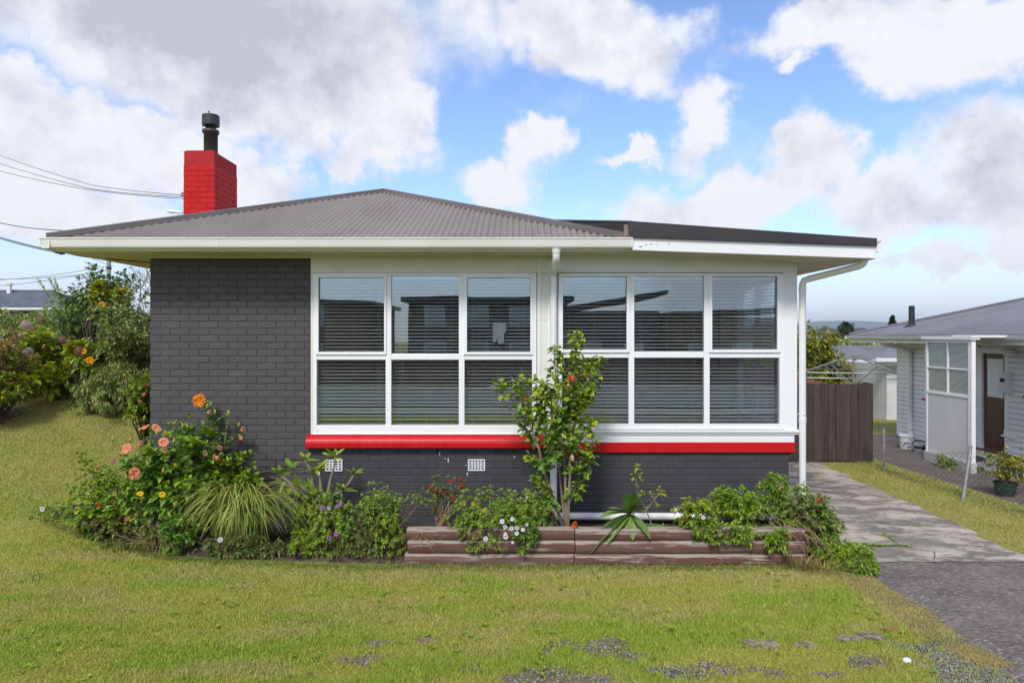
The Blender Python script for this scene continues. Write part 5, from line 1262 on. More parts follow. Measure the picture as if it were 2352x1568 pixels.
for pts, d, r0, (s0, s1) in paths:
    w_ = [zh(x, y, d+.03*math.sin(i*2+x)) for i, (x, y) in enumerate(pts)]; b.tube(w_, [r0*(1-.72*i/(len(w_)-1)) for i in range(len(w_))], 7)
    seg = [0]; 
    for a, c in zip(w_, w_[1:]): seg.append(seg[-1]+(c-a).length)
    C = []; s = seg[-1]*s0
    while s <= seg[-1]:
        i = max(j for j in range(len(seg)-1) if seg[j] <= s+1e-9); q_ = w_[i].lerp(w_[i+1], (s-seg[i])/(seg[i+1]-seg[i])); C += [tuple(q_+Vector((rr(-.04, .04), rr(-.06, .06), rr(-.02, .02)))) for _ in range(3)]; s += .05
    C.append(tuple(w_[-1])); C = np.array(C); lf = leaves
    k = 3; D = rng.normal(size=(len(C)*k, 3))*np.array((1, 1, .45))+np.array((0, -.25, .12))
    Pp = np.repeat(C, k, 0)+unit(D)*.02
    n_ = len(Pp); V, Fc = leaves(Pp, D, .066+.038*rng.random(n_), .052+.032*rng.random(n_), .3, .25, .5, roll=1.2)
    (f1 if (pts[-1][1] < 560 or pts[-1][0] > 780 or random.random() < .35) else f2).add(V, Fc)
b.build('trunk', M['bark'], t); f1.build('foliage', LF['hibiscus'], t); f2.build('shaded_foliage', LF['hibiscus_dark'], t)  # shade of the lower shoots put into a darker leaf colour
for x, y, s, k, fc in ((718, 395, 60, 'redorange', (-.6, -.6, .8)), (377, 547, 32, 'redorange', (.1, -.6, 1)), (718, 975, 40, 'pinkbud', (.3, -.3, -1)), (612, 950, 34, 'pinkbud', (.2, -.3, -1)), (688, 445, 30, 'pinkbud', (0, -.5, 1)), (598, 268, 20, 'pinkbud', (0, -.6, -.6)), (870, 768, 26, 'pinkbud', (1, -.3, 0))):
    flower(k, zh(x, y, 7.58), s*.3112/F*7.58*1.1, t, fc)
for x, y in ((192, 408), (735, 55), (767, 55), (832, 398), (918, 258), (865, 690), (583, 700), (755, 885), (775, 1045), (448, 380)): flower('bud', zh(x, y, 7.6), .05, t, (rr(-.3, .3), -.2, 1), 'bud')
# L: small red flowered plant by the pipe foot
t = plant('red_geranium', (.35, -.75, .14), 'thin seedling with two red flower heads beside the foot of the central downpipe', 'geranium')
b = MB()
for e in ((1858, 998), (1890, 1035), (1870, 940)): b.tube([Vector((.36, -.75, .13)), z3(1860, 1100, 7.7), z3(*e, 7.65)], [.005, .004, .002], 5)
b.build('stem', M['twig'], t)
C = np.array([tuple(z3(x+rr(-20, 20), y+rr(-20, 20), 7.68)) for x, y in ((1855, 1110), (1885, 1090), (1905, 1120), (1850, 1060), (1890, 1060), (1815, 1110), (1800, 1130), (1860, 950))]); f = Fol(); f.add(*whorls(C, np.tile((0, -.2, 1.), (len(C), 1)), 7, .045, .035, 1.1)); f.build('foliage', LF['weed'], t)
flower('red', z3(1858, 998, 7.62), .072, t, (-.2, -1, .5)); flower('red', z3(1890, 1035, 7.62), .062, t, (.3, -1, .4))
t = plant('poppy', tuple(z3(2066, 1165, 7.38)), 'single orange flower standing over the joint of the sleepers', 'flower')
flower('redorange', z3(2066, 1138, 7.36), .10, t, (0, -.5, 1)); b = MB(); b.tube([z3(2072, 1180, 7.38), z3(2066, 1140, 7.36)], .004, 5); b.build('stem', M['green_stem'], t)
# M: broad strap-leaved rosette hanging over the edge
c = z4(410, 1045, 7.45); t = plant('strap_leaf_plant', tuple(c-Vector((0, -.1, .35))), 'broad strap leaved rosette drooping over the sleepers right of the hibiscus tree', 'succulent')
for u, v, L_ in ((375, 900, .30), (440, 890, .26), (500, 920, .24), (560, 955, .27), (520, 1040, .22), (560, 1015, .28), (390, 1150, .22), (425, 1210, .30), (470, 1140, .24), (510, 1215, .36), (330, 1040, .20), (270, 1020, .34), (210, 1110, .38), (335, 1180, .30), (290, 1240, .46), (195, 1340, .66), (450, 1050, .14), (350, 980, .2), (410, 905, .3), (470, 960, .2), (350, 930, .25), (540, 985, .2), (380, 1000, .18), (250, 1060, .3)):
    e = z4(u, v, 7.45+rr(-.16, .02)); dv = e-c; L = max(dv.length*1.06, .1); az = math.atan2(-dv.x, dv.y-.06); 
    hor = math.hypot(dv.x, dv.y-.06); el_ = math.atan2(dv.z+.40*L*.75, hor+.02)
    put_leaf(t, 'agave', c+Vector((rr(-.015, .015), rr(-.015, .015), 0)), az, el_+R(12), L/.33)
b = MB(); b.tube([c-Vector((0, -.12, .35)), c-Vector((0, -.05, .15)), c], [.03, .03, .02], 7); b.build('stalk', M['twig'], t)
t = plant('strap_leaf_plant', (.95, -.9, .15), 'few flat yellowing strap leaves lying on the soil behind the sleepers', 'succulent')
for az, L in ((-1.2, .5), (-1.5, .7), (-1.8, .6), (1.3, .5), (1.7, .4)): put_leaf(t, 'agave', (1.15, -.9, .22), az+rr(-.1, .1), R(rr(5, 25)), L/.4)
# N: young citrus seedling
t = plant('citrus_seedling', (1.72, -.55, .14), 'thin young seedling with yellow green leaves against the lower dark wall', 'seedling')
b = MB(); f = Fol(); C = []
for pth in ([(590, 1150), (560, 1080), (530, 1000), (470, 900), (460, 780), (465, 690)], [(540, 1010), (600, 930), (640, 880)], [(600, 930), (570, 900)], [(590, 930), (620, 985)], [(470, 900), (505, 880)]):
    w_ = [z4(x, y, 7.95) for x, y in pth]; b.tube(w_, [.009*(1-.14*i) for i in range(len(w_))], 5); C += [tuple(q) for q in w_[-1:]]
for x, y in ((465, 700), (445, 740), (490, 750), (440, 790), (500, 800), (465, 830), (505, 885), (470, 690), (640, 880), (650, 900), (625, 860), (565, 905), (618, 980), (655, 885)): C.append(tuple(z4(x, y, 7.93)))
b.build('stem', M['bark'], t); C = np.array(C); f.add(*whorls(C, np.tile((0, -.2, .6), (len(C), 1)), 4, .062, .034, 1.2)); f.build('foliage', LF['lime'], t)
# O: bright green plant over the edge
t, P = bush('leafy_shrub', 'bright glossy green shrub spilling over the right part of the sleepers', 'shrub', (2.05, -.95, .2), (2.02, -1.05, .40), (.22, .22, .28), 120, 8, .05, .028, 'bright', 10, 'green_stem', .3, 2.6, 30, .5)
f = Fol(); p2, d2 = crown_pts(46, (2.0, -1.12, .55), (.24, .14, .20), .3, 2.6, 6); f.add(*whorls(p2, d2+np.array((0, -.1, .5)), 4, .07, .042, 1.1)); f.build('upper_foliage', LF['lime'], t)
C = np.array([tuple(z4(x, y, 7.5)) for x, y in ((820, 1060), (850, 1045), (885, 1020), (870, 1090), (840, 1030), (750, 1100), (670, 1130), (700, 1130))]); f = Fol(); f.add(*whorls(C, np.tile((0, -.2, 1.), (len(C), 1)), 5, .05, .03, 1.1)); f.build('side_foliage', LF['hibiscus'], t)
flower('white', z4(965, 1070, 7.25), .05, t)
# P: large straggling daisy bush at the driveway end
t, P = daisy_bush('daisy_bush', 'large straggling daisy bush at the driveway end of the bed, bare twigs inside', (2.75, -.75, .15), (2.62, -.72, .44), (.44, .30, .24), 240, 41, under='deadleaf')
for c_, r_, n_, m_, s_ in (((3.02, -.60, .70), (.18, .16, .17), 55, 'bright', 1), ((3.26, -.80, .40), (.34, .32, .32), 260, 'daisyleaf', 2), ((3.34, -.88, .42), (.32, .28, .30), 150, 'olive', 12), ((3.38, -.95, .22), (.26, .30, .28), 150, 'daisyleaf', 3), ((3.55, -1.20, .10), (.28, .22, .16), 130, 'bright', 4), ((2.45, -.95, .62), (.30, .18, .16), 90, 'bright', 5), ((2.80, -1.28, .30), (.14, .08, .12), 24, 'bright', 7), ((2.42, -1.24, .36), (.22, .06, .12), 26, 'daisyleaf', 8), ((3.62, -1.38, .03), (.2, .14, .10), 70, 'daisyleaf', 9)):
    n_ = int(n_*2.2); p2, d2 = crown_pts(n_, c_, r_, .3, 2.2, s_); p2[:, 2] = np.maximum(p2[:, 2], .03+.03*rng.random(n_)); f = Fol(); f.add(*whorls(p2, d2+np.array((0, -.1, .6)), 11, .054, .021, 1.1)); f.build('foliage', LF[m_], t)
b = MB(); rs = random.Random(3)
for i in range(13):
    a = Vector((2.95+rs.uniform(-.15, .25), -1.05+rs.uniform(-.1, .1), .45+rs.uniform(-.1, .1))); e = a+Vector((rs.uniform(-.05, .35), -.22-rs.uniform(0, .1), -.42*rs.uniform(.4, 1)))
    b.tube([a, a.lerp(e, .5)+Vector((rs.uniform(-.05, .05), -.05, .04)), e], [.005, .004, .002], 4)
stems_to(b, (3.2, -.9, .1), crown_pts(40, (3.35, -.95, .3), (.35, .35, .3))[0], 40, .006); b.build('bare_twigs', M['twig'], t)
p2, d2 = crown_pts(150, (3.25, -1.02, .18), (.33, .24, .24), .2, 1.8, 77); p2[:, 2] = np.maximum(p2[:, 2], .02); f = Fol(); f.add(*whorls(p2, d2, 7, .035, .010, 1.2)); f.build('dead_foliage', LF['deadleaf'], t)
for x, y, s, k in ((1255, 877, 40, 'white'), (1542, 838, 26, 'purple'), (1413, 998, 30, 'purple'), (1270, 1060, 30, 'lilac')): flower(k, z4(x, y, 7.55), s*.3052/F*7.55, t, (0, -1, .6))
flower('red', z4(1835, 943, 7.45), .075, t, (0, -.8, .8))
grass('weed_tuft', 'dry straw tuft at the foot of the bush beside the driveway', 'grass tuft', (3.25, -1.38, .0), 160, .26, .006, .6, .8, 'drygrass', .22)
grass('weed_tuft', 'thin dry stalks under the cascading end bush', 'grass tuft', (3.05, -1.30, .02), 90, .30, .005, .6, .6, 'drygrass', .14)
# low weeds and straw along the foot of the sleepers and bed
n = 5200; x = -5.6+9.0*rng.random(n); y = np.interp(x, [-5.95, -5.3, -4.4, -3.8, -2.65, -1.65, 3.3], [-.12, -.46, -.68, -.97, -1.15, -1.27, -1.27])+rng.normal(size=n)*.05-.02
k_ = (rng.random(n) < .35+.65*fbm(x, y, 3, 3, 90)*1.2); x, y = x[k_], y[k_]; n = len(x)
V, Fc = ribbons(np.stack([x, y, H(x, y)], 1), rng.random(n)*6.28, .04+.10*rng.random(n)**2, .0045, .4+.5*rng.random(n), 3, .3+.5*rng.random(n))
hh = n*2//3*0; o = np_mesh('edge_grass', V, Fc, LF['weed']); tag(o, 'longer grass and weeds along the foot of the bed edge', 'grass', kind='stuff')
# litter on the soil
n = 900; x = -5.4+8.6*rng.random(n); y = -1.1+rng.random(n)*1.0; z = soil_h(x, y)+.008
V, Fc = leaves(np.stack([x, y, z], 1), np.stack([rng.normal(size=n), rng.normal(size=n), .1*rng.normal(size=n)], 1), .03+.05*rng.random(n), .01+.015*rng.random(n), .3, .0)
tag(np_mesh('leaf_litter', V, Fc, LF['deadleaf']), 'dead leaves scattered on the bed soil', 'leaf litter', kind='stuff')
b = MB()
for i in range(60):
    x, y = rr(-5.2, 3.1), rr(-1.05, -.1); z = float(soil_h(x, y)[0])+.01; a = rr(0, 3.14); l = rr(.05, .2)
    b.tube([(x, y, z), (x+l*math.cos(a)*.5, y+l*math.sin(a)*.5, z+.02), (x+l*math.cos(a), y+l*math.sin(a), z)], .0025, 4)
tag(b.build('fallen_twigs', M['twig']), 'thin fallen twigs on the bed soil', 'twigs', kind='stuff')
# moss in the driveway cracks
A_ = np.array([tuple(q) for q in MOSS]); n = len(A_); V, Fc = leaves(A_, rng.normal(size=(n, 3))*np.array((1, 1, .3))+np.array((0, 0, .6)), .02+.02*rng.random(n), .008, .3, .2)
tag(np_mesh('crack_weeds', V, Fc, LF['bright']), 'small green weeds growing in the driveway cracks', 'weeds', kind='stuff')
# bright little mat on the verge, ragged taller grass there
n = 26000; x = 5.75+1.75*rng.random(n); y = -3.0+9.0*rng.random(n); k_ = (x > r_edge(y)+.02*rng.random(n)) & (rng.random(n) < .75) & (y < 6); x, y = x[k_], y[k_]; n = len(x)
big = sm((fbm(x, y, 2.2, 3, 60)-.42)/.25); fc_ = np.exp(-((x-7.02)/.16)**2)
V, Fc = ribbons(np.stack([x, y, H(x, y)-.005], 1), rng.random(n)*6.28, (.03+.05*rng.random(n))*(.6+big+1.2*fc_), .007, .5+.4*rng.random(n), 2, .5)
o = np_mesh('verge_grass', V, Fc, BM); set_attr(o, V[:, 0], V[:, 1], ('lush', 'dry')); tag(o, 'rough grass verge between the driveway and the wire fence', 'grass', kind='stuff')

# straw edge of the lawn against the apron
n = 5200; y = -3.4+2.35*rng.random(n); x = 3.60-.17*rng.random(n)**1.5-.05*np.sin(y*6)+.07*rng.normal(size=n)*.6; a = rng.random(n)*6.28
V, Fc = ribbons(np.stack([x, y, H(x, y)], 1), a, .04+.07*rng.random(n), .005, .9+.5*rng.random(n), 3, .75+.2*rng.random(n))
tag(np_mesh('straw_edge', V, Fc, LF['drygrass']), 'flattened dry straw along the edge of the dark concrete', 'grass', kind='stuff')
# flat weeds and clover in the lawn
n = 420; x = -5+8.3*rng.random(n); y = -4.5+3.1*rng.random(n); k_ = ~inside(x, y, BED) & (x < 3.3) & (fbm(x, y, 1.5, 3, 44) > .5); x, y = x[k_], y[k_]
C = np.stack([x, y, H(x, y)+.014], 1); V, Fc = whorls(C, np.tile((0, 0, 1.), (len(C), 1)), 7, .042, .018, 1.25)
tag(np_mesh('lawn_weeds', V, Fc, LF['bright']), 'small flat broadleaf weeds scattered in the lawn', 'weeds', kind='stuff')
n = 130; x = -5+8.3*rng.random(n); y = -4.6+3.3*rng.random(n); V, Fc = leaves(np.stack([x, y, H(x, y)+.03], 1), np.stack([rng.normal(size=n), rng.normal(size=n), .1*rng.normal(size=n)], 1), .03+.03*rng.random(n), .014+.01*rng.random(n), .4, .2)
tag(np_mesh('lawn_litter', V, Fc, LF['deadleaf']), 'few brown fallen leaves lying on the lawn', 'leaf litter', kind='stuff')

# ================================================================ RIGHT HAND SIDE
# ---- timber gate at the end of the drive
gate = thing('timber_gate', (5.9, 5.2, -.1), 'dark brown stained paling gate closing the end of the driveway', 'gate')
GY = 5.2; x = 5.08; edges = [1843, 1857, 1877, 1897, 1917, 1937, 1957, 1977, 2005]
X = [(u-1176)/F*13.7 for u in edges]; X[0] -= .5
b0 = mat('dark_stained_paling', (.050, .034, .030), (.078, .054, .047), 3, .8, .5, 40, stretch=(9, 9, .7), dirt=(.025, .017, .014), dscale=2, dlo=.5, dhi=.75, objrand=.22)
xx = np.linspace(5.15, 7.25, 15)
for a, c in zip(xx, xx[1:]):
    q = MB(); q.box(a+.004, c-.004, GY+rr(-.006, .006), GY+.025, -.05+rr(-.02, .02), 1.50+rr(-.012, .012), .003); q.build('board', b0, gate)
b = MB()
for z in (.25, 1.25): b.box(5.15, 7.23, GY+.026, GY+.075, z, z+.09)
b.box(7.12, 7.2, GY+.076, GY+.16, -.15, 1.52); b.build('rail', b0, gate)
fr = thing('side_fence', (5.4, 6.3, -.1), 'reddish brown paling fence with sloping top seen above the dark gate', 'fence')
rp = mat('reddish_paling', (.17, .062, .04), (.24, .10, .065), 3, .8, .4, 40, stretch=(9, 9, .7), dirt=(.09, .05, .04), dscale=2, dlo=.5, dhi=.8, objrand=.15)
for i in range(14):
    a = 4.9+i*.142; top = 1.80-.04*max(0, i-3)*.9; q = MB(); q.box(a, a+.137, 6.4+.002*i, 6.42+.002*i, -.1, top, .003); q.build('board', rp, fr)
b = MB(); b.box(4.9, 6.9, 6.43+.03, 6.5, .9, 1.0); b.build('rail', rp, fr)

# ---- chain-link fence
cl = thing('wire_fence', (7.0, 3, -.1), 'low sagging chain link fence on thin metal posts between the two sections', 'fence')
posts = [(7.03, 4.4, .02, .05), (6.92, 1.9, .13, .09), (6.9, -.6, .02, .05), (7.05, 6.9, 0, .03)]
for x, y, lx, ly in posts:
    z = hz(x, y); q = MB(); q.tube([(x-lx, y-ly, z-.1), (x+lx, y+ly, z+.80)], .025, 8); q.lathe([(.03, 0), (.03, .012), (0, .02)], (x+lx, y+ly, z+.80), 8); q.build('post', M['grey_steel'], cl)
V, Fc = [], []
def wire_to(P, r=.0026):
    n0 = len(V)
    for i, p in enumerate(P):
        for k in range(3): a = k*2.09; V.append((p[0]+r*math.cos(a), p[1]+r*.6*math.sin(a), p[2]+r*math.sin(a)))
    for i in range(len(P)-1):
        for k in range(3): Fc.append((n0+i*3+k, n0+i*3+(k+1) % 3, n0+i*3+3+(k+1) % 3, n0+i*3+3+k))
def top_at(y):
    s = (y+.6) % 2.5/2.5; return .70-.09*4*s*(1-s)-.03*math.sin(y*5)
def mesh_pt(y, t): z0 = hz(7.0, y); return (7.0+.05*math.sin(y*1.3+t*2)+(.13*t if abs(y-1.9) < 1.2 else 0)*(1-abs(y-1.9)/1.2), y, z0+.0+top_at(y)*t)
y = -1.6
while y < 7.6:
    for sg in (1, -1):
        P = []
        for k in range(15):
            t = k/14; P.append(mesh_pt(y+sg*(.06 if k % 2 else 0)*1.0, t))
        wire_to(P)
    y += .12
# interlocking zigzags every 60 mm
y = -1.54
while y < 7.6:
    for sg in (1, -1):
        wire_to([mesh_pt(y+sg*(.0 if k % 2 else .06), k/14) for k in range(15)])
    y += .12
for t in (.0, .5, 1): wire_to([mesh_pt(yy, t) for yy in np.arange(-1.6, 7.6, .1)], .0026)
np_mesh('chain_link', V, Fc, M['grey_steel'], cl)

# ---- neighbour's weatherboard house
NX = 10.05; FY = 9.25      # wall face and its far corner
nb = thing('weatherboard_house', (NX+2, 4, -.1), 'white weatherboard house with grey corrugated roof and brown front door', 'house')
op = [(4.15, 6.30+.0, .0, 2.45), ]
def dY(u, X=NX): return X*F/(u-1176)+CAMY
door0, door1 = dY(2310), dY(2258)
sections = []
WIN1 = (6.95, 8.05, .95, 2.25); WIN2 = (3.55, 4.78, 1.30, 2.17); DOOR = (door0-.12, door1+.12, .0, 2.20)
opens = [WIN1, WIN2, DOOR]
BP = .112; z = -.10; k = 0
prof_key = {}
while z < 2.30:
    top = z+BP; cuts = [(-1.0, FY)]
    for (a, c, z0, z1) in opens:
        if z0 < top-.02 and z1 > z+.02:
            nc = []
            for s0, s1 in cuts:
                if c <= s0 or a >= s1: nc.append((s0, s1))
                else:
                    if a-s0 > .02: nc.append((s0, a))
                    if s1-c > .02: nc.append((c, s1))
            cuts = nc
    for s0, s1 in cuts:
        q = MB(); q.prism([(NX-.022, z-.004), (NX-.022, z+.004), (NX-.004, top+.012), (NX+.03, top+.012), (NX+.03, z-.004)][::-1], s0, s1, 'y') if False else None
        q = MB(); pr = [(NX-.026, z+.009), (NX-.020, top-.006), (NX-.008, top), (NX+.02, top), (NX+.02, z+.009)]; q.prism(pr, s0, s1)
        q.build('weatherboard', M['weatherboard'], nb)
    z = top
b = MB(); b.box(NX+.021, NX+.06, -1.0, FY-.02, -.2, 2.32); b.box(NX+.061, 18, FY-.06, FY-.02, -.3, 2.32); b.box(NX+.061, 18, -1.0, -.96, -.3, 2.32); b.box(NX, NX+.05, -1, FY-.03, -.3, -.105)
b.box(NX-.03, NX+.02, FY, FY+.03, -.12, 2.3); wall_n = b.build('wall', M['weatherboard'], nb)
# roof, gutter, flue
EYN, EXN, EZN = 10.1, 9.2, 2.455
nr = part('roof', nb); up = Vector((4.2, 0, 1.25)); LU = up.length
corrug('roof_sheeting', (EXN, EYN, EZN+.03), (EXN, -1.6, EZN+.03), up, lambda s: min(s/4.2, 1)*LU, M['nroof'], nr, .010, 5)
corrug('end_sheeting', (EXN, EYN, EZN+.03), (EXN+8.4, EYN, EZN+.03), (0, -4.2, 1.25), lambda s: (min(s/4.2, (8.4-s)/4.2))*LU, M['nroof'], nr, .010, 4)
b = MB(); b.tube([(EXN, EYN, EZN+.05), (EXN+4.2, EYN-4.2, EZN+1.31)], .04, 6); b.tube([(EXN+4.2, EYN-4.2, EZN+1.31), (EXN+4.2, -1.6, EZN+1.31)], .055, 6); b.build('hip_capping', M['nroof'], nr)
b = MB(); g_p = [(EXN+.02, EZN+.02), (EXN+.02, EZN-.085), (EXN-.05, EZN-.09), (EXN-.085, EZN-.06), (EXN-.105, EZN+.005), (EXN-.11, EZN+.02), (EXN-.09, EZN+.02), (EXN-.075, EZN-.05), (EXN-.04, EZN-.075), (EXN+.005, EZN-.07), (EXN+.005, EZN+.02)]
b.prism(g_p, -1.6, EYN+.1); b.prism([(-a+EXN+EYN, c) for a, c in g_p], EXN-.1, EXN+8.5, 'x'); b.build('gutter', M['gutter_white'], nb)
b = MB(); b.box(EXN+.02, EXN+.045, -1.6, EYN, EZN-.17, EZN+.01); b.box(EXN+.045, NX+.02, -1.6, EYN-.02, EZN-.16, EZN-.145); b.box(NX, 18, FY, EYN-.02, EZN-.16, EZN-.145); b.build('soffit', M['weatherboard'], nb)
b = MB(); b.box(NX-.012, NX+.05, -1, FY, 2.262, 2.31); b.build('frieze_board', M['weatherboard'], nb)
# flue: v 703..745 at u 2094
fd = 17.0; fx = (2094-1176)/F*fd
b = MB(); zb_ = 2.45+.24; b.lathe([(.075, zb_-.1), (.072, zb_+.06), (.068, 2.45+(772-703)/F*fd), (.05, 2.45+(772-702)/F*fd)], (fx, CAMY+fd, 0), 14); b.lathe([(.17, zb_-.02), (.11, zb_+.05), (.07, zb_+.07)], (fx, CAMY+fd, 0), 14); b.build('flue', M['flue'], nb)
# downpipe of the neighbour
yd = dY(2097)
b = MB(); b.tube([(EXN+.02, yd, 2.36), (EXN+.15, yd, 2.25), (NX-.1, yd, 2.12), (NX-.075, yd, 2.0), (NX-.075, yd, -.02)], .062, 12)
for z in (1.62, .12): b.tube([(NX-.075, yd, z), (NX-.075, yd, z+.06)], .075, 12)
b.build('downpipe', M['weatherboard'], nb, smooth=True)
# windows, door
for (a, c, z0, z1) in (WIN1, WIN2):
    w = part('window', nb); b = MB(); x0, x1 = NX-.045, NX+.05
    b.box(x0, x1, a, a+.07, z0, z1); b.box(x0, x1, c-.07, c, z0, z1); b.box(x0, x1, a+.07, c-.07, z1-.07, z1); b.box(x0, x1, a+.07, c-.07, z0, z0+.05)
    m_ = (a+c)/2; b.box(x0+.01, x1, m_-.02, m_+.02, z0+.05, z1-.07); b.box(x0+.012, x1-.01, a+.07, c-.07, z0+(z1-z0)*.62, z0+(z1-z0)*.62+.035); b.build('window_frame', M['white_frame'], w, bevel=.003)
    b = MB(); b.box(NX+.012, NX+.016, a+.07, c-.07, z0+.05, z1-.07); b.build('pane', M['glass'], w)
    b = MB(); b.box(NX+.04, NX+.05, a+.05, c-.05, z0, z1); b.build('curtain', M['plaster'], w)
    b = MB(); b.box(NX-.085, NX, a-.05, c+.05, z0-.045, z0-.002); b.build('red_sill', M['red_paint'], w)
d_ = part('door', nb); a, c = door0, door1
b = MB(); b.box(NX-.03, NX+.05, a-.12, a, .02, 2.2); b.box(NX-.03, NX+.05, c, c+.12, .02, 2.2); b.box(NX-.03, NX+.05, a, c, 2.09, 2.2); b.build('door_frame', M['weatherboard'], d_, bevel=.003)
b = MB(); b.box(NX+.02, NX+.05, a, c, .07, 1.18); b.box(NX+.02, NX+.05, a, a+.10, 1.18, 2.09); b.box(NX+.02, NX+.05, c-.10, c, 1.18, 2.09); b.box(NX+.02, NX+.05, a+.10, c-.10, 1.98, 2.09)
b.box(NX+.012, NX+.02, a+.1, c-.1, .2, 1.05); b.build('door_leaf', M['door_brown'], d_, bevel=.003)
b = MB(); b.box(NX+.032, NX+.038, a+.10, c-.10, 1.18, 1.98); b.build('pane', M['dim_pane'], d_); b = MB(); b.box(NX+.05, NX+.058, a, c, .07, 2.09); b.build('door_back', M['plaster'], d_)
b = MB(); b.tube([(NX+.02, a+.05, 1.02), (NX-.03, a+.05, 1.02), (NX-.03, a+.13, 1.02)], .010, 6); b.build('handle', M['grey_steel'], d_)
b = MB(); b.box(NX-.10, NX+.02, a-.16, c+.16, .02, .068); b.build('doorstep', M['door_brown'], d_)
# meter box, lamp, letter flap
b = MB(); y0, y1 = dY(2327), dY(2304); b.box(NX-.11, NX-.02, y0, y1, 1.30, 1.72); mb_ = b.build('meter_box', M['plastic_white'], nb, bevel=.01)
b = MB(); b.box(NX-.118, NX-.110, y0+.04, y1-.04, 1.34, 1.68); b.build('meter_box_door', M['plastic_white'], mb_, bevel=.004)
b = MB(); b.prism([((y0+y1)/2+.06*math.cos(a_)*1.2, 1.56+.045*math.sin(a_)) for a_ in np.linspace(0, 6.28, 15)[:-1]], NX-.122, NX-.112, 'x'); b.build('meter_window', M['rubber'], mb_); 
b = MB(); b.prism([((y0+y1)/2+.05*math.cos(a_)*1.2, 1.56+.035*math.sin(a_)) for a_ in np.linspace(0, 6.28, 15)[:-1]], NX-.1195, NX-.1185, 'x'); b.build('meter_dial', M['rubber'], mb_)
ly = dY(2334); b = MB(); b.lathe([(0, -.10), (.08, -.09), (.115, -.03), (.11, .02), (.07, .05), (.03, .06)], (NX-.14, ly, 2.14), 14); b.tube([(NX, ly, 2.2), (NX-.14, ly, 2.2)], .015, 6); b.build('wall_lamp', M['plastic_white'], nb, smooth=True)
b = MB(); y_ = dY(2322); b.box(NX-.09, NX-.02, y_-.16, y_+.16, .42, .45); b.box(NX-.035, NX-.02, y_-.16, y_+.16, .45, .54); b.build('letter_flap', M['weatherboard'], nb)
# porch slab and glazed screen
b = MB(); b.prism([(8.62, 3.6), (NX+.01, 3.6), (NX+.01, 6.15), (8.62, 6.15)], -.35, .035, 'z'); b.build('porch_slab', mat('porch_concrete', (.24, .235, .23), (.33, .32, .31), 3, .85, .4, 40, dirt=(.14, .13, .12), dscale=3), nb, bevel=.01)
scx = 8.54; s0, s1 = CAMY+12.62, CAMY+14.05; pz = 2.385
scr = part('porch_screen', nb); b = MB()
b.box(scx-.04, scx+.035, s0, s0+.11, -.02, pz); b.box(scx-.03, scx+.03, s1-.06, s1, -.02, pz); zm = 2.45-(846-772)/F*13.3
b.box(scx-.035, scx+.035, s0+.11, s1-.06, pz-.06, pz-.001); 
zt = 2.45-(905-772)/F*13.3*1.0
b.box(scx-.035, scx+.035, s0+.11, s1-.06, zt-.03, zt+.03); b.box(scx-.03, scx+.03, s0+.11, s1-.06, zm-.015, zm+.015)
my = (s0+s1)/2+.02; b.box(scx-.028, scx+.028, my-.02, my+.02, zt+.03, pz-.06)
b.box(scx-.09, scx+.09, s0-.04, s1+.04, pz, pz+.04); b.build('screen_frame', M['weatherboard'], scr, bevel=.004)
b = MB(); b.box(scx-.02, scx+.02, s0+.11, s1-.06, .10, zt-.03); b.build('lower_panel', mat('white_fibre_panel', (.70, .70, .69), (.62, .62, .60), 1.5, .6, .1, 60, stretch=(1, 1, .5), dirt=(.50, .49, .46), dscale=2, dlo=.6, dhi=.9), scr)
rb = MB(); n_ = 26
for (a, c) in ((s0+.11, my-.02), (my+.02, s1-.06)):
    for (z0, z1) in ((zt+.03, zm-.015), (zm+.015, pz-.06)):
        q = MB(); q.box(scx-.003, scx+.003, a, c, z0, z1); q.build('pane', M['reeded'] if 'reeded' in M else M.setdefault('reeded', glass_mat('reeded_glass', .16, (.55, .57, .56), .25)), scr)
        zz = z0+.012
        while zz < z1-.01: rb.box(scx-.007, scx-.004, a+.005, c-.005, zz, zz+.006); zz += .022
rb.build('reeding', M['white_frame'], scr)
b = MB(); b.box(scx-.06, scx+.045, s0-.01, s1+.01, -.16, .098); b.build('plinth', mat('porch_plinth', (.55, .55, .53), (.45, .44, .42), 3, .8, .3, 40, dirt=(.28, .26, .23), dscale=4), scr)
b = MB(); b.box(EXN-.1, scx-.09, s0-.06, s1+.06, 2.425, 2.455) if EXN-.1 < scx else b.box(scx-.09, EXN+.01, s0-.06, s1+.06, 2.427, 2.45); b.build('porch_cover', M['weatherboard'], nb)
# things standing by the porch
def at_ground(u, v, z=-.13): d = (CAMZ-z)*F/(v-772); return Vector(((u-1176)/F*d, CAMY+d, z))
def bucket(name, p, r, h, m, label, cat, lid=None, band=None):
    t = thing(name, p, label, cat); b = MB(); b.lathe([(0, .002), (r*.86, 0), (r*.98, h*.92), (r*1.04, h*.93), (r*1.04, h)], p, 20); b.build('body', m, t, smooth=False)
    if lid: b = MB(); b.lathe([(r*1.06, h-.02), (r*1.07, h+.005), (r*.9, h+.022), (0, h+.03)], p, 20); b.build('lid', lid, t)
    if band: b = MB(); b.lathe([(r*.90, h*.25), (r*.975, h*.75)], p, 20); b.build('paper_label', band, t)
    return t
p = Vector((9.62, CAMY+16.35, -.12)); p = at_ground(2084, 1034, -.13); t = bucket('bucket', p, .165, .34, M['plastic_white'], 'white lidded plastic bucket at the corner of the weatherboard house', 'bucket', M['plastic_white'])
b = MB()
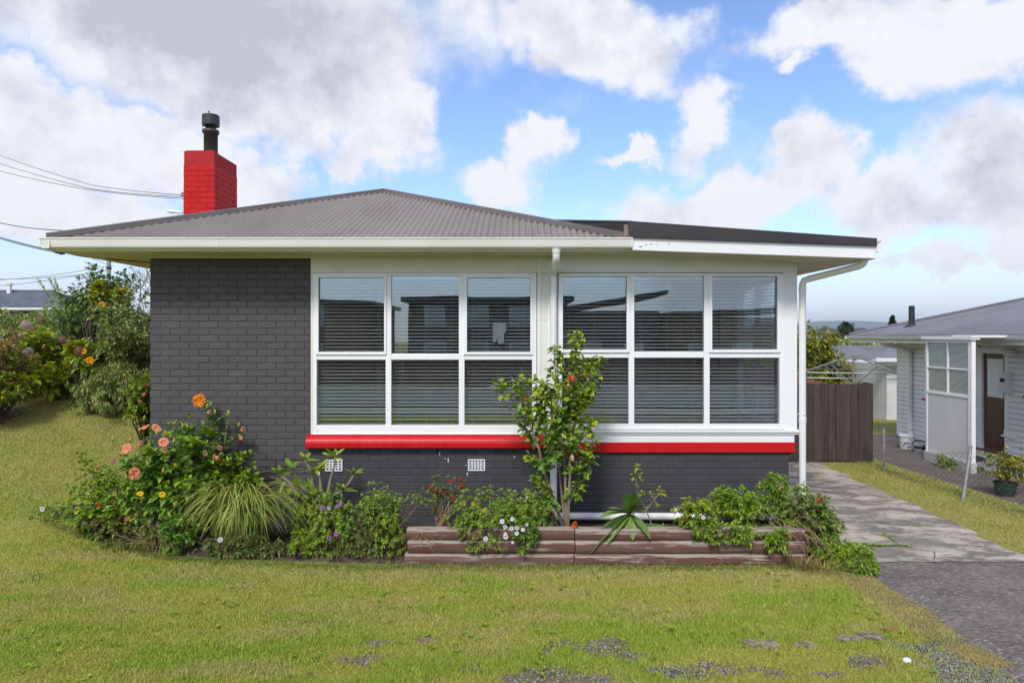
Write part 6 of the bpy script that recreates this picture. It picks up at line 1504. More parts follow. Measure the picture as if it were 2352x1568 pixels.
for i in range(12):
    a = R(215+i*9+rr(-4, 4)); z = .10+rr(0, .14); s = rr(.012, .024); c_ = Vector((p.x+.158*math.cos(a), p.y+.158*math.sin(a), p.z+z)); n_ = Vector((math.cos(a), math.sin(a), 0)); t1 = Vector((-math.sin(a), math.cos(a), 0))
    b.add([c_+n_*.004+t1*s, c_+n_*.004+Vector((0, 0, s)), c_+n_*.004-t1*s, c_+n_*.004-Vector((0, 0, s))], [(0, 1, 2, 3)])
b.build('print', mat('blue_print', (.05, .10, .28)), t)
p = at_ground(2114, 1042, -.13); bucket('paint_tub', p, .13, .24, M['plastic_white'], 'smaller white tub with dark wrap beside the bucket', 'tub', None, M['plastic_navy'])
# dark shrub scrap next to the screen, weeds in front of it
p = at_ground(2136, 1050, -.13); bush('dry_plant', 'small reddish brown dried plant beside the porch screen', 'dried plant', tuple(p), tuple(p+Vector((0, 0, .12))), (.16, .1, .13), 50, 7, .07, .03, 'deadleaf', 5, 'twig')
for u, v in ((2148, 1062), (2165, 1075), (2180, 1082)):
    p = at_ground(u, v, -.13); bush('weed', {2148: 'small green weed at the far end of the screen plinth', 2165: 'leafy green weed midway along the screen plinth', 2180: 'green weed nearest the post at the screen plinth'}[u], 'weed', tuple(p), tuple(p+Vector((0, 0, .13))), (.10, .06, .14), 26, 6, .07, .03, 'shrub', 5, 'green_stem', group='weeds by the porch screen')
p = at_ground(2309, 1150, -.13); t = thing('potted_plant', p, 'dark green plastic pot with a bushy yellow green plant behind the wire fence', 'potted plant')
b = MB(); b.lathe([(0, 0), (.105, 0), (.155, .27), (.165, .27), (.165, .30), (.15, .30), (.145, .26), (0, .25)], p, 20); b.build('pot', M['plastic_green'], t)
cc = tuple(p+Vector((.03, 0, .56))); p2, d2 = crown_pts(190, cc, (.33, .28, .24), .35, 2.2, 9); f = Fol(); f.add(*whorls(p2, d2+np.array((0, 0, .5)), 7, .07, .03)); f.build('foliage', LF['autumn'], t); b = MB(); stems_to(b, tuple(p+Vector((0, 0, .25))), p2, 14, .01); b.build('stem', M['twig'], t)
# doormat and shoes at the door
t = thing('doormat', (9.3, 5.2, .04), 'dark ribbed doormat lying on the neighbours porch', 'doormat'); b = MB(); b.prism([(9.0+.36*math.cos(a_), 5.25+.62*math.sin(a_)) for a_ in np.linspace(0, 6.28, 22)[:-1]], .036, .055, 'z'); b.build('mat', M['rubber'], t)
pz_ = Vector((9.62, 5.92, .036)); t = thing('boot', pz_, 'black rubber boot standing by the neighbours front door', 'boot')
b = MB(); b.tube([pz_+Vector((0, 0, .0)), pz_+Vector((0, 0, .14)), pz_+Vector((.0, .0, .30))], [.06, .055, .065], 10); b.build('shaft', M['rubber'], t, smooth=True); b = MB(); b.tube([pz_+Vector((.03, 0, .035)), pz_+Vector((-.1, -.03, .035)), pz_+Vector((-.19, -.05, .028))], [.045, .05, .03], 8); b.build('foot', M['rubber'], t, smooth=True)
# pots behind, at the back corner of the house
for u, v, r, h, m_, lb, nm in ((2032, 940, .16, .34, 'plastic_white', 'white plastic can nearest the back fence', 'bucket'), (2041, 944, .15, .32, 'plastic_white', 'pale tub between the white can and the blue basin', 'tub'), (2043, 951, .24, .14, 'plastic_blue', 'pale blue basin on the back lawn', 'basin'),
                            (2052, 949, .17, .30, 'terracotta', 'terracotta pot behind the blue basin with bare stalks', 'flower_pot'), (2060, 949, .16, .32, 'terracotta', 'terracotta pot touching the house corner', 'flower_pot'), (2048, 937, .17, .40, 'rubber', 'black pot at the back beside the white shed wall', 'flower_pot')):
    p = at_ground(u, v, -.25); bucket(nm, p, r, h, M[m_], lb, nm.replace('_', ' '))
p = at_ground(2056, 949, -.25); t = thing('stake', p, 'thin bare stalks rising from the terracotta pot', 'stalk'); b = MB()
for i in range(4): b.tube([p+Vector((rr(-.05, .05), 0, .1)), p+Vector((rr(-.2, .2), 0, rr(.7, 1.0)))], .012, 5)
b.build('stalks', M['twig'], t)

# ---- clothes line
MX, MY, MZ = 10.5, CAMY+21, 1.86
cl = thing('clothes_line', (MX, MY, -.3), 'rotary clothes line with sloping arms in the neighbours back yard', 'clothes line')
b = MB(); b.tube([(MX, MY, -.3), (MX, MY, MZ-.9)], .045, 10); b.build('mast_base', M['grey_steel'], cl); b = MB(); b.tube([(MX, MY, MZ-.9), (MX, MY, MZ+.0)], .028, 8); b.build('mast', mat('rusty_pole', (.22, .15, .06), (.3, .22, .1), 9, .7), cl)
ARM = [(-.95+.0, 2.6), (.55, 2.3), (-2.55, 1.2), (2.2, 2.5)]
tips = []
for k, (ang_, ln) in enumerate(((200, 2.6), (290, 2.0), (20, 2.6), (110, 2.0))):
    a = R(ang_); e = Vector((MX+ln*math.cos(a), MY+ln*math.sin(a), MZ-.62)); tips.append(e); q = MB(); q.tube([(MX, MY, MZ), tuple(e)], .022, 7); q.build('arm', M['grey_steel'], cl)
    q = MB(); m_ = Vector((MX, MY, MZ)).lerp(e, .45); q.tube([tuple(m_), (MX, MY, MZ-.95)], .014, 6); q.build('brace', M['grey_steel'], cl)
for f_ in (1, .8, .6, .4):
    b = MB(); c0 = Vector((MX, MY, MZ-.62)) 
    P = [c0.lerp(Vector((t_.x, t_.y, MZ-.62)), f_)+Vector((0, 0, .62*(1-f_))) for t_ in tips]; P.append(P[0]); b.tube([tuple(q_) for q_ in P], .006 if f_ < 1 else .014, 4, False); b.build('line_wire', M['plastic_white'] if f_ == 1 else M['wire_grey'], cl)

# ---- back yard fence and outbuildings
bf = thing('back_fence', (11, CAMY+26, -.5), 'dark weathered paling fence at the end of the neighbours back yard', 'fence')
xs_ = np.arange(9.2, 15.3, .15)
for i, a in enumerate(xs_):
    q = MB(); q.box(a, a+.138, CAMY+26+rr(-.01, .01), CAMY+26.03, -.6, .80+rr(-.02, .02), .003); q.build('board', b0, bf)
b = MB(); b.box(9.2, 15.3, CAMY+26.04, CAMY+26.1, .4, .5); b.build('rail', b0, bf)
bush('low_hedge', 'low bright green hedge along the back fence', 'hedge', (13.9, CAMY+25.6, -.4), (13.7, CAMY+25.4, -.12), (.9, .3, .33), 200, 6, .09, .05, 'bright', 4, group=None)
t = bush('ornamental_grass', 'spiky strap leaved clump behind the gate under the clothes line', 'ornamental grass', (9.3, CAMY+24, -.4), (9.3, CAMY+24, .75), (1.5, .8, .65), 150, 7, .42, .05, 'shrub', 8)[0]
# garage with ribbed roof
def simple_roof(parent, x0, x1, y0, y1, ze, zr, m, name='roof', ov=.25):
    """ridge along x"""
    ym = (y0+y1)/2; b = MB(); corrug(name, (x0-ov, y0-ov, ze), (x1+ov, y0-ov, ze), (0, ym-y0+ov, zr-ze), lambda s: math.hypot(ym-y0+ov, zr-ze), m, parent, .014, 4)
    b.add([(x0-ov, ym, zr), (x1+ov, ym, zr), (x1+ov, y1+ov, ze), (x0-ov, y1+ov, ze)], [(0, 1, 2, 3)]); b.build('rear_'+name, m, parent)
gd = CAMY+29
gr = thing('garage', (14.5, gd, -1), 'low garage with grey ribbed roof and cream boards beyond the back fence', 'garage')
gx0, gx1 = (1915-1176)/F*29, (2062-1176)/F*29+1.5; ze = 2.45-(845-772)/F*28.7; zr = 2.45-(793-772)/F*31.5
simple_roof(gr, gx0, gx1, gd, gd+5, ze+.1, zr, M['nroof'])
cream = mat('cream_weatherboard', (.62, .60, .52), (.56, .54, .47), 2, .6, .1, 40, dirt=(.44, .42, .36), dscale=3)
z = -1.0
while z < ze-.1: q = MB(); q.prism([(gd-.02, z), (gd-.002, z+.17), (gd+.02, z+.17), (gd+.02, z)], gx0, gx1, 'x'); q.build('weatherboard', cream, gr); z += .168
b = MB(); b.box(gx0, gx1, gd+.021, gd+5, -1, ze); b.build('wall', cream, gr); b = MB(); b.box(gx0-.3, gx1+.3, gd-.34, gd-.25, ze-.08, ze+.08); b.box(gx0-.2, gx1+.2, gd-.25, gd, ze-.06, ze-.02); b.build('gutter', M['gutter_white'], gr)
b = MB(); xo = (1962+18-1176)/F*29; b.box(xo, xo+.75, gd-.04, gd-.021, ze-.42, ze-.30); b.build('vent_slot', M['dark_hole'], gr)
sd = CAMY+22
sh = thing('white_shed', (12.4, sd, -.3), 'narrow white shed with a lean-to roof behind the weatherboard house', 'shed')
sx0 = (2037-1176)/F*22; b = MB(); b.box(sx0, 16.5, sd, sd+4, -.6, 2.45-(836-772)/F*22); b.build('wall', mat('old_white_shed_wall', (.66, .67, .68), (.58, .59, .59), 1.2, .7, .2, 30, dirt=(.4, .41, .40), dscale=1.5), sh)
ez = 2.45-(826-772)/F*21.7; b = MB(); b.add([(sx0-.5, sd-.3, ez+.05), (16.8, sd-.3, ez+.05), (16.8, sd+3, ez+.75), (sx0+2.2, sd+3, ez+.75)], [(0, 1, 2, 3)]); b.build('roof', M['nroof'], sh)
b = MB(); b.box(sx0-.55, 16.8, sd-.40, sd-.30, ez-.06, ez+.06); b.box(sx0-.42, 16.8, sd-.30, sd, ez-.16, ez-.06); b.build('gutter', M['gutter_white'], sh)

# ---- trees of the right background
def tree(name, label, base, crown, n, k, L, m, trunk_r=.12, limbs=9, bm='bark', cat='tree', lump=.35, seed=1, group=None, shell=2.0, parts=None, W=None, spread=1.2):
    t = thing(name, base, label, cat, group); allp = []
    f = Fol()
    for i, (c, r, w_) in enumerate(crown):
        p, d = crown_pts(int(n*w_), c, r, lump, shell, seed+i); f.add(*whorls(p, d+np.array((0, 0, .3)), k, L, W or L*.5, spread)); allp.append(p)
    f.build('crown', LF[m], t); P = np.concatenate(allp); b = MB(); bs_ = Vector(base); c0 = Vector(crown[0][0])
    fork = bs_.lerp(Vector((c0.x, c0.y, c0.z-crown[0][1][2]*.7)), .9) if c0.z-crown[0][1][2]*.7 > bs_.z else bs_.lerp(c0, .3)
    b.tube([bs_, bs_.lerp(fork, .5)+Vector((.04, 0, 0)), fork], [trunk_r, trunk_r*.85, trunk_r*.7], 9); stems_to(b, fork, P, limbs, trunk_r*.5, .12, .12); b.build('trunk', M[bm], t); return t
g_far = 'trees beyond the back fence'
D = 24; c0 = at(1878, 800, D)
tree('garden_tree', 'bushy tree with yellowing top and pale bare branches just right of the downpipe', (c0.x, c0.y, -.5), [((c0.x-.15, c0.y, 2.05), (.95, .8, .75), 1), ((c0.x+.55, c0.y, 1.2), (.75, .6, .7), .7), ((c0.x-.6, c0.y, 1.1), (.7, .6, .7), .6)], 420, 7, .15, 'autumn', .09, 26, lump=.4, seed=5)
tree('garden_tree', 'lower green tree in front of the ribbed garage roof', (c0.x+1.2, c0.y+1.2, -.5), [((c0.x+1.15, c0.y+1, .95), (.75, .6, .75), 1)], 380, 7, .14, 'shrub', .07, 8, seed=8)
def far_tree(u0, u1, vt, vb, d, label, m='tree', n=260, L=.5, seed=3):
    c = at((u0+u1)/2, (vt+vb)/2, d); r = (u1-u0)/2/F*d; h = (vb-vt)/2/F*d
    return tree('far_tree', label, (c.x, c.y, -1.4), [(tuple(c), (r, r*.8, h), 1)], n, 7, L, m, .2*L*2, 6, 'bark_dark', seed=seed, group=g_far)
far_tree(1928, 1958, 738, 775, 110, 'small dark round tree standing up above the far apartment roof', n=240, L=.5, seed=11)
far_tree(1908, 1970, 756, 830, 70, 'broad dark tree in front of the far apartments', n=520, L=.42, seed=12)
far_tree(2028, 2050, 749, 778, 80, 'low dark tree left of the pointed conifer', n=200, L=.4, seed=13)
far_tree(2060, 2100, 744, 775, 120, 'flat dark treetops showing above the neighbouring roof', n=260, L=.6, seed=14)
far_tree(1850, 2075, 782, 815, 60, 'band of mixed trees below the neighbouring eave', 'shrub', 500, .4, 15)
c = at(2050, 745, 75); t = thing('conifer', (c.x, c.y, -1), 'pointed dark green conifer rising behind the neighbouring roof', 'conifer', g_far)
n = 900; s = rng.random(n); th = rng.random(n)*6.28; rad = .58*np.sin(np.pi*np.clip(s*.82+.18, 0, 1))**.8*(1+.1*np.sin(th*5)); P_ = np.stack([c.x+rad*np.cos(th), c.y+rad*np.sin(th), -1+s*(2.45+(772-727)/F*75+1)], 1)
f = Fol(); f.add(*whorls(P_, np.stack([np.cos(th), np.sin(th), 1.6+0*th], 1), 5, .30, .12, .6)); f.build('crown', LF['conifer'], t); b = MB(); b.tube([(c.x, c.y, -1), (c.x, c.y, 3)], .12, 6); b.build('trunk', M['bark_dark'], t)
# apartments
ad = 125; ay = CAMY+ad; ap = thing('apartment_block', (at(1970, 780, ad).x, ay, -1.5), 'distant two storey apartment block with dark roofs, white and orange walls', 'building')
def ax(u): return (u-1176)/F*ad
def az_(v): return 2.45-(v-772)/F*ad
wm = mat('pale_render_wall', (.55, .55, .55), (.5, .5, .5)); om = mat('orange_brick_wall', (.42, .20, .12), (.36, .17, .10)); dm = mat('dark_tile_roof', (.045, .045, .05), (.06, .06, .065))
b = MB(); b.box(ax(1888), ax(2020), ay, ay+10, -1.5, az_(767)); b.build('wall', wm, ap); b = MB(); b.box(ax(1898), ax(1922), ay-1.2, ay-.01, -1.5, az_(778)); b.build('brick_bay', om, ap)
b = MB()
for u0, u1, vt in ((1885, 1962, 752), (1965, 2040, 752)):
    z0, z1 = az_(767), az_(vt); b.add([(ax(u0), ay-.6, z0), (ax(u1), ay-.6, z0), (ax(u1), ay+11, z0), (ax(u0), ay+11, z0), (ax(u0)+3, ay+5, z1), (ax(u1)-2, ay+5, z1)], [(0, 1, 5, 4), (1, 2, 5), (2, 3, 4, 5), (3, 0, 4), (0, 3, 2, 1)])
b.build('roof', dm, ap)
for u, v, w_, h_, yy in ((1911, 787, 4, 5, -1.25), (1908, 772, 5, 3, -.05), (1933, 778, 3.5, 6, -.05), (1975, 776, 4, 5, -.05), (1990, 776, 3, 5, -.05), (2008, 774, 3, 4, -.05)):
    q = MB(); q.box(ax(u-w_/2), ax(u+w_/2), ay+yy, ay+yy+.04, az_(v+h_/2), az_(v-h_/2)); f_ = q.build('window', M['white_frame'], ap); q = MB(); q.box(ax(u-w_/2)+.06, ax(u+w_/2)-.06, ay+yy-.02, ay+yy-.001, az_(v+h_/2)+.06, az_(v-h_/2)-.06); q.build('pane', M['dark_hole'], f_)

# ---- far hills
hx = np.arange(-3400, 3400, 40.); V = []; hd = 3200
hill_m = mat('far_forested_hill', (.10, .15, .13), (.13, .18, .15), .002, .95)
prof_h = lambda x: 22+34*fbm(x, 0*x, .0012, 4, 5)+38*np.exp(-((x-1560)/420)**2)*(.8+.4*fbm(x, 0*x, .004, 3, 9))
hh = prof_h(hx)
for j, (dy, s) in enumerate(((-500, -.1), (-250, .55), (0, 1), (300, .8), (700, -.1))):
    V += [(x, CAMY+hd+dy+60*math.sin(x*.002), h*s if s > 0 else -6) for x, h in zip(hx, hh)]
nx = len(hx); Fc = [(j*nx+i, j*nx+i+1, (j+1)*nx+i+1, (j+1)*nx+i) for j in range(4) for i in range(nx-1)]
tag(np_mesh('hills', V, Fc, hill_m, smooth=True), kind='structure')

# ================================================================ LEFT HAND SIDE
g_l = 'shrubs of the left hand border'
def shr(name, label, cat, u0, u1, vt, vb, d, n, k, L, W, m, seed, lump=.35, depth=.8, base_v=None, shell=2.2, up=.4, under=None, smat='bark_dark', spread=1.0):
    c = at((u0+u1)/2, (vt+vb)/2, d); r = (u1-u0)/2/F*d; h = (vb-vt)/2/F*d; gz_ = hz(c.x, c.y)
    return bush(name, label, cat, (c.x, c.y, gz_), tuple(c), (r, depth, h), n, k, L, W, m, 16, smat, lump, shell, seed, up, spread, under, .018, g_l)[0]
shr('camellia', 'tall dark glossy camellia forming the peak of the left hand shrubbery', 'camellia', 175, 310, 618, 890, 14.2, 900, 7, .10, .048, 'camellia', 1)
f = Fol(); C = []
for (u, v) in ((207, 603), (200, 615), (213, 622), (240, 640), (178, 640), (165, 655), (262, 655), (280, 665), (150, 670), (295, 690), (225, 630), (190, 640), (310, 700)):
    for j in range(7): C.append(np.array(at(u+rr(-7, 7), v+j*7+rr(-4, 4), 14.2)))
t_ = thing('camellia_shoots', tuple(at(230, 760, 14.2)), 'upright dark shoots standing above the camellia top', 'camellia', g_l); f.add(*whorls(np.array(C), np.tile((0, 0, 1.), (len(C), 1)), 5, .10, .045, 1.1)); f.build('foliage', LF['camellia'], t_); b = MB(); stems_to(b, tuple(at(230, 720, 14.2)), np.array(C), 40, .01); b.build('stem', M['bark_dark'], t_)
t_ = shr('climbing_hibiscus', 'narrow lime green shrub column with yellow blooms inside the dark camellia', 'hibiscus', 212, 242, 645, 710, 13.4, 60, 8, .09, .055, 'lime', 2, depth=.2)
for x, y, s, k in ((958, 560, 62, 'yorange'), (1132, 415, 22, 'yorange'), (1187, 455, 16, 'yorange')): flower(k, zb(x, y, 13.1), s*.2454/F*13.1, t_, (.2, -1, .3))
t_ = shr('climbing_hibiscus', 'small lime green patch with tiny orange blooms, upper right of the camellia', 'hibiscus', 262, 292, 652, 700, 13.6, 36, 8, .08, .05, 'lime', 3, depth=.2)
shr('feathery_shrub', 'feathery grey green shrub with thin upright sprays left of the camellia', 'shrub', 95, 215, 680, 850, 13.6, 620, 10, .10, .018, 'feathery', 4, up=1.2)
t_ = thing('feathery_shoots', tuple(at(110, 740, 13.6)), 'two thin leaning sprays sticking out above the tiled roof', 'shrub', g_l); b = MB(); C = []
for a_, c_ in (((130, 720), (88, 645)), ((140, 700), (112, 642)), ((142, 705), (126, 645))):
    w_ = [at(a_[0]+(c_[0]-a_[0])*t, a_[1]+(c_[1]-a_[1])*t-6*math.sin(3*t), 13.6) for t in np.linspace(0, 1, 12)]; b.tube(w_, .005, 4); C += [tuple(q) for q in w_]
b.build('stem', M['bark_dark'], t_); f = Fol(); f.add(*whorls(np.array(C), np.tile((-.4, 0, 1.), (len(C), 1)), 7, .09, .016, .7)); f.build('foliage', LF['feathery'], t_)
shr('broadleaf_shrub', 'large dense shrub with small cream edged leaves beside the house wall', 'shrub', 222, 365, 700, 945, 12.7, 1100, 8, .085, .034, 'shrub', 5, lump=.4, depth=.9)
shr('broadleaf_shrub', 'dark shrub in the hollow under the hibiscus and hydrangea', 'shrub', 60, 230, 790, 925, 13.1, 700, 7, .09, .035, 'camellia', 6, under='deadleaf')
shr('broadleaf_shrub', 'lower spreading fern like shrub at the foot of the house side', 'shrub', 190, 335, 840, 950, 12.0, 520, 10, .10, .02, 'shrub', 7, up=.1)
shr('leafy_screen', 'light green leafy shrubs in front of the tiled roof at the far left', 'shrub', -40, 130, 720, 800, 14.6, 420, 7, .12, .04, 'shrub', 8)
t_ = shr('hydrangea', 'hydrangea with large yellow green leaves and faded round pink heads', 'hydrangea', 40, 130, 758, 905, 12.2, 240, 6, .16, .10, 'hydrangea', 9, under=None)
for x, y, s, k in ((242, 748, 92, 'hyd_pale'), (265, 1000, 88, 'hyd_white'), (315, 780, 48, 'hyd_old'), (378, 700, 70, 'hyd_old'), (105, 780, 46, 'hyd_old'), (150, 870, 70, 'hyd_old'), (185, 842, 40, 'hyd_white'), (585, 885, 62, 'hyd_old'), (640, 905, 46, 'hyd_old')):
    flower(k, zb(x, y, 11.7), s*.2454/F*11.7*1.15, t_, (0, -1, .5), 'flower_head')
t_ = shr('hydrangea', 'lower hydrangea branches with sparse large leaves above the lawn edge', 'hydrangea', 105, 160, 835, 895, 11.9, 34, 6, .15, .09, 'hydrangea', 10)
t_ = shr('yellow_hibiscus', 'hibiscus with golden flowers and one faded hydrangea head in the middle of the border', 'hibiscus', 158, 215, 780, 845, 12.0, 90, 7, .11, .07, 'lime', 11, depth=.4)
for x, y, s, k in ((740, 992, 82, 'hyd_old'), (788, 995, 48, 'yorange'), (842, 1078, 60, 'yorange'), (868, 1040, 24, 'pinkbud'), (937, 1183, 30, 'pinkbud')): flower(k, zb(x, y, 11.5), s*.2454/F*11.5*1.1, t_, (.1, -1, .3))
t_ = shr('red_hibiscus', 'hibiscus with a red and a pink flower tight against the house corner', 'hibiscus', 308, 352, 860, 985, 10.6, 110, 8, .08, .048, 'hibiscus', 12, depth=.35)
for x, y, s, k in ((1363, 1308, 36, 'redorange'), (1350, 1398, 40, 'salmon'), (1180, 1275, 26, 'pinkbud'), (1312, 1466, 44, 'pinkbud')): flower(k, zb(x, y, 10.2), s*.2454/F*10.2*1.2, t_, (0, -1, .2))
shr('wispy_shrub', 'brownish wispy shrub with pink tinges at the left edge of the photo', 'shrub', -50, 48, 760, 930, 10.8, 250, 7, .10, .03, 'brownmix', 13, smat='twig')
shr('wispy_shrub', 'yellow green low growth under the wispy shrub at the left edge', 'shrub', -40, 42, 850, 935, 10.6, 190, 7, .09, .045, 'hydrangea', 14)
t_ = shr('undergrowth', 'added dark leaves and dead leaves standing in for soil and shade along the foot of the left hand border', 'ground cover', -20, 235, 872, 925, 12.3, 420, 7, .09, .04, 'camellia', 21, under='deadleaf', depth=.35)  # dark filler added for the soil and shade under the border
# dark earth edge and pale stones in front of the border
n = 900; u = 60+rng.random(n)*300; P_ = []
for uu in u:
    vv = np.interp(uu, [60, 130, 200, 260, 346], [893, 903, 920, 934, 942])+rng.normal()*2.5; p = on_ground(uu, vv, 1.0)
    for _ in range(6): p = on_ground(uu, vv, hz(p.x, p.y))
    P_.append((p.x, p.y, p.z+.01))
P_ = np.array(P_); V, Fc = leaves(P_, rng.normal(size=(n, 3))*np.array((1, 1, .3)), .05+.09*rng.random(n), .03+.03*rng.random(n), .3, .1)
tag(np_mesh('border_litter', V, Fc, LF['deadleaf']), 'dark fallen leaves and earth along the edge of the left hand border', 'leaf litter', kind='stuff')

# ---- house with blue-grey tiles at far left
hd_ = 50; th_ = thing('tiled_house', (at(20, 700, hd_).x, CAMY+hd_, 1.6), 'distant white house with blue grey tiled roof at the left edge', 'house')
x0, x1 = at(-160, 0, hd_).x, at(150, 0, hd_).x; ze, zr = 2.45+(772-706)/F*(hd_-1), 2.45+(772-668)/F*(hd_+2); yr = CAMY+hd_+2.4
b = MB(); b.box(x0+.6, x1-.6, CAMY+hd_+.5, CAMY+hd_+8, 1.2, ze-.05); b.build('wall', M['weatherboard'], th_)
tr_ = part('roof', th_); n_ = 9
for i in range(n_):
    f0, f1 = i/n_, (i+1)/n_; q = MB(); ya, yb = CAMY+hd_+(yr-CAMY-hd_)*f0, CAMY+hd_+(yr-CAMY-hd_)*f1; za, zb_2 = ze+(zr-ze)*f0, ze+(zr-ze)*f1
    q.add([(x0, ya, za+.07), (x1-2*f0*1.2, ya, za+.07), (x1-2*f1*1.2, yb, zb_2), (x0, yb, zb_2), (x0, ya, za-.02), (x1-2*f0*1.2, ya, za-.02)], [(0, 1, 2, 3), (4, 5, 1, 0)]); q.build('tile_course', M['tile'], tr_)
b = MB(); b.add([(x0, yr, zr), (x1-2.4, yr, zr), (x1, CAMY+hd_+7, ze), (x0, CAMY+hd_+7, ze)], [(0, 1, 2, 3)]); b.tube([(x0, yr, zr+.03), (x1-2.4, yr, zr+.03)], .09, 6); b.build('ridge', M['tile'], tr_)
b = MB(); b.box(x0, x1, CAMY+hd_-.12, CAMY+hd_, ze-.12, ze+.02); b.build('gutter', M['gutter_white'], th_)
c = at(21, 668, hd_+2); b = MB(); b.box(c.x-.13, c.x+.13, c.y-.1, c.y+.1, c.z-.2, c.z+.40); b.box(c.x-.2, c.x+.2, c.y-.14, c.y+.14, c.z+.40, c.z+.52); b.box(c.x-.24, c.x+.24, c.y-.16, c.y+.16, c.z+.56, c.z+.6); b.build('chimney', M['plastic_white'], th_)
q = MB(); c = at(40, 722, hd_); q.box(c.x-1.2, c.x+1.2, CAMY+hd_+.44, CAMY+hd_+.5, c.z-.5, c.z+.35); f_ = q.build('window', M['white_frame'], th_); q = MB(); q.box(c.x-1.1, c.x+1.1, CAMY+hd_+.42, CAMY+hd_+.438, c.z-.42, c.z+.27); q.build('pane', M['dark_hole'], f_)

# ---- utility poles, wires, street lamp, bare tree
pd_ = 45; c = at(250, 0, pd_); t_ = thing('utility_pole', (c.x, c.y, 1.6), 'grey utility pole rising behind the left hand shrubs', 'pole')
b = MB(); b.tube([(c.x, c.y, 1.4), (c.x, c.y, 8.6)], [.16, .12], 10); b.build('pole', M['stone'], t_); b = MB(); b.box(c.x-.9, c.x+.9, c.y-.06, c.y+.06, 8.1, 8.22); b.build('crossarm', M['bark_dark'], t_)
b = MB(); b.lathe([(.17, 0), (.17, .14)], (c.x, c.y, 2.45+(772-618)/F*pd_), 8); b.build('band', M['rubber'], t_)
c = at(392, 488, 38); t_ = thing('street_lamp', (c.x+2.2, c.y, 1.4), 'grey street lamp head showing left of the red chimney base', 'street lamp')
b = MB(); b.tube([(c.x+2.2, c.y, 1.4), (c.x+2.2, c.y, c.z-.2), (c.x+1.7, c.y, c.z-.02), (c.x+.55, c.y, c.z+.0)], [.09, .07, .05, .04], 8); b.build('pole', M['grey_steel'], t_)
b = MB(); b.tube([(c.x+.65, c.y, c.z), (c.x+.35, c.y, c.z+.03), (c.x-.05, c.y, c.z+.06), (c.x-.2, c.y, c.z+.04)], [.05, .09, .10, .04], 8); b.lathe([(.05, .08), (.05, .2), (0, .22)], (c.x+.2, c.y, c.z), 8); b.build('lamp_head', M['plastic_white'], t_)
def cable(label, pts, r, m='wire_grey', name='overhead_cable', group='overhead cables at the left', sag=0.0):
    t = []; pts = [Vector(p) for p in pts]
    for a, c in zip(pts, pts[1:]):
        for s in np.linspace(0, 1, 13)[:-1]: q = a.lerp(c, s); q.z -= sag*4*s*(1-s); t.append(q)
    t.append(pts[-1]); b = MB(); b.tube(t, r, 5); return tag(b.build(name, M[m]), label, 'cable', group)
br = Vector((CX0-.05, 2.47, 4.74))
cable('topmost of the three cables running left from the chimney bracket', [(-26, 9, 8.4), at(-250, 290, 16), at(0, 357, 15), at(210, 425, 12.5), at(420, 448, 11.2)], .006, sag=0.02)
cable('middle cable running left from the chimney bracket', [(-26, 9, 8.1), at(-250, 318, 16), at(0, 376, 15), at(210, 434, 12.5), at(422, 452, 11.05)], .006, sag=.02)
cable('lowest of the three cables running left from the chimney bracket', [(-26, 9, 7.8), at(-250, 350, 16), at(0, 393, 15), at(200, 435, 12.8), at(422, 456, 11.05)], .006, sag=.02)
cable('thin black cable from the left edge to the insulator under the front gutter', [(-26, 8.8, 7.5), at(-300, 480, 12), at(0, 512, 10.4), at(140, 529, 9.0), at(510, 575, 7.98)], .006, 'wire', sag=.02)
cable('upper strand of the twin power cable meeting the eave at the left corner', [(-26, 8.8, 7.2), at(-300, 497, 12), at(0, 545, 10.2), at(125, 576, 8.9)], .007, 'wire', sag=.01)
cable('lower strand of the twin power cable meeting the eave at the left corner', [(-26, 8.8, 7.1), at(-300, 500, 12), at(0, 548, 10.2), at(125, 579, 8.9)], .006, 'wire', sag=.01)
cable('thin cable running back from the cable connector past the left eave', [at(147, 580, 8.9), at(210, 592, 11), at(262, 612, 20)], .005, 'wire', sag=.01)
cable('black cable under the soffit from connector to the wall top', [at(147, 580, 8.9), at(185, 584, 8.8), (-5.1, .25, 3.43), (-4.65, .3, 3.40), (-4.56, .3, 3.30)], .007, 'wire', sag=.0)
for i, (va, vb) in enumerate(((640, 610), (655, 618), (633, 622))):
    cable(['upper faint cable beyond the left hand shrubs', 'lower faint cable beyond the left hand shrubs', 'faint cable crossing the other two far ones'][i], [at(-100, va+4, 50), at(250, vb, 45)], .018, sag=.3)
t_ = thing('cable_connector', tuple(at(136, 578, 8.88)), 'black cable connector hanging at the left corner of the eave', 'connector'); b = MB(); b.tube([at(124, 575, 8.9), at(128, 576, 8.9), at(143, 580, 8.9), at(149, 582, 8.9)], [.014, .032, .032, .012], 8); b.build('body', M['rubber'], t_)
b = MB(); b.tube([at(183, 584, 8.8), at(183, 588, 8.8)], .018, 6); b.build('clip', M['rubber'], t_)
t_ = thing('cable_insulator', tuple(at(512, 576, 7.96)), 'small white insulator holding the cable under the front gutter', 'insulator'); b = MB(); b.tube([at(505, 575, 7.96), at(509, 575.5, 7.96), at(518, 576, 7.96)], [.008, .02, .017], 8); b.build('body', M['plastic_white'], t_)
b = MB(); b.tube([at(518, 576, 7.96), at(526, 576, 7.98)], .007, 6); b.build('hook', M['grey_steel'], t_)
t_ = thing('utility_pole', (-26, 9, 1.9), 'tall street pole far to the left carrying the house cables', 'pole')
b = MB(); b.tube([(-26, 9, 1.0), (-26, 9, 9.2)], [.16, .12], 10); b.build('pole', M['stone'], t_); b = MB(); b.box(-26.1, -25.9, 8.1, 9.9, 8.35, 8.47); b.build('crossarm', M['bark_dark'], t_)
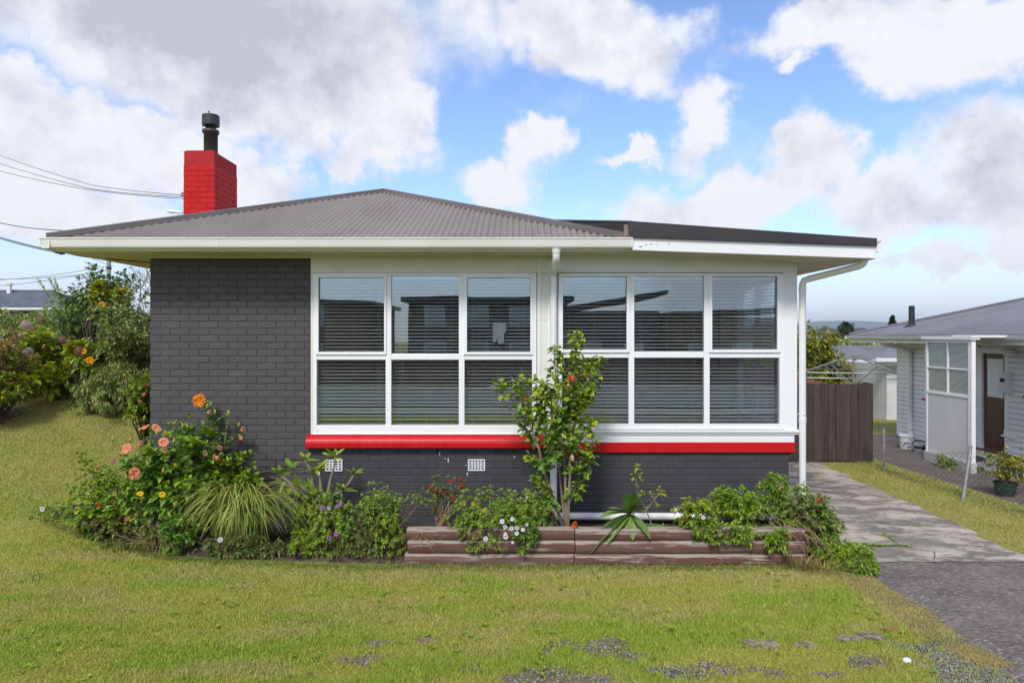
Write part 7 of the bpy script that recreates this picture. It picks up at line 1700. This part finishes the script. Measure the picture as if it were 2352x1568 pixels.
# bare tree
c = at(330, 700, 30); t_ = thing('bare_tree', (c.x, c.y, 1.4), 'leafless tree with tangled grey branches against the house corner', 'tree'); b = MB(); rs = random.Random(12)
def grow(p, d, l, r, n):
    q = p+d*l; b.tube([p, p.lerp(q, .5)+Vector((rs.uniform(-1, 1), 0, rs.uniform(-1, 1)))*l*.07, q], [r, r*.85, r*.7], 4 if n < 4 else 6)
    if n == 0: return
    for _ in range(3 if n > 1 else 2):
        e = (d+Vector((rs.uniform(-.9, .9), rs.uniform(-.6, .6), rs.uniform(-.45, .6)))).normalized(); grow(q, e, l*rs.uniform(.62, .85), r*.62, n-1)
grow(Vector((c.x+.6, c.y, 1.3)), Vector((-.1, 0, 1)), 1.5, .12, 5); grow(Vector((c.x+.5, c.y, 2.5)), Vector((-.7, 0, .6)).normalized(), 1.0, .08, 5); b.build('branches', M['stone'], t_)
# dark trees beyond, at the left, closing the view to the horizon
for i, (u0, u1, vt, d, lb) in enumerate(((-80, 60, 715, 40, 'distant green trees beyond the tiled house at the far left'), (120, 260, 700, 40, 'distant trees hidden behind the camellia'), (240, 380, 715, 36, 'low distant trees behind the bare tree'))):
    c = at((u0+u1)/2, (vt+790)/2, d); r = (u1-u0)/2/F*d
    tree('far_tree', lb, (c.x, c.y, 1.3), [(tuple(c), (r, 1.5, (790-vt)/2/F*d), 1)], 420, 7, .3, 'tree', .15, 5, 'bark_dark', seed=30+i, group='distant trees at the left')

# ================================================================ ACROSS THE STREET (what the window glass mirrors)
road_m = mat('street_asphalt', (.14, .135, .13), (.18, .175, .17), 1, .9)
b = MB(); b.box(-60, 60, -22, -15, -.02, .03); tag(b.build('road', road_m), kind='structure')
b = MB(); b.box(-60, 60, -14.2, -12.8, -.02, .04); b.box(-60, 60, -24.4, -23, -.02, .04); tag(b.build('footpath', mat('footpath_concrete', (.36, .34, .31), (.30, .29, .27), 2, .9)), kind='structure')
dk = mat('dark_townhouse_cladding', (.045, .042, .045), (.06, .055, .055), 1, .7); rd = mat('brown_brick_cladding', (.16, .075, .055), (.20, .10, .07), 1, .8)
def townhouse(x0, x1, y, h, label, m=dk, up_=0.0, gap=None):
    t = thing('townhouse', ((x0+x1)/2, y, 0), label, 'house', 'townhouses across the street'); b = MB(); b.box(x0, x1, y-8, y, 0, h); b.build('wall', m, t)
    b = MB(); b.add([(x0-.4, y+.5, h), (x1+.4, y+.5, h+up_), (x1+.4, y-8.4, h+up_), (x0-.4, y-8.4, h), (x0-.4, y+.5, h+.25), (x1+.4, y+.5, h+up_+.25), (x1+.4, y-8.4, h+up_+.25), (x0-.4, y-8.4, h+.25)], [(0, 1, 5, 4), (4, 5, 6, 7), (3, 2, 1, 0), (1, 2, 6, 5), (0, 4, 7, 3), (2, 3, 7, 6)]); b.build('roof', M['flue'], t)
    x = x0+.9
    while x < x1-1.6:
        for z in (.9, 3.0):
            if z+1.3 < h: q = MB(); q.box(x, x+1.2, y, y+.05, z, z+1.2); f_ = q.build('window', M['white_frame'], t); q = MB(); q.box(x+.06, x+1.14, y+.05, y+.06, z+.06, z+1.14); q.build('pane', M['glass'], f_)
        x += 2.4
vz = lambda v, y: 2.45+(772-v)/F*(-CAMY-y)
def vxx(u, y): return (u-1176)/F*(-y-CAMY) if False else (u-1176)/F*(-y+8.5)
Yb = -30
def hh_(v): return 2.45+(772-v)/F*(-Yb+8.5)
def xx_(u): return (u-1176)/F*(-Yb+8.5)
townhouse(xx_(560), xx_(848), Yb, hh_(690), 'dark townhouse across the street mirrored in the left panes', rd, -.3)
townhouse(xx_(938), xx_(1300), Yb, hh_(692), 'wide dark townhouse across the street mirrored in the middle panes', dk)
townhouse(xx_(1310), xx_(1532), Yb-2, hh_(712), 'townhouse with rising roof across the street mirrored in the right window', dk, 1.0)
townhouse(xx_(1545), xx_(1900), Yb, hh_(728), 'lower brown townhouse across the street mirrored in the right panes', rd, .4)
tw = thing('street_fence', (0, -26.5, 0), 'low dark fence along the far side of the street', 'fence')
for i in range(24):
    a = -18+i*1.55; q = MB(); q.box(a, a+1.5, -26.54, -26.5, 0, 1.5); q.build('panel', rd, tw)

# ---------------------------------------------------------------- air between here and the far hills
m, T, out = base_mat('haze_air')
T.t.links.new(T.n('ShaderNodeVolumePrincipled', {'Color': (.80, .87, 1.0, 1), 'Density': .00022, 'Anisotropy': .3}).outputs[0], out.inputs[1])
b = MB(); b.box(-4300, 4300, -330, 4700, -8, 110); hz_o = b.build('haze', m); tag(hz_o, 'pale blue air between here and the far hills', 'haze', kind='stuff')
